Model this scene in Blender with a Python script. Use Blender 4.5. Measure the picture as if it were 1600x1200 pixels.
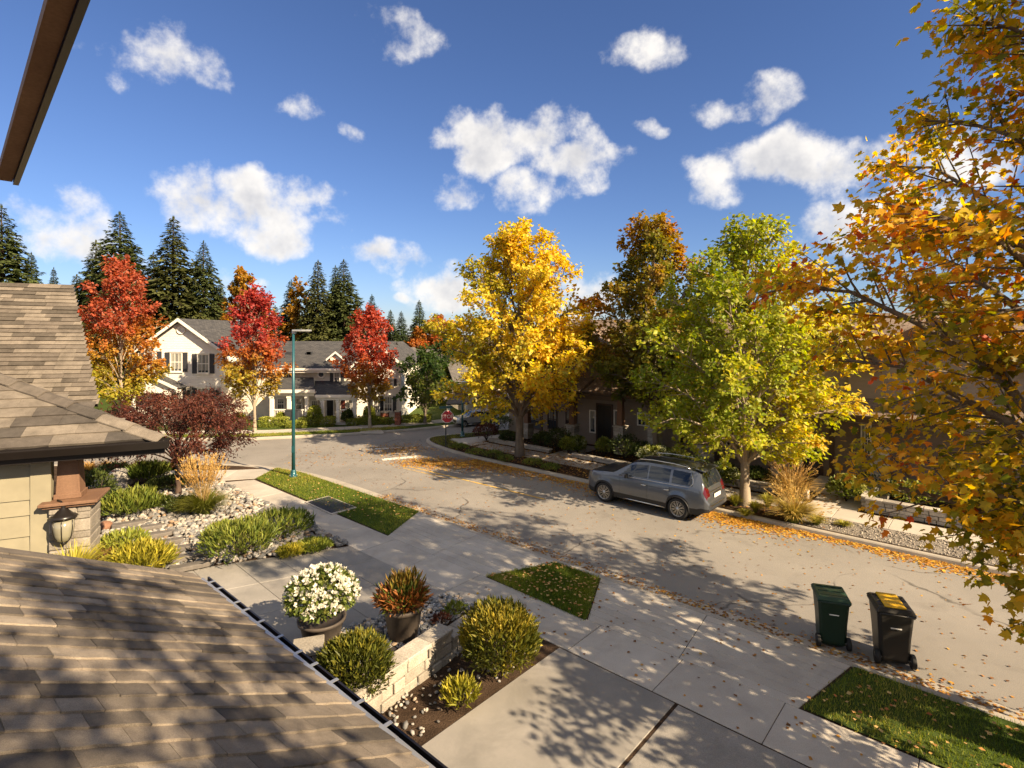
import bpy, bmesh, math, random
import numpy as np
from mathutils import Vector, Matrix

# ------------------------------------------------------------------ scene, camera, sky, sun, exposure
for o in list(bpy.data.objects):
    bpy.data.objects.remove(o)
S = bpy.context.scene
COL = S.collection
R = math.radians
CAM_H = 6.0                       # eye height above the road, metres
FPX = 850.0                       # focal length in photo pixels (photo is 1600 wide)
HZ = 520.0                        # photo row of the horizon
cam = bpy.data.cameras.new('camera')
cam.sensor_width = 36.0
cam.lens = FPX / 1600 * 36
cam.shift_y = (HZ - 600) / 1600
cam.clip_start = 0.1
cam.clip_end = 4000
camo = bpy.data.objects.new('camera', cam)
camo.location = (0, 0, CAM_H)
camo.rotation_euler = (R(90), 0, 0)
COL.objects.link(camo)
S.camera = camo

SUN_EL = R(33)
SUN_AZ = math.atan2(.80, -.60)     # from +Y towards +X
SUND = Vector((math.sin(SUN_AZ) * math.cos(SUN_EL), math.cos(SUN_AZ) * math.cos(SUN_EL), math.sin(SUN_EL)))

S.view_settings.view_transform = 'Standard'
S.view_settings.look = 'None'
S.view_settings.gamma = 1
S.view_settings.use_curve_mapping = False
S.view_settings.exposure = 1.78
S.render.engine = 'CYCLES'
S.cycles.use_denoising = True
S.cycles.max_bounces = 8
S.cycles.use_adaptive_sampling = True
S.cycles.adaptive_threshold = 0.02
S.cycles.diffuse_bounces = 5
S.cycles.glossy_bounces = 3
S.cycles.transmission_bounces = 6
S.cycles.transparent_max_bounces = 6
S.cycles.caustics_reflective = False
S.cycles.caustics_refractive = False
S.cycles.sample_clamp_indirect = 6

sl = bpy.data.lights.new('sun', 'SUN')
sl.energy = 3.9
sl.angle = R(0.55)
sl.color = (1.0, 0.79, 0.53)
so = bpy.data.objects.new('sun', sl)
so.rotation_euler = SUND.to_track_quat('Z', 'Y').to_euler()
so.location = SUND * 60
COL.objects.link(so)


def build_world():
    w = bpy.data.worlds.new('World')
    S.world = w
    w.cycles.sampling_method = 'MANUAL'
    w.cycles.sample_map_resolution = 512
    w.use_nodes = True
    nt = w.node_tree
    N, L = nt.nodes, nt.links
    N.clear()
    out = N.new('ShaderNodeOutputWorld')
    bg = N.new('ShaderNodeBackground')
    bg.inputs['Strength'].default_value = 0.10
    sky = N.new('ShaderNodeTexSky')
    sky.sky_type = 'NISHITA'
    sky.sun_disc = False
    sky.sun_elevation = SUN_EL
    sky.sun_rotation = SUN_AZ
    sky.air_density = 1.0
    sky.dust_density = 0.2
    sky.ozone_density = 4.0
    tc = N.new('ShaderNodeTexCoord')

    def math_(op, a, b=None, c=None):
        n = N.new('ShaderNodeMath')
        n.operation = op
        for i, v in enumerate((a, b, c)):
            if v is None:
                continue
            if isinstance(v, (int, float)):
                n.inputs[i].default_value = v
            else:
                L.new(v, n.inputs[i])
        return n.outputs[0]

    def vec_(op, a, b):
        n = N.new('ShaderNodeVectorMath')
        n.operation = op
        for i, v in enumerate((a, b)):
            if isinstance(v, tuple):
                n.inputs[i].default_value = v
            else:
                L.new(v, n.inputs[i])
        return n

    # cumulus clouds: rounded masses standing in given directions, broken up by noise;
    # outside the view a thicker unseen noise cover, added to lift the fill light
    blobs = [(330, 318, 70, 50, 1), (420, 320, 75, 55, 1), (385, 285, 55, 35, .9), (475, 305, 55, 28, .9), (270, 305, 30, 22, .7),
             (440, 355, 70, 28, .8),
             (760, 225, 80, 45, 1), (830, 215, 60, 55, 1), (890, 250, 75, 50, 1), (830, 290, 60, 30, .8), (945, 250, 50, 25, .75),
             (700, 218, 45, 25, .7), (705, 295, 42, 20, .85), (590, 402, 52, 24, 1), (635, 408, 36, 18, .85), (545, 212, 26, 20, .6),
             (1170, 265, 70, 36, 1), (1240, 250, 80, 42, 1), (1310, 262, 60, 40, .9), (1125, 172, 55, 24, .9), (1190, 160, 50, 20, .8),
             (1300, 362, 80, 32, .95), (1380, 345, 60, 30, .9), (1015, 207, 24, 14, .7), (120, 375, 110, 28, .8), (60, 330, 70, 22, .6),
             (690, 455, 60, 26, .85), (630, 468, 28, 16, .8), (900, 468, 60, 28, .85), (370, 450, 40, 20, .6), (485, 162, 40, 18, .55),
             (1500, 250, 80, 40, .7), (640, 60, 90, 30, .6), (1010, 70, 110, 34, .65), (250, 90, 90, 26, .5)]

    def density(vec):
        wn = N.new('ShaderNodeTexNoise')
        wn.inputs['Scale'].default_value = 9
        wn.inputs['Detail'].default_value = 2
        L.new(vec, wn.inputs['Vector'])
        wv = vec_('SUBTRACT', wn.outputs['Color'], (.5, .5, .5)).outputs[0]
        ws = N.new('ShaderNodeVectorMath')
        ws.operation = 'MULTIPLY_ADD'
        L.new(wv, ws.inputs[0])
        ws.inputs[1].default_value = (.10, .10, .10)
        L.new(vec, ws.inputs[2])
        ZS = 1.75                                  # clouds are wider than tall
        w = vec_('MULTIPLY', ws.outputs[0], (1, 1, ZS)).outputs[0]
        ww = vec_('DOT_PRODUCT', w, w).outputs['Value']
        acc = None
        for size in (24, 44, 72):
            sub = None
            k = (FPX / size) ** 2
            for (x, y, rx, ry, wt) in blobs:
                if min((24, 44, 72), key=lambda q: abs(q - rx)) != size:
                    continue
                c = Vector(((x - 800) / FPX, 1, (HZ - y) / FPX))
                kk = 1 / c.length
                c.normalize()
                c = Vector((c.x, c.y, c.z * ZS))
                dp = vec_('DOT_PRODUCT', w, tuple(c * (2 * k))).outputs['Value']
                f = math_('ADD', dp, 1.15 * wt - k * c.length_squared)
                sub = f if sub is None else math_('MAXIMUM', sub, f)
            sub = math_('MULTIPLY_ADD', ww, -k, sub)
            acc = sub if acc is None else math_('MAXIMUM', acc, sub)
        far = N.new('ShaderNodeTexNoise')
        far.inputs['Scale'].default_value = 3.2
        far.inputs['Detail'].default_value = 1
        L.new(vec, far.inputs['Vector'])
        farv = math_('MULTIPLY_ADD', far.outputs['Fac'], 5.0, -1.75)
        fwd = N.new('ShaderNodeSeparateXYZ')
        L.new(vec, fwd.inputs[0])
        gate = math_('MULTIPLY', math_('GREATER_THAN', fwd.outputs[1], .35), -4)
        acc = math_('MAXIMUM', acc, math_('ADD', farv, gate))
        acc = math_('MAXIMUM', acc, -2.2)
        fb = N.new('ShaderNodeTexNoise')
        fb.inputs['Scale'].default_value = 13
        fb.inputs['Detail'].default_value = 6
        fb.inputs['Roughness'].default_value = .60
        L.new(vec, fb.inputs['Vector'])
        return math_('MULTIPLY_ADD', math_('SUBTRACT', fb.outputs['Fac'], .52), 4.0, acc), fb

    v0 = tc.outputs['Generated']
    d0, fb0 = density(v0)
    v1 = vec_('ADD', v0, tuple(Vector((SUND.x * .012, SUND.y * .012, .035)))).outputs[0]
    fb1 = N.new('ShaderNodeTexNoise')
    fb1.inputs['Scale'].default_value = 13
    fb1.inputs['Detail'].default_value = 4
    fb1.inputs['Roughness'].default_value = .60
    L.new(v1, fb1.inputs['Vector'])
    d1 = math_('MULTIPLY_ADD', math_('SUBTRACT', fb1.outputs['Fac'], fb0.outputs['Fac']), 3.0, d0)

    def smooth(v, a, b):
        n = N.new('ShaderNodeMapRange')
        n.interpolation_type = 'SMOOTHSTEP'
        n.inputs[1].default_value = a
        n.inputs[2].default_value = b
        L.new(v, n.inputs[0])
        return n.outputs[0]
    alpha = math_('MULTIPLY', smooth(d0, -.15, 1.05), .95)
    shade = smooth(d1, .1, 1.9)
    cc = N.new('ShaderNodeMix')
    cc.data_type = 'RGBA'
    cc.inputs[6].default_value = (3.3, 3.15, 2.95, 1)
    cc.inputs[7].default_value = (1.85, 1.85, 1.95, 1)
    L.new(shade, cc.inputs[0])
    tint = N.new('ShaderNodeMix')
    tint.data_type = 'RGBA'
    tint.blend_type = 'MULTIPLY'
    tint.inputs[0].default_value = 1
    tint.inputs[7].default_value = (.28, .30, .38, 1)
    L.new(sky.outputs[0], tint.inputs[6])
    mx = N.new('ShaderNodeMix')
    mx.data_type = 'RGBA'
    L.new(alpha, mx.inputs[0])
    L.new(tint.outputs[2], mx.inputs[6])
    L.new(cc.outputs[2], mx.inputs[7])
    L.new(mx.outputs[2], bg.inputs['Color'])
    L.new(bg.outputs[0], out.inputs['Surface'])


build_world()

# ------------------------------------------------------------------ small tools
UX, UY = -.745, .667               # along the main road, away from the camera
VX, VY = .667, .745                # across it, from the camera's side to the far side


def uv(u, v, z=0.0):
    return Vector((u * UX + v * VX, u * UY + v * VY, z))


def G(x, y, z=0.1):
    """place on a level at height z that the photo shows at pixel (x, y)"""
    t = (CAM_H - z) / (y - HZ)
    return Vector(((x - 800) * t, FPX * t, z))


def at_d(x, y, d):
    return Vector(((x - 800) / FPX * d, d, CAM_H - (y - HZ) / FPX * d))


def tag(o, label=None, cat=None, group=None, kind=None):
    if label:
        o['label'] = label
    if cat:
        o['category'] = cat
    if group:
        o['group'] = group
    if kind:
        o['kind'] = kind
    return o


def empty(name, loc=(0, 0, 0), rz=0, label=None, cat=None, group=None, parent=None):
    o = bpy.data.objects.new(name, None)
    o.empty_display_size = .1
    o.location = loc
    o.rotation_euler = (0, 0, rz)
    COL.objects.link(o)
    if parent:
        o.parent = parent
    return tag(o, label, cat, group)


def link(name, me, parent=None, m=None):
    o = bpy.data.objects.new(name, me)
    COL.objects.link(o)
    if parent:
        o.parent = parent
    if m is not None and not me.materials:
        me.materials.append(m)
    return o


def copy_tree(o, parent=None):
    c = o.copy()
    COL.objects.link(c)
    c.parent = parent
    for ch in list(o.children):
        copy_tree(ch, c)
    return c


class MB:
    """collects shapes; build() links them as one mesh object"""

    def __init__(self):
        self.v, self.f, self.mi, self.sm = [], [], [], []

    def face(self, pts, mi=0, sm=False):
        b = len(self.v)
        self.v.extend([tuple(p) for p in pts])
        self.f.append(tuple(range(b, b + len(pts))))
        self.mi.append(mi)
        self.sm.append(sm)
        return self

    def box(self, x0, x1, y0, y1, z0, z1, M=None, mi=0):
        p = [Vector((x, y, z)) for z in (z0, z1) for y in (y0, y1) for x in (x0, x1)]
        if M is not None:
            p = [M @ q for q in p]
        b = len(self.v)
        self.v.extend([tuple(q) for q in p])
        for f in ((0, 2, 3, 1), (4, 5, 7, 6), (0, 1, 5, 4), (2, 6, 7, 3), (0, 4, 6, 2), (1, 3, 7, 5)):
            self.f.append(tuple(b + i for i in f))
            self.mi.append(mi)
            self.sm.append(False)
        return self

    def hexa(self, lo, hi, mi=0):
        """two matching rings of points, closed top and bottom"""
        n = len(lo)
        b = len(self.v)
        self.v.extend([tuple(q) for q in lo] + [tuple(q) for q in hi])
        self.f.append(tuple(b + i for i in reversed(range(n))))
        self.f.append(tuple(b + n + i for i in range(n)))
        for i in range(n):
            j = (i + 1) % n
            self.f.append((b + i, b + j, b + n + j, b + n + i))
        self.mi.extend([mi] * (n + 2))
        self.sm.extend([False] * (n + 2))
        return self

    def prism(self, poly, z0, z1, M=None, mi=0):
        lo = [Vector((p[0], p[1], z0)) for p in poly]
        hi = [Vector((p[0], p[1], z1)) for p in poly]
        if M is not None:
            lo = [M @ q for q in lo]
            hi = [M @ q for q in hi]
        return self.hexa(lo, hi, mi)

    def tube(self, pts, rad, n=8, caps=True, mi=0, sm=True):
        pts = [Vector(p) for p in pts]
        if not hasattr(rad, '__len__'):
            rad = [rad] * len(pts)
        b0 = len(self.v)
        prev = None
        for i, p in enumerate(pts):
            t = (pts[min(i + 1, len(pts) - 1)] - pts[max(i - 1, 0)])
            if t.length < 1e-9:
                t = Vector((0, 0, 1))
            t.normalize()
            if prev is None:
                a = Vector((1, 0, 0)) if abs(t.x) < .9 else Vector((0, 1, 0))
            else:
                a = prev
            e1 = (a - t * a.dot(t)).normalized()
            prev = e1
            e2 = t.cross(e1)
            for k in range(n):
                an = 2 * math.pi * k / n
                self.v.append(tuple(p + (e1 * math.cos(an) + e2 * math.sin(an)) * rad[i]))
        for i in range(len(pts) - 1):
            for k in range(n):
                a, c = b0 + i * n + k, b0 + i * n + (k + 1) % n
                self.f.append((a, c, c + n, a + n))
                self.mi.append(mi)
                self.sm.append(sm)
        if caps:
            self.f.append(tuple(b0 + k for k in reversed(range(n))))
            self.f.append(tuple(b0 + (len(pts) - 1) * n + k for k in range(n)))
            self.mi += [mi, mi]
            self.sm += [False, False]
        return self

    def lathe(self, prof, n=20, c=(0, 0, 0), mi=0, sm=True, M=None, caps=True):
        b0 = len(self.v)
        for (r, z) in prof:
            for k in range(n):
                an = 2 * math.pi * k / n
                q = Vector((c[0] + r * math.cos(an), c[1] + r * math.sin(an), c[2] + z))
                if M is not None:
                    q = M @ q
                self.v.append(tuple(q))
        for i in range(len(prof) - 1):
            for k in range(n):
                a, d = b0 + i * n + k, b0 + i * n + (k + 1) % n
                self.f.append((a, d, d + n, a + n))
                self.mi.append(mi)
                self.sm.append(sm)
        if caps:
            self.f.append(tuple(b0 + k for k in reversed(range(n))))
            self.f.append(tuple(b0 + (len(prof) - 1) * n + k for k in range(n)))
            self.mi += [mi, mi]
            self.sm += [False, False]
        return self

    def mesh(self, name):
        me = bpy.data.meshes.new(name)
        me.from_pydata(self.v, [], self.f)
        me.polygons.foreach_set('material_index', self.mi)
        me.polygons.foreach_set('use_smooth', self.sm)
        me.update()
        return me

    def build(self, name, mats, parent=None, bevel=0, seg=1):
        me = self.mesh(name)
        for m in (mats if isinstance(mats, (list, tuple)) else [mats]):
            me.materials.append(m)
        o = link(name, me, parent)
        if bevel:
            bv = o.modifiers.new('bevel', 'BEVEL')
            bv.width = bevel
            bv.segments = seg
            bv.limit_method = 'ANGLE'
            bv.angle_limit = R(40)
        return o


def np_mesh(name, V, F, col=None, smooth=False):
    """V (n,3), F (m,k) arrays, col (n,3) point colours"""
    me = bpy.data.meshes.new(name)
    V = np.ascontiguousarray(V, dtype=np.float32)
    F = np.ascontiguousarray(F, dtype=np.int32)
    m, k = F.shape
    me.vertices.add(len(V))
    me.vertices.foreach_set('co', V.ravel())
    me.loops.add(m * k)
    me.loops.foreach_set('vertex_index', F.ravel())
    me.polygons.add(m)
    me.polygons.foreach_set('loop_start', np.arange(0, m * k, k, dtype=np.int32))
    me.polygons.foreach_set('loop_total', np.full(m, k, dtype=np.int32))
    if smooth:
        me.polygons.foreach_set('use_smooth', np.ones(m, dtype=bool))
    if col is not None:
        at = me.color_attributes.new('Col', 'FLOAT_COLOR', 'POINT')
        c4 = np.ones((len(V), 4), dtype=np.float32)
        c4[:, :3] = col
        at.data.foreach_set('color', c4.ravel())
    me.update(calc_edges=True)
    return me


def nrm(a):
    return a / np.maximum(np.linalg.norm(a, axis=-1, keepdims=True), 1e-9)


KITE = np.array([(0, 0, 0), (.36, .45, .10), (0, 1, -.06), (-.36, .45, .10)], float)
KITE_F = np.array([(0, 1, 2), (0, 2, 3)])
BLADE = np.array([(-.5, 0, 0), (.5, 0, 0), (.3, .55, .06), (-.3, .55, .06), (0, 1, .22)], float)
BLADE_F = np.array([(0, 1, 2), (0, 2, 3), (3, 2, 4)])
# five lobed leaf, base at the stalk
MAPLE = np.array([(0, 0, 0), (.20, .03, .02), (.46, .16, .05), (.30, .34, .05), (.52, .62, .02), (.24, .60, .05), (0, 1.0, -.08),
                  (-.24, .60, .05), (-.52, .62, .02), (-.30, .34, .05), (-.46, .16, .05), (-.20, .03, .02), (0, .40, -.02)], float)
MAPLE_F = np.array([(12, i, i + 1) for i in range(0, 11)] + [(12, 11, 0)])


def scatter_leaves(P, T, Nn, size, tmpl, tf, wid=1.0):
    """one template per point: P base, T axis, Nn normal"""
    T = nrm(T)
    B = nrm(np.cross(T, Nn))
    Nn = np.cross(B, T)
    n, k = len(P), len(tmpl)
    size = np.broadcast_to(np.asarray(size, float), (n,))
    wid = np.broadcast_to(np.asarray(wid, float), (n,))
    V = (P[:, None, :]
         + (tmpl[None, :, 0, None] * (size * wid)[:, None, None]) * B[:, None, :]
         + (tmpl[None, :, 1, None] * size[:, None, None]) * T[:, None, :]
         + (tmpl[None, :, 2, None] * size[:, None, None]) * Nn[:, None, :])
    F = (tf[None] + (np.arange(n) * k)[:, None, None]).reshape(-1, tf.shape[1])
    return V.reshape(-1, 3), F


def rep_col(c, k):
    return np.repeat(c, k, axis=0)


# ------------------------------------------------------------------ materials
def new_mat(name):
    m = bpy.data.materials.new(name)
    m.use_nodes = True
    nt = m.node_tree
    b = nt.nodes['Principled BSDF']
    return m, nt, b


def ramp(nt, fac, stops):
    r = nt.nodes.new('ShaderNodeValToRGB')
    el = r.color_ramp.elements
    while len(el) < len(stops):
        el.new(.5)
    for e, (p, c) in zip(el, stops):
        e.position = p
        e.color = (*c, 1)
    nt.links.new(fac, r.inputs[0])
    return r.outputs[0]


def noise(nt, scale, detail=4, rough=.55, coord='Object', stretch=None, dist=0):
    tc = nt.nodes.new('ShaderNodeTexCoord')
    n = nt.nodes.new('ShaderNodeTexNoise')
    n.inputs['Scale'].default_value = scale
    n.inputs['Detail'].default_value = detail
    n.inputs['Roughness'].default_value = rough
    n.inputs['Distortion'].default_value = dist
    src = nt.nodes.new('ShaderNodeNewGeometry').outputs['Position'] if coord == 'World' else tc.outputs[coord]
    if stretch:
        mp = nt.nodes.new('ShaderNodeMapping')
        mp.inputs['Scale'].default_value = stretch
        nt.links.new(src, mp.inputs[0])
        src = mp.outputs[0]
    nt.links.new(src, n.inputs['Vector'])
    return n.outputs['Fac']


def mixc(nt, fac, a, b, mode='MIX'):
    n = nt.nodes.new('ShaderNodeMix')
    n.data_type = 'RGBA'
    n.blend_type = mode
    for i, v in ((0, fac), (6, a), (7, b)):
        if isinstance(v, (int, float)):
            n.inputs[i].default_value = v
        elif isinstance(v, tuple):
            n.inputs[i].default_value = (*v, 1) if len(v) == 3 else v
        else:
            nt.links.new(v, n.inputs[i])
    return n.outputs[2]


def bump(nt, b, h, strength=.3, dist=.02):
    n = nt.nodes.new('ShaderNodeBump')
    n.inputs['Strength'].default_value = strength
    n.inputs['Distance'].default_value = dist
    nt.links.new(h, n.inputs['Height'])
    nt.links.new(n.outputs[0], b.inputs['Normal'])


def surf(name, c1, c2, scale=4, fine=60, rough=.85, bstr=.25, bdist=.01, coord='Object', spec=.3, stretch=None, grain=.25, metal=0, rnd=0,
         stains=None):
    """two-tone broad noise, fine grain, slight relief; rnd varies brightness per object"""
    m, nt, b = new_mat(name)
    broad = noise(nt, scale, 5, .6, coord, stretch)
    c = ramp(nt, broad, [(.3, c1), (.7, c2)])
    fi = noise(nt, fine, 3, .6, coord)
    g = ramp(nt, fi, [(.25, (1 - grain,) * 3), (.75, (1 + grain * .6,) * 3)])
    c = mixc(nt, 1.0, c, g, 'MULTIPLY')
    if stains:
        sc, lo, hi, colr, amt = stains
        st = noise(nt, sc, 6, .65, coord, None, .6)
        f = nt.nodes.new('ShaderNodeMapRange')
        f.inputs[1].default_value = lo
        f.inputs[2].default_value = hi
        f.inputs[4].default_value = amt
        nt.links.new(st, f.inputs[0])
        c = mixc(nt, f.outputs[0], c, colr)
    if rnd:
        oi = nt.nodes.new('ShaderNodeObjectInfo')
        rr = ramp(nt, oi.outputs['Random'], [(0, (1 - rnd,) * 3), (1, (1 + rnd,) * 3)])
        c = mixc(nt, 1.0, c, rr, 'MULTIPLY')
    nt.links.new(c, b.inputs['Base Color'])
    b.inputs['Roughness'].default_value = rough
    b.inputs['Specular IOR Level'].default_value = spec
    b.inputs['Metallic'].default_value = metal
    if bstr:
        bump(nt, b, fi, bstr, bdist)
    return m


def plain(name, c, rough=.5, metal=0, spec=.4, coat=0, var=.08):
    m, nt, b = new_mat(name)
    f = noise(nt, 3, 4)
    col = ramp(nt, f, [(.3, tuple(x * (1 - var) for x in c)), (.7, tuple(min(1, x * (1 + var)) for x in c))])
    nt.links.new(col, b.inputs['Base Color'])
    b.inputs['Roughness'].default_value = rough
    b.inputs['Metallic'].default_value = metal
    b.inputs['Specular IOR Level'].default_value = spec
    b.inputs['Coat Weight'].default_value = coat
    b.inputs['Coat Roughness'].default_value = .04
    return m


def leaf_mat(name, trans=.4, rough=.5, stops=None, gain=1.0):
    """colour from the mesh's Col attribute, or per object from stops; leaf lets light through"""
    m, nt, b = new_mat(name)
    if stops:
        oi = nt.nodes.new('ShaderNodeObjectInfo')
        c = ramp(nt, oi.outputs['Random'], stops)
    else:
        a = nt.nodes.new('ShaderNodeAttribute')
        a.attribute_name = 'Col'
        c = a.outputs['Color']
    nt.links.new(c, b.inputs['Base Color'])
    b.inputs['Roughness'].default_value = rough
    b.inputs['Specular IOR Level'].default_value = .35
    tr = nt.nodes.new('ShaderNodeBsdfTranslucent')
    hs = nt.nodes.new('ShaderNodeHueSaturation')
    hs.inputs['Saturation'].default_value = 1.1
    hs.inputs['Value'].default_value = 1.15
    nt.links.new(c, hs.inputs['Color'])
    nt.links.new(hs.outputs[0], tr.inputs['Color'])
    mx = nt.nodes.new('ShaderNodeMixShader')
    mx.inputs[0].default_value = trans
    nt.links.new(b.outputs[0], mx.inputs[1])
    nt.links.new(tr.outputs[0], mx.inputs[2])
    nt.links.new(mx.outputs[0], nt.nodes['Material Output'].inputs['Surface'])
    return m


M = {}
M['asphalt'] = surf('asphalt', (.205, .190, .170), (.265, .245, .218), .35, 90, .9, .5, .006, 'Object', .2, grain=.35,
                    stains=(.8, .54, .78, (.13, .118, .105), .6))


def add_cracks(m, scale, width, colr, amt=.8):
    """thin wandering cracks: edges of large distorted cells, broken up by noise"""
    nt = m.node_tree
    b = nt.nodes['Principled BSDF']
    src = b.inputs['Base Color'].links[0].from_socket
    tc = nt.nodes.new('ShaderNodeTexCoord')
    nz = nt.nodes.new('ShaderNodeTexNoise')
    nz.inputs['Scale'].default_value = scale * 3
    nz.inputs['Detail'].default_value = 5
    nt.links.new(tc.outputs['Object'], nz.inputs['Vector'])
    ad = nt.nodes.new('ShaderNodeVectorMath')
    ad.operation = 'MULTIPLY_ADD'
    nt.links.new(nz.outputs['Color'], ad.inputs[0])
    ad.inputs[1].default_value = (.9, .9, .9)
    nt.links.new(tc.outputs['Object'], ad.inputs[2])
    vo = nt.nodes.new('ShaderNodeTexVoronoi')
    vo.feature = 'DISTANCE_TO_EDGE'
    vo.inputs['Scale'].default_value = scale
    nt.links.new(ad.outputs[0], vo.inputs['Vector'])
    mr = nt.nodes.new('ShaderNodeMapRange')
    mr.inputs[1].default_value = width
    mr.inputs[2].default_value = 0
    mr.inputs[4].default_value = amt
    nt.links.new(vo.outputs['Distance'], mr.inputs[0])
    gate = noise(nt, scale * 1.7, 2)
    g = nt.nodes.new('ShaderNodeMapRange')
    g.inputs[1].default_value = .48
    g.inputs[2].default_value = .58
    nt.links.new(gate, g.inputs[0])
    mu = nt.nodes.new('ShaderNodeMath')
    mu.operation = 'MULTIPLY'
    nt.links.new(mr.outputs[0], mu.inputs[0])
    nt.links.new(g.outputs[0], mu.inputs[1])
    nt.links.new(mixc(nt, mu.outputs[0], src, colr), b.inputs['Base Color'])


add_cracks(M['asphalt'], .22, .008, (.05, .045, .04), .85)
M['concrete'] = surf('concrete', (.37, .335, .285), (.47, .43, .37), .9, 70, .88, .25, .004, 'World', .2, grain=.2, rnd=.07,
                     stains=(1.1, .50, .80, (.24, .215, .185), .65))
M['aggregate'] = surf('exposed_aggregate', (.24, .225, .20), (.33, .305, .27), .8, 150, .9, .5, .006, 'World', .2, grain=.5, rnd=.07, stains=(.9, .5, .78, (.15, .14, .125), .7))
M['kerb'] = surf('kerb_concrete', (.30, .27, .225), (.40, .36, .30), 1.2, 60, .9, .3, .005, 'Object', .2, grain=.2,
                 stains=(1.6, .5, .8, (.19, .165, .135), .6))
M['soil'] = surf('bark_mulch', (.035, .022, .014), (.085, .055, .035), 3, 35, .95, 1, .03, 'Object', .1, grain=.5)
M['earth'] = surf('earth', (.10, .085, .05), (.16, .13, .08), .5, 20, .95, .5, .03, 'Object', .1)
M['turf'] = surf('turf', (.035, .060, .012), (.075, .10, .02), 2.5, 50, .95, .6, .02, 'Object', .1, grain=.5)
M['gravel'] = surf('gravel', (.16, .14, .12), (.27, .24, .20), 2, 22, .9, 1, .03, 'Object', .2, grain=.7)
M['paint_white'] = surf('road_paint', (.60, .57, .52), (.70, .67, .60), 3, 30, .8, .1, .003, grain=.3, stains=(6, .5, .65, (.25, .23, .2), .8))
M['paint_yellow'] = surf('road_paint_yellow', (.55, .33, .06), (.62, .40, .09), 3, 30, .8, .1, .003, grain=.3,
                         stains=(5, .48, .66, (.24, .22, .18), .85))
M['leaf'] = leaf_mat('autumn_leaf', .52)
M['near_leaf'] = leaf_mat('near_autumn_leaf', .60)
M['needle'] = leaf_mat('conifer_needles', .22, .6)
M['hedge_leaf'] = leaf_mat('shrub_leaf', .3, .5)
M['grass_blade'] = leaf_mat('grass_blade', .35, .5)
M['litter'] = leaf_mat('fallen_leaf', .2, .7)
M['bark'] = surf('maple_bark', (.11, .085, .065), (.21, .17, .13), 6, 60, .9, .7, .02, 'Object', .2, (1, 1, .25), .3)
M['bark_dark'] = surf('dark_bark', (.055, .035, .028), (.11, .075, .055), 6, 60, .9, .6, .02, 'Object', .2, (1, 1, .3), .3)
M['bark_pale'] = surf('pale_bark', (.26, .21, .15), (.38, .31, .23), 6, 60, .9, .5, .02, 'Object', .2, (1, 1, .25), .3)

# ------------------------------------------------------------------ ground, road, kerbs, pavements
Z1 = 0.10                          # level of the pavements above the road


def sheet(name, pts, z, m, kind='structure', parent=None):
    mb = MB()
    mb.face([(p[0], p[1], z) for p in pts])
    o = mb.build(name, m, parent)
    if kind:
        o['kind'] = kind
    me = o.data
    bm = bmesh.new()
    bm.from_mesh(me)
    bmesh.ops.triangulate(bm, faces=bm.faces)
    for f in bm.faces:
        if f.normal.z < 0:
            f.normal_flip()
    bm.to_mesh(me)
    bm.free()
    return o


def arc(c, p0, p1, n=8):
    """quadratic curve p0 -> p1 with control c"""
    out = []
    for i in range(n + 1):
        t = i / n
        out.append(p0 * (1 - t) ** 2 + c * (2 * t * (1 - t)) + p1 * t * t)
    return out


def V2(p):
    return Vector((p[0], p[1], 0))


BIG = 1500
sheet('ground', [(-BIG, -BIG), (BIG, -BIG), (BIG, BIG), (-BIG, BIG)], -.06, M['earth'])

# main road and the side street that meets it (one worn asphalt sheet)
road_far = [V2(G(x, y, 0)) for x, y in ((-420, 690), (130, 690.5), (400, 688.5), (540, 681.5), (640, 674), (702, 668), (770, 661), (900, 650), (1050, 640))]
road_pts = [V2(uv(-40, 11.2)), V2(uv(-40, 18.6)), V2(uv(19, 18.6)), V2(uv(19, 19.6)), V2(G(756, 680, 0)) + Vector((0.3, -.6, 0)), V2(G(900, 668, 0)),
            V2(G(1050, 656, 0))] + road_far[::-1] + [V2(G(-420, 738, 0)), V2(G(200, 738, 0)), V2(uv(23.5, 11.2))]
sheet('road', road_pts, 0.0, M['asphalt'])


def block(name, outline, kerb_from, kerb_to, face_m, kerb_w=.15, gutter=0):
    """raised block with a kerb along part of its outline"""
    n = len(outline)
    o = sheet(name, outline, Z1 - .012, face_m)
    path = [Vector((p[0], p[1], 0)) for p in outline[kerb_from:kerb_to]]
    # outward is to the road: find with the polygon's orientation
    area = sum(outline[i][0] * outline[(i + 1) % n][1] - outline[(i + 1) % n][0] * outline[i][1] for i in range(n))
    sgn = 1 if area > 0 else -1
    offs = []
    for i, p in enumerate(path):
        a, b = path[max(i - 1, 0)], path[min(i + 1, len(path) - 1)]
        t = (b - a).normalized()
        offs.append(Vector((t.y, -t.x, 0)) * sgn)
    prof = [(-.02, Z1 - .05), (-.02, Z1 + .004), (0, Z1 + .012), (kerb_w - .03, Z1 + .008), (kerb_w, Z1 - .02), (kerb_w + .02, .012), (kerb_w + .02, -.05)]
    if gutter:
        prof = prof[:6] + [(kerb_w + .03, .010), (kerb_w + gutter, .018), (kerb_w + gutter + .01, -.05)]
    mb = MB()
    k = len(prof)
    for i, p in enumerate(path):
        for (q, z) in prof:
            r = p + offs[i] * q
            mb.v.append((r.x, r.y, z))
    for i in range(len(path) - 1):
        for j in range(k - 1):
            a = i * k + j
            f = (a, a + k, a + k + 1, a + 1)
            mb.f.append(f if sgn < 0 else f[::-1])
            mb.mi.append(0)
            mb.sm.append(False)
    ko = mb.build('kerb', M['kerb'])
    ko['kind'] = 'structure'
    return o, path


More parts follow.
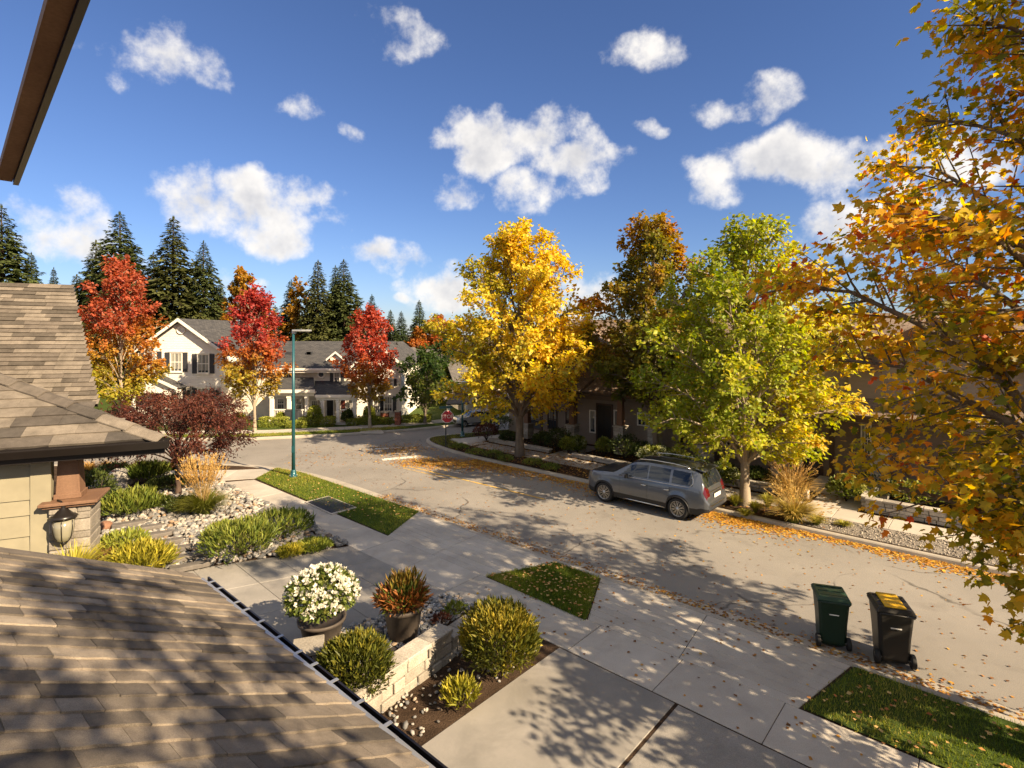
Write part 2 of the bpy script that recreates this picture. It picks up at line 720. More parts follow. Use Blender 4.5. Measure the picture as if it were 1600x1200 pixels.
def dense(path, step=1.2):
    out = [path[0]]
    for a, b in zip(path, path[1:]):
        n = max(1, int((b - a).length / step))
        for i in range(1, n + 1):
            out.append(a.lerp(b, i / n))
    return out


# block A: the camera's side of the main road
cA = V2(uv(22.6, 11.2))
nearA = dense([V2(uv(-40, 11.2)), V2(uv(18.6, 11.2))]) + arc(cA, V2(uv(19.4, 11.2)), V2(G(372, 731, .0)), 8) + dense([V2(G(330, 729.5, 0)), V2(G(200, 731, 0)), V2(G(-420, 731, 0))])
outA = nearA + [Vector((-60, -40, 0)), Vector((40, -40, 0))]
blockA, pathA = block('yard_ground', outA, 0, len(nearA), M['soil'], .15, .42)
# block B: the far side of the main road
cB = V2(G(634, 688, 0))
nearB = dense([V2(uv(-40, 18.3)), V2(uv(18.0, 18.3))]) + arc(cB, V2(uv(18.6, 18.3)), V2(G(690, 683.5, 0)), 10) + dense([V2(G(756, 677, 0)), V2(G(900, 665, 0)), V2(G(1050, 653, 0))])
outB = nearB + [Vector((60, 60, 0)), Vector((70, -20, 0))]
blockB, pathB = block('verge_ground', outB, 0, len(nearB), M['soil'])
# block C: across the side street
nearC = dense([V2(p) for p in [G(-420, 688, 0), G(130, 688.5, 0), G(400, 686, 0), G(540, 679.5, 0), G(640, 672.5, 0), G(702, 666.5, 0), G(770, 659.5, 0), G(900, 648.5, 0), G(1050, 638, 0)]])
outC = nearC + [Vector((60, 140, 0)), Vector((-120, 140, 0)), Vector((-120, 30, 0))]
blockC, pathC = block('far_ground', outC, 0, len(nearC), M['turf'])


def slabs(parent_name, rects, m, gap=.006, th=.09, z=Z1, bevel=.008, name='slab'):
    """pavement: a dark bed and one separate slab for each rectangle/quad"""
    par = empty(parent_name)
    par['kind'] = 'structure'
    for q in rects:
        q = [Vector((p[0], p[1], 0)) for p in q]
        c = sum(q, Vector()) / len(q)
        q2 = [p + (c - p).normalized() * gap for p in q]
        a = sum((q2[i].x * q2[(i + 1) % len(q2)].y - q2[(i + 1) % len(q2)].x * q2[i].y) for i in range(len(q2)))
        if a < 0:
            q2 = q2[::-1]
        lo = [Vector((p.x - c.x, p.y - c.y, -th)) for p in q2]
        hi = [Vector((p.x - c.x, p.y - c.y, 0)) for p in q2]
        mb = MB()
        mb.hexa(lo, hi)
        o = mb.build(name, m, par, bevel)
        o.location = (c.x, c.y, z + rng0.uniform(-.003, .003))
    return par


rng0 = random.Random(11)
SW0, SW1, KB = 8.22, 9.38, 11.2    # near pavement inner and outer edge, back of kerb
# near pavement
us = [-9.5 + i * 1.72 for i in range(19)]
sw = [[uv(a, SW0), uv(b, SW0), uv(b, SW1), uv(a, SW1)] for a, b in zip(us, us[1:])]
sw += [[uv(us[-1], SW0), uv(22.9, SW0), uv(22.3, SW1), uv(us[-1], SW1)]]
sw += [[G(345, 751), G(398, 747.5), G(430, 731.5), G(372, 734)], [G(345, 751), G(372, 734), G(300, 734.5), G(290, 741)], [G(290, 741), G(300, 734.5), G(150, 735.5), G(140, 741)]]
near_pavement = slabs('pavement', sw, M['concrete'])
# lawn strips between pavement and kerb; the rest of the strip is concrete crossing
L1 = [G(400, 748), G(607, 836.5), G(655, 799.5), G(470, 738), G(432, 731)]
L2 = [G(760, 901), G(915, 970), G(936, 904), G(868, 880)]
u_l1a = 6.05
ap = []
u1 = (L1[1].x * UX + L1[1].y * UY)
u1b = (L1[2].x * UX + L1[2].y * UY)
u2 = (L2[0].x * UX + L2[0].y * UY)
u2b = (L2[3].x * UX + L2[3].y * UY)
u3 = (L2[1].x * UX + L2[1].y * UY)
u3b = (L2[2].x * UX + L2[2].y * UY)
print('lawn u', u1, u1b, u2, u2b, u3, u3b)
# crossing between the two lawns: bands parallel to the road, scored
for (ua, ub, uc, ud) in ((u1, u1b, u2, u2b), (u3, u3b, 2.35, 1.95)):
    nb = 8
    for i in range(nb):
        f0, f1 = i / nb, (i + 1) / nb
        va, vb = SW1 + (KB - SW1) * f0, SW1 + (KB - SW1) * f1
        s0, s1 = ua + (ub - ua) * f0, ua + (ub - ua) * f1
        e0, e1 = uc + (ud - uc) * f0, uc + (ud - uc) * f1
        k = max(1, round(abs(s0 - e0) / 2.6))
        for j in range(k):
            g0, g1 = j / k, (j + 1) / k
            ap.append([uv(s0 + (e0 - s0) * g0, va), uv(s0 + (e0 - s0) * g1, va), uv(s1 + (e1 - s1) * g1, vb), uv(s1 + (e1 - s1) * g0, vb)])
slabs('driveway_crossing', ap, M['concrete'], .005)
# pavement of the far side
us = [-14 + i * 1.5 for i in range(22)]
slabs('far_side_pavement', [[uv(a, 19.75), uv(b, 19.75), uv(b, 20.95), uv(a, 20.95)] for a, b in zip(us, us[1:])], M['concrete'], .008)
# pavement in front of the cream houses
cp = [Vector((p.x, p.y, 0)) for p in pathC]


def offset_path(path, d):
    out = []
    for i, p in enumerate(path):
        a, b = path[max(i - 1, 0)], path[min(i + 1, len(path) - 1)]
        t = (b - a).normalized()
        out.append(p + Vector((-t.y, t.x, 0)) * d)
    return out


pc0, pc1 = offset_path(cp, 1.15), offset_path(cp, 2.35)
keep = [i for i in range(len(cp) - 1) if -24 < cp[i].x < 12]
slabs('pavement_across', [[pc0[i], pc0[i + 1], pc1[i + 1], pc1[i]] for i in keep], M['concrete'], .008)
# worn corner pavement at the stop sign and along the side street
kb = [i for i, p in enumerate(pathB) if -5.3 < p.x < 6 and (p.x * UX + p.y * UY) > 20.2]
cb = [pathB[i] for i in range(kb[0], kb[-1] + 1)]
pb0, pb1, pg_ = offset_path(cb, -1.25), offset_path(cb, -2.45), offset_path(cb, -.05)
slabs('corner_pavement', [[pb0[i], pb0[i + 1], pb1[i + 1], pb1[i]] for i in range(len(cb) - 1)], M['concrete'], .008)
CORNER_GRASS = pg_ + offset_path(cb, -1.2)[::-1]
slabs('corner_pavement', [[uv(17.5, 19.75), uv(18.9, 19.75), uv(18.9, 20.95), uv(17.5, 20.95)], [uv(18.9, 19.75), uv(20.3, 19.75), uv(20.3, 20.95), uv(18.9, 20.95)]], M['concrete'], .008)
# driveway: exposed aggregate panels
dA, dB = G(546, 853), G(300, 889)
dC, dD = G(704, 927), G(430, 1021)
dv = []
nx, ny = 3, 4
for i in range(nx):
    for j in range(ny):
        f = lambda s, t: (dA.lerp(dB, t)).lerp(dC.lerp(dD, t), s)
        dv.append([f(i / nx, j / ny), f((i + 1) / nx, j / ny), f((i + 1) / nx, (j + 1) / ny), f(i / nx, (j + 1) / ny)])
dB2, dD2 = dB + (dB - dA) * .8, dD + (dD - dC) * .8
for i in range(nx):
    f = lambda s, t: (dB.lerp(dB2, t)).lerp(dD.lerp(dD2, t), s)
    dv.append([f(i / nx, 0), f((i + 1) / nx, 0), f((i + 1) / nx, 1), f(i / nx, 1)])
slabs('driveway', dv, M['aggregate'], .006, .09, Z1 - .002)
# aggregate corner of the neighbouring drive, bottom of the picture
slabs('neighbour_driveway', [[uv(a_, 8.2), uv(a_, 4.0), uv(a_ - 2.3, 4.0), uv(a_ - 2.3, 8.2)] for a_ in (6.15, 3.8, 1.45, -.9)], M['aggregate'], .006, .09, Z1 - .002)

# painted markings
mk = MB()


def stripe(a, b, w):
    t = (b - a).normalized()
    n = Vector((-t.y, t.x, 0)) * w / 2
    mk.face([(p.x, p.y, .006) for p in (a - n, b - n, b + n, a + n)])


stripe(V2(G(640, 729, 0)), V2(G(852, 780.5, 0)), .10)
stripe(V2(G(630, 731.5, 0)), V2(G(700, 748, 0)), .06)
o = mk.build('centre_line', M['paint_yellow'])
o['kind'] = 'structure'
mk = MB()
stripe(V2(G(597, 718.5, 0)), V2(G(652, 713.5, 0)), .42)
stripe(V2(G(580, 702, 0)), V2(G(628, 699.5, 0)), .28)
o = mk.build('stop_line', M['paint_white'])
o['kind'] = 'structure'
# turf under the lawn strips
def clean(p):
    return [Vector((q[0], q[1], 0)) for q in p]
lawn1 = sheet('lawn', clean(L1), Z1 + .012, M['turf'])
lawn2 = sheet('lawn', clean(L2), Z1 + .012, M['turf'])
L3 = [uv(2.3, SW1 + .02), uv(1.9, KB - .02), uv(-7, KB - .02), uv(-7, SW1 + .02)]
lawn3 = sheet('lawn', clean(L3), Z1 + .012, M['turf'])

# ------------------------------------------------------------------ trees
def col_arr(stops, t):
    """piecewise colour gradient, t array in 0..1"""
    xs = [s[0] for s in stops]
    return np.stack([np.interp(t, xs, [s[1][k] for s in stops]) for k in range(3)], -1)


def tubes_np(segs, n):
    """segs: list of (points (k,3), radii (k,)) -> one mesh's arrays"""
    Vs, Fs, b = [], [], 0
    an = np.arange(n) * 2 * math.pi / n
    for P, r in segs:
        P = np.asarray(P, float)
        k = len(P)
        t = nrm(np.gradient(P, axis=0))
        a = np.array([1., 0, 0]) if abs(t[0][0]) < .8 else np.array([0, 1., 0])
        e1 = nrm(a - t * (t @ a)[:, None])
        e2 = np.cross(t, e1)
        ring = P[:, None] + (e1[:, None] * np.cos(an)[None, :, None] + e2[:, None] * np.sin(an)[None, :, None]) * np.asarray(r)[:, None, None]
        Vs.append(ring.reshape(-1, 3))
        i, j = np.meshgrid(np.arange(k - 1), np.arange(n), indexing='ij')
        q = b + i * n + j
        q2 = b + i * n + (j + 1) % n
        Fs.append(np.stack([q, q2, q2 + n, q + n], -1).reshape(-1, 4))
        b += k * n
    return np.concatenate(Vs), np.concatenate(Fs)


def deciduous(seed, H, zc, prof, trunk_r, n1=34, n2=12, n3=6, lpt=8, lsize=.15, e_lo=30, e_hi=72, forks=0, lean=(0, 0), fork_z=None,
              up=.35, tmpl=KITE, tf=KITE_F, droop=.3, spread=.16, z_first=None, zflat=1.0, trunk_wob=.04, jag=.12, thin=1.0, g0=.22):
    """returns trunk arrays, leaf base P, axis T, normal N, size, cluster id.
    prof(t): crown radius at t from crown base (0) to top (1)."""
    rg = np.random.default_rng(seed)
    segs_big, segs_small = [], []
    nk = 12
    zz = np.linspace(0, H * .96, nk)
    wob = np.cumsum(rg.normal(0, trunk_wob, (nk, 2)), 0) * (zz / H)[:, None]
    tr = np.stack([wob[:, 0] + lean[0] * zz, wob[:, 1] + lean[1] * zz, zz], -1)
    rad = trunk_r * np.clip(1 - zz / H, .03, 1) ** .8
    rad[0] *= 1.35
    segs_big.append((tr, rad))

    def on_trunk(z):
        return np.array([np.interp(z, zz, tr[:, 0]), np.interp(z, zz, tr[:, 1]), z])

    def env(z):
        return prof(np.clip((z - zc) / (H - zc), 0, 1))
    P, T, N_, Sz, Cl = [], [], [], [], []
    cid = 0
    zf = z_first if z_first is not None else zc * .75
    az = rg.uniform(0, 6.28)
    for i in range(n1):
        f = (i + .5) / n1
        z0 = zf + (H * .93 - zf) * f ** 1.45
        f = (z0 - zf) / (H * .93 - zf)
        az += 2.4 + rg.normal(0, .3)
        el = R(e_lo + (e_hi - e_lo) * f ** .8 + rg.normal(0, 6))
        d = np.array([math.cos(az) * math.cos(el), math.sin(az) * math.cos(el), math.sin(el)])
        s = on_trunk(z0)
        Lb = .3
        while Lb < H:
            q = s + d * Lb
            if math.hypot(q[0] - on_trunk(min(q[2], H))[0], q[1] - on_trunk(min(q[2], H))[1]) > env(q[2]) or q[2] > H:
                break
            Lb += .12
        Lb *= rg.uniform(1 - jag * 1.6, 1 + jag * .5)
        Lb = max(Lb, .5)
        k = 7
        ts = np.linspace(0, 1, k)
        # a limb leaves the trunk lower down, climbs steeply and then arches out
        end = s + d * Lb + np.array([0, 0, 1.0]) * Lb * rg.uniform(-.02, .10) * zflat
        drop = max(0, min(.55 * Lb * math.cos(el), z0 - zf * .62))
        sb = on_trunk(z0 - drop)
        hx = ts ** 1.3
        hz = 1 - (1 - ts) ** 1.75
        pl = np.stack([sb[0] + (end[0] - sb[0]) * hx, sb[1] + (end[1] - sb[1]) * hx, sb[2] + (end[2] - sb[2]) * hz], -1)
        pl = pl + rg.normal(0, .02 * Lb, (k, 3)) * (ts * (1.2 - ts))[:, None] * 2
        r0 = trunk_r * .42 * (1 - f * .75) * min(1, Lb / 3)
        segs_big.append((pl, r0 * (1 - ts * .88) + .006))
        m = max(3, int(n2 * min(1.9, (Lb / 2.6) ** 1.25) + .5))
        for j in range(m):
            g = g0 + (1 - g0) * (j + rg.uniform(.1, .9)) / m
            s2 = np.array([np.interp(g, ts, pl[:, c]) for c in range(3)])
            rv = rg.normal(0, 1, 3)
            rv -= d * (rv @ d)
            rv /= np.linalg.norm(rv) + 1e-9
            d2 = d * .75 + rv * rg.uniform(.5, 1.05) + np.array([0, 0, up])
            d2[2] *= zflat
            d2 /= np.linalg.norm(d2)
            L2 = (.42 * Lb * (1.12 - g) + .30) * rg.uniform(.7, 1.25)
            e2 = s2 + d2 * L2
            ex = math.hypot(e2[0], e2[1]) / (env(e2[2]) * (1 + jag) + .12)
            if ex > 1:
                L2 = max(.2, L2 / ex ** 1.5)
            pl2 = s2 + d2 * (np.linspace(0, 1, 4) * L2)[:, None] + rg.normal(0, .02, (4, 3)) * np.linspace(0, 1, 4)[:, None]
            segs_small.append((pl2, np.array([.012, .009, .006, .003]) * (1 + Lb * .15)))
            mm = max(2, int(n3 * min(1.3, L2 / .8 + .3)))
            for t in range(mm):
                h = .3 + .7 * (t + rg.uniform(0, 1)) / mm
                s3 = s2 + (pl2[-1] - s2) * h
                d3 = d2 * .7 + rg.normal(0, .55, 3) + np.array([0, 0, up * .6])
                d3 /= np.linalg.norm(d3)
                L3 = rg.uniform(.15, .42) * (1 if Lb > 1 else .7)
                if thin < 1 and rg.random() > thin:
                    continue
                nl = max(2, int(lpt * rg.uniform(.6, 1.4)))
                w = rg.uniform(0, 1, nl)
                pp = s3 + d3 * (w * L3)[:, None] + rg.normal(0, spread * .5, (nl, 3))
                out = pp.copy()
                out[:, 2] = 0
                tt = nrm(out) * .5 + rg.normal(0, .6, (nl, 3)) + d3 * .4 + np.array([0, 0, -droop])
                nn = np.array([0, 0, .9]) + nrm(out) * .45 + rg.normal(0, .5, (nl, 3))
                P.append(pp)
                T.append(tt)
                N_.append(nn)
                Sz.append(lsize * rg.uniform(.55, 1.35, nl))
                Cl.append(np.full(nl, cid))
                cid += 1
    Vb, Fb = tubes_np(segs_big, 8)
    Vs, Fs = tubes_np(segs_small, 4)
    V = np.concatenate([Vb, Vs])
    F = np.concatenate([Fb, Fs + len(Vb)])
    return V, F, np.concatenate(P), np.concatenate(T), np.concatenate(N_), np.concatenate(Sz), np.concatenate(Cl)


def clump_noise(P, scale, seed):
    rg = np.random.default_rng(seed)
    out = np.zeros(len(P))
    for k in range(4):
        w = rg.normal(0, 1, 3) * scale * (1.6 ** k) * .6
        out += np.sin(P @ w + rg.uniform(0, 6.28)) / (1.35 ** k)
    return out / 2.4


def tree_obj(name, loc, arrs, colfun, bark, label, cat, group=None, leafm=None, tmpl=KITE, tf=KITE_F, seed=0, wid=1.0, jit=.22, crown='crown'):
    V, F, P, T, N_, Sz, Cl = arrs
    rg = np.random.default_rng(seed + 99)
    root = empty(name, loc, 0, label, cat, group)
    link('trunk', np_mesh('trunk', V, F, None, True), root, bark)
    c = colfun(P, Cl, rg)
    cj = rg.normal(0, 1, int(Cl.max()) + 1)[Cl]
    c = c * (1 + .10 * cj[:, None]) * (1 + rg.normal(0, jit, (len(P), 1)) * .6)
    c = c * (1 + rg.normal(0, jit * .35, c.shape))
    c = np.clip(c, .004, .9)
    lv, lf = scatter_leaves(P, T, N_, Sz, tmpl, tf, wid)
    o = link(crown, np_mesh(crown, lv, lf, rep_col(c, len(tmpl))), root, leafm or M['leaf'])
    o['kind'] = 'stuff'
    return root


YEL, GOLD, ORA, RED, DRED, GRN, LIME, OLV = (.60, .40, .035), (.58, .30, .022), (.55, .155, .02), (.50, .052, .030), (.22, .03, .025), (.075, .115, .018), (.33, .34, .035), (.17, .17, .022)


def oval(a=.35, top=.12, p=1.0):
    """crown radius as a share, widest at a"""
    def f(t):
        t = np.asarray(t, float)
        lo = np.sqrt(np.clip(1 - ((a - t) / (a + .18)) ** 2, 0, 1))
        hi = np.clip(1 - ((t - a) / (1 - a + .02)) ** 1.7, 0, 1) ** p
        return np.where(t < a, lo, hi * (1 - top) + top * (1 - t))
    return f


def cone(a=.16, p=.8, lo=.5):
    """broad near the bottom, tapering to a blunt point"""
    def f(t):
        t = float(t)
        return lo + (1 - lo) * t / a if t < a else max(0, 1 - (t - a) / (1.02 - a)) ** p
    return f


def scaled(f, r):
    return lambda t: float(f(t)) * r


# yellow maple on the far verge
def c_yellow(P, Cl, rg):
    n = clump_noise(P, 1.0, 3)
    t = np.clip((P[:, 2] - 2.2) / 9, 0, 1)
    k = np.clip(.48 + .27 * n + .20 * np.tanh(P[:, 0] / 2.5) + .10 * (t - .5), 0, 1)
    return col_arr([(0, (.30, .28, .03)), (.3, (.52, .42, .04)), (.6, (.74, .56, .05)), (.85, (.72, .46, .036)), (1, (.66, .32, .03))], k)


p_ = G(812, 712)
tree_obj('maple_tree', (p_.x, p_.y, Z1 - .02),
         deciduous(5, 10.9, 2.2, scaled(cone(.26, .58, .68), 4.4), .20, 50, 13, 6, 7.5, .18, 6, 64, z_first=2.9, up=.34, jag=.16),
         c_yellow, M['bark'], 'tall golden yellow maple on the verge across the road', 'tree', 'autumn maples', seed=1)


# dark red and green maple behind the parked car
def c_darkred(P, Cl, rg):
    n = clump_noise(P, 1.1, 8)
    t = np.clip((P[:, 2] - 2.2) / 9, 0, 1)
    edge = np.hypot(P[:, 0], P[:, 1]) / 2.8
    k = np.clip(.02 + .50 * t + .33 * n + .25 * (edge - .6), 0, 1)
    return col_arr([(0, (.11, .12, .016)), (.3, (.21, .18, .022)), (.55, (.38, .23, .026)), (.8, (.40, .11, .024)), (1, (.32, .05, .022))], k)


p_ = uv(11.55, 22.6)
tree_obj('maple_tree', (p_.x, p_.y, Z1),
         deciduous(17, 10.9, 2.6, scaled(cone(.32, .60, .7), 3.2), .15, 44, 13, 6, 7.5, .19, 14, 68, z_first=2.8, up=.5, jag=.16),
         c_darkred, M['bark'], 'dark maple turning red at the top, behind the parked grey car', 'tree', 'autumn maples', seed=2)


# green yellow maple beside the parked car
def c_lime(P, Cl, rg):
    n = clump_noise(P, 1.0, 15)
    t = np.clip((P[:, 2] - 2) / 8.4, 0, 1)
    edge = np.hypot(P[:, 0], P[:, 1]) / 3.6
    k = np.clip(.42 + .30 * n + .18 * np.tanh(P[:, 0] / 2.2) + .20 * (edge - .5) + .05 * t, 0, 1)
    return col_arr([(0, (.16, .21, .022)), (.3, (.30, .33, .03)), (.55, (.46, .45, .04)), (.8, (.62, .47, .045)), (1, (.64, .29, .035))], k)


p_ = uv(6.5, 19.25)
GREEN_TREE = p_
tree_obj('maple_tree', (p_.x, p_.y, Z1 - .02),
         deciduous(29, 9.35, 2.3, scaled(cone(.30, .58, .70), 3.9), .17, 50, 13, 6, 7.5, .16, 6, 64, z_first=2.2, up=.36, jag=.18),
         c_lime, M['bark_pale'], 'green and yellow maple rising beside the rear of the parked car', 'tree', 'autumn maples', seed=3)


# three red maples across the side street
def c_red(top, mid, low, flip=.0):
    def f(P, Cl, rg):
        z0, z1 = P[:, 2].min(), P[:, 2].max()
        n = clump_noise(P, 1.4, 21)
        t = np.clip((P[:, 2] - z0) / (z1 - z0) + .17 * n + flip, 0, 1)
        return col_arr([(0, low), (.22, low), (.42, mid), (.60, top), (1, top)], t)
    return f


for i, (d, px, H, zc, r, sd, cf, lab) in enumerate((
        (30.5, 191, 9.75, 1.9, 2.45, 41, c_red((.42, .105, .05), (.48, .21, .035), (.36, .31, .035)), 'orange red maple with yellow lower leaves, leftmost of the three'),
        (32.6, 398, 8.15, 2.2, 2.15, 43, c_red((.40, .060, .048), (.45, .15, .035), (.37, .28, .035), .05), 'crimson maple between the cream gable house and the street lamp'),
        (33.6, 578, 7.25, 1.9, 1.72, 47, c_red((.41, .075, .042), (.43, .125, .032), (.33, .22, .03), .10), 'scarlet maple in front of the porch with white columns'))):
    x = (px - 800) / FPX * d
    tree_obj('maple_tree', (x, d, Z1 - .02), deciduous(sd, H, zc, scaled(cone(.32, .52, .55), r), .095, 40, 11, 6, 7.5, .17, 25, 68, z_first=zc * .9, up=.5, jag=.17),
             cf, M['bark_pale'], lab, 'tree', 'red maples across the side street', seed=10 + i)


# burgundy cut-leaf maple in the front garden
def c_burg(P, Cl, rg):
    n = clump_noise(P, 2.5, 5)
    return col_arr([(0, (.045, .018, .014)), (.5, (.115, .038, .026)), (1, (.20, .070, .040))], np.clip(.5 + .4 * n + .15 * (P[:, 2] - 2.5), 0, 1))


def dome(t):
    t = float(t)
    return 2.55 * (max(0, 1 - abs(t - .38) ** 2.2 / .55) ** .5 if t > .38 else (.80 + .20 * t / .38))


p_ = G(279, 771, .15)
JM = p_
rg_ = np.random.default_rng(77)
arr = list(deciduous(61, 3.35, 1.55, dome, .10, 34, 15, 7, 9, .115, 4, 42, z_first=1.75, up=.16, zflat=.6, droop=.4, trunk_wob=.08, jag=.14, g0=.45))
tree_obj('japanese_maple', (p_.x, p_.y, Z1), arr, c_burg, M['bark_dark'], 'low spreading burgundy maple in the rock garden', 'tree', seed=20, wid=.55)


# small green tree at the far corner
def c_green(P, Cl, rg):
    n = clump_noise(P, 1.5, 9)
    return col_arr([(0, (.025, .055, .012)), (.5, (.06, .10, .018)), (.8, (.16, .17, .03)), (1, (.30, .25, .04))], np.clip(.45 + .38 * n + .10 * P[:, 0], 0, 1))


def small_tree(px, py, d, H, zc, r, sd, cf, lab, lsize=.2, cat='tree', group=None, n1=22):
    b = at_d(px, py, d)
    tree_obj('deciduous_tree', (b.x, d, Z1 - .03), deciduous(sd, H, zc, scaled(oval(.4, .2, .8), r), .09, n1, 9, 5, 8, lsize, 25, 70, z_first=zc * .8, up=.35, jag=.15),
             cf, M['bark'], lab, cat, group, seed=sd)


small_tree(664, 660, 35.5, 4.6, .9, 2.15, 71, c_green, 'dense dark green tree right of the cream house porch')
small_tree(700, 655, 45, 5.4, 1.6, 2.3, 72, c_green, 'olive green tree behind the far street lamp')


def c_gold(P, Cl, rg):
    n = clump_noise(P, 1.0, 12)
    return col_arr([(0, (.14, .11, .02)), (.4, (.34, .19, .025)), (.75, (.48, .25, .025)), (1, (.5, .16, .02))], np.clip(.5 + .4 * n, 0, 1))


def c_rust(P, Cl, rg):
    n = clump_noise(P, 1.0, 13)
    return col_arr([(0, (.16, .11, .02)), (.5, (.40, .16, .025)), (1, (.50, .12, .03))], np.clip(.5 + .4 * n, 0, 1))


small_tree(764, 645, 41, 3.4, .8, 1.3, 73, c_gold, 'small yellow tree beside the distant silver car', .17)
small_tree(376, 520, 58, 12.3, 3, 3.6, 74, c_gold, 'golden tree rising behind the gable of the cream house', .32, n1=24)
small_tree(467, 520, 56, 11.4, 3, 1.7, 75, c_gold, 'narrow golden tree among the firs above the slate roof', .3, n1=24)
small_tree(683, 560, 60, 7.4, 2, 3.6, 76, c_rust, 'rust orange tree behind the far grey roof', .30)
small_tree(20, 520, 62, 8.0, 2, 3.0, 77, c_gold, 'golden tree far left behind the shingle roof', .3)


# ------------------------------------------------------------------ conifers: a few meshes, many individual trees
def conifer_arrays(seed, H=18., Rb=3.6, zb=1.2, dens=1.0, droop=.35):
    rg = np.random.default_rng(seed)
    segs = [(np.array([[0, 0, 0], [.05, 0, H * .4], [0, .04, H * .8], [0, 0, H]]), np.array([.26, .19, .09, .015]))]
    P, T, N_, Sz, W = [], [], [], [], []
    z = zb
    while z < H - .15:
        f = (z - zb) / (H - zb)
        Lm = Rb * (1 - f) ** .82 * rg.uniform(.75, 1.12) + .12
        nb = int(rg.integers(6, 9) * dens) if f < .9 else 5
        a0 = rg.uniform(0, 6.28)
        for k in range(nb):
            az = a0 + 6.283 * k / nb + rg.normal(0, .2)
            Lb = Lm * rg.uniform(.62, 1.15)
            kk = 7
            ts = np.linspace(0, 1, kk)
            rise = .25 + .5 * f
            zz = z + Lb * (rise * ts - (droop + rise * .75) * ts ** 1.7 + .14 * ts ** 4) + rg.normal(0, .03)
            pl = np.stack([np.cos(az) * ts * Lb, np.sin(az) * ts * Lb, zz], -1)
            segs.append((pl[[0, 2, 4, 6]], np.array([.035, .025, .015, .004]) * (1.2 - f)))
            nt = max(6, int(Lb * 11))
            g = rg.uniform(.12, 1, nt) ** .8
            base = np.stack([np.interp(g, ts, pl[:, c]) for c in range(3)], -1)
            dr = np.array([math.cos(az), math.sin(az), 0])
            sd = np.array([-dr[1], dr[0], 0]) * rg.choice([-1, 1], nt)[:, None]
            tt = dr * rg.uniform(.35, 1.1, nt)[:, None] + sd * rg.uniform(.3, 1.0, nt)[:, None] + np.array([0, 0, 1]) * rg.uniform(-.65, .10, nt)[:, None]
            P.append(base + rg.normal(0, .04, base.shape))
            T.append(tt)
            N_.append(np.array([0, 0, 1.]) + rg.normal(0, .45, (nt, 3)) + dr * .3)
            Sz.append(1.2 * (.30 + .50 * (1 - g * .6)) * rg.uniform(.7, 1.25, nt) * (.55 + .55 * (1 - f)) * min(1, .5 + Lb / 3))
            W.append(rg.uniform(.38, .62, nt))
        z += .26 * (1.15 - .5 * f) * rg.uniform(.8, 1.2)
    P.append(np.array([[0, 0, H - .3]] * 4))
    T.append(np.array([[.12, 0, 1], [-.12, 0, 1], [0, .12, 1], [0, -.12, 1.]]))
    N_.append(np.array([[1., 0, 0], [0, 1, 0], [1, 1, 0], [1, -1, 0]]))
    Sz.append(np.full(4, .55))
    W.append(np.full(4, .2))
    return segs, np.concatenate(P), np.concatenate(T), np.concatenate(N_), np.concatenate(Sz), np.concatenate(W)


CON = []
for sd, Rb, dr, tint in ((101, 3.5, .42, (.040, .060, .018)), (102, 4.1, .52, (.048, .064, .018)), (103, 2.9, .36, (.034, .056, .024)), (104, 3.7, .5, (.060, .068, .018))):
    segs, P, T, N_, Sz, W = conifer_arrays(sd, 18., Rb, 1.0, 1.1, dr)
    rg = np.random.default_rng(sd)
    V, F = tubes_np(segs, 5)
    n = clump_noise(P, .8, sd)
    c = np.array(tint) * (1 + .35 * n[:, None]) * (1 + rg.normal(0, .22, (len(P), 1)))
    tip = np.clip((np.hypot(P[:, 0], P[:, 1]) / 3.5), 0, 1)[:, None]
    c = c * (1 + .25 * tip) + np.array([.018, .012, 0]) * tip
    lv, lf = scatter_leaves(P, T, N_, Sz, KITE, KITE_F, W)
    m1 = np_mesh('trunk', V, F, None, True)
    m1.materials.append(M['bark_dark'])
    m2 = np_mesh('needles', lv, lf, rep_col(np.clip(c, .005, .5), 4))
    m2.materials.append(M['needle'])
    CON.append((m1, m2))


def conifer(px, py, d, var, rz, wide=1.0, label=''):
    """tip at photo pixel (px, py), standing d metres away"""
    tip = at_d(px, py, d)
    root = empty('fir_tree', (tip.x, d, -.05), rz, label, 'tree', 'firs behind the houses')
    s = (tip.z + .05) / 18.0
    for nm, me in zip(('trunk', 'needles'), CON[var]):
        o = link(nm, me, root)
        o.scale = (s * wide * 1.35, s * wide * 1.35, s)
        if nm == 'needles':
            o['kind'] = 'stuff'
    return root


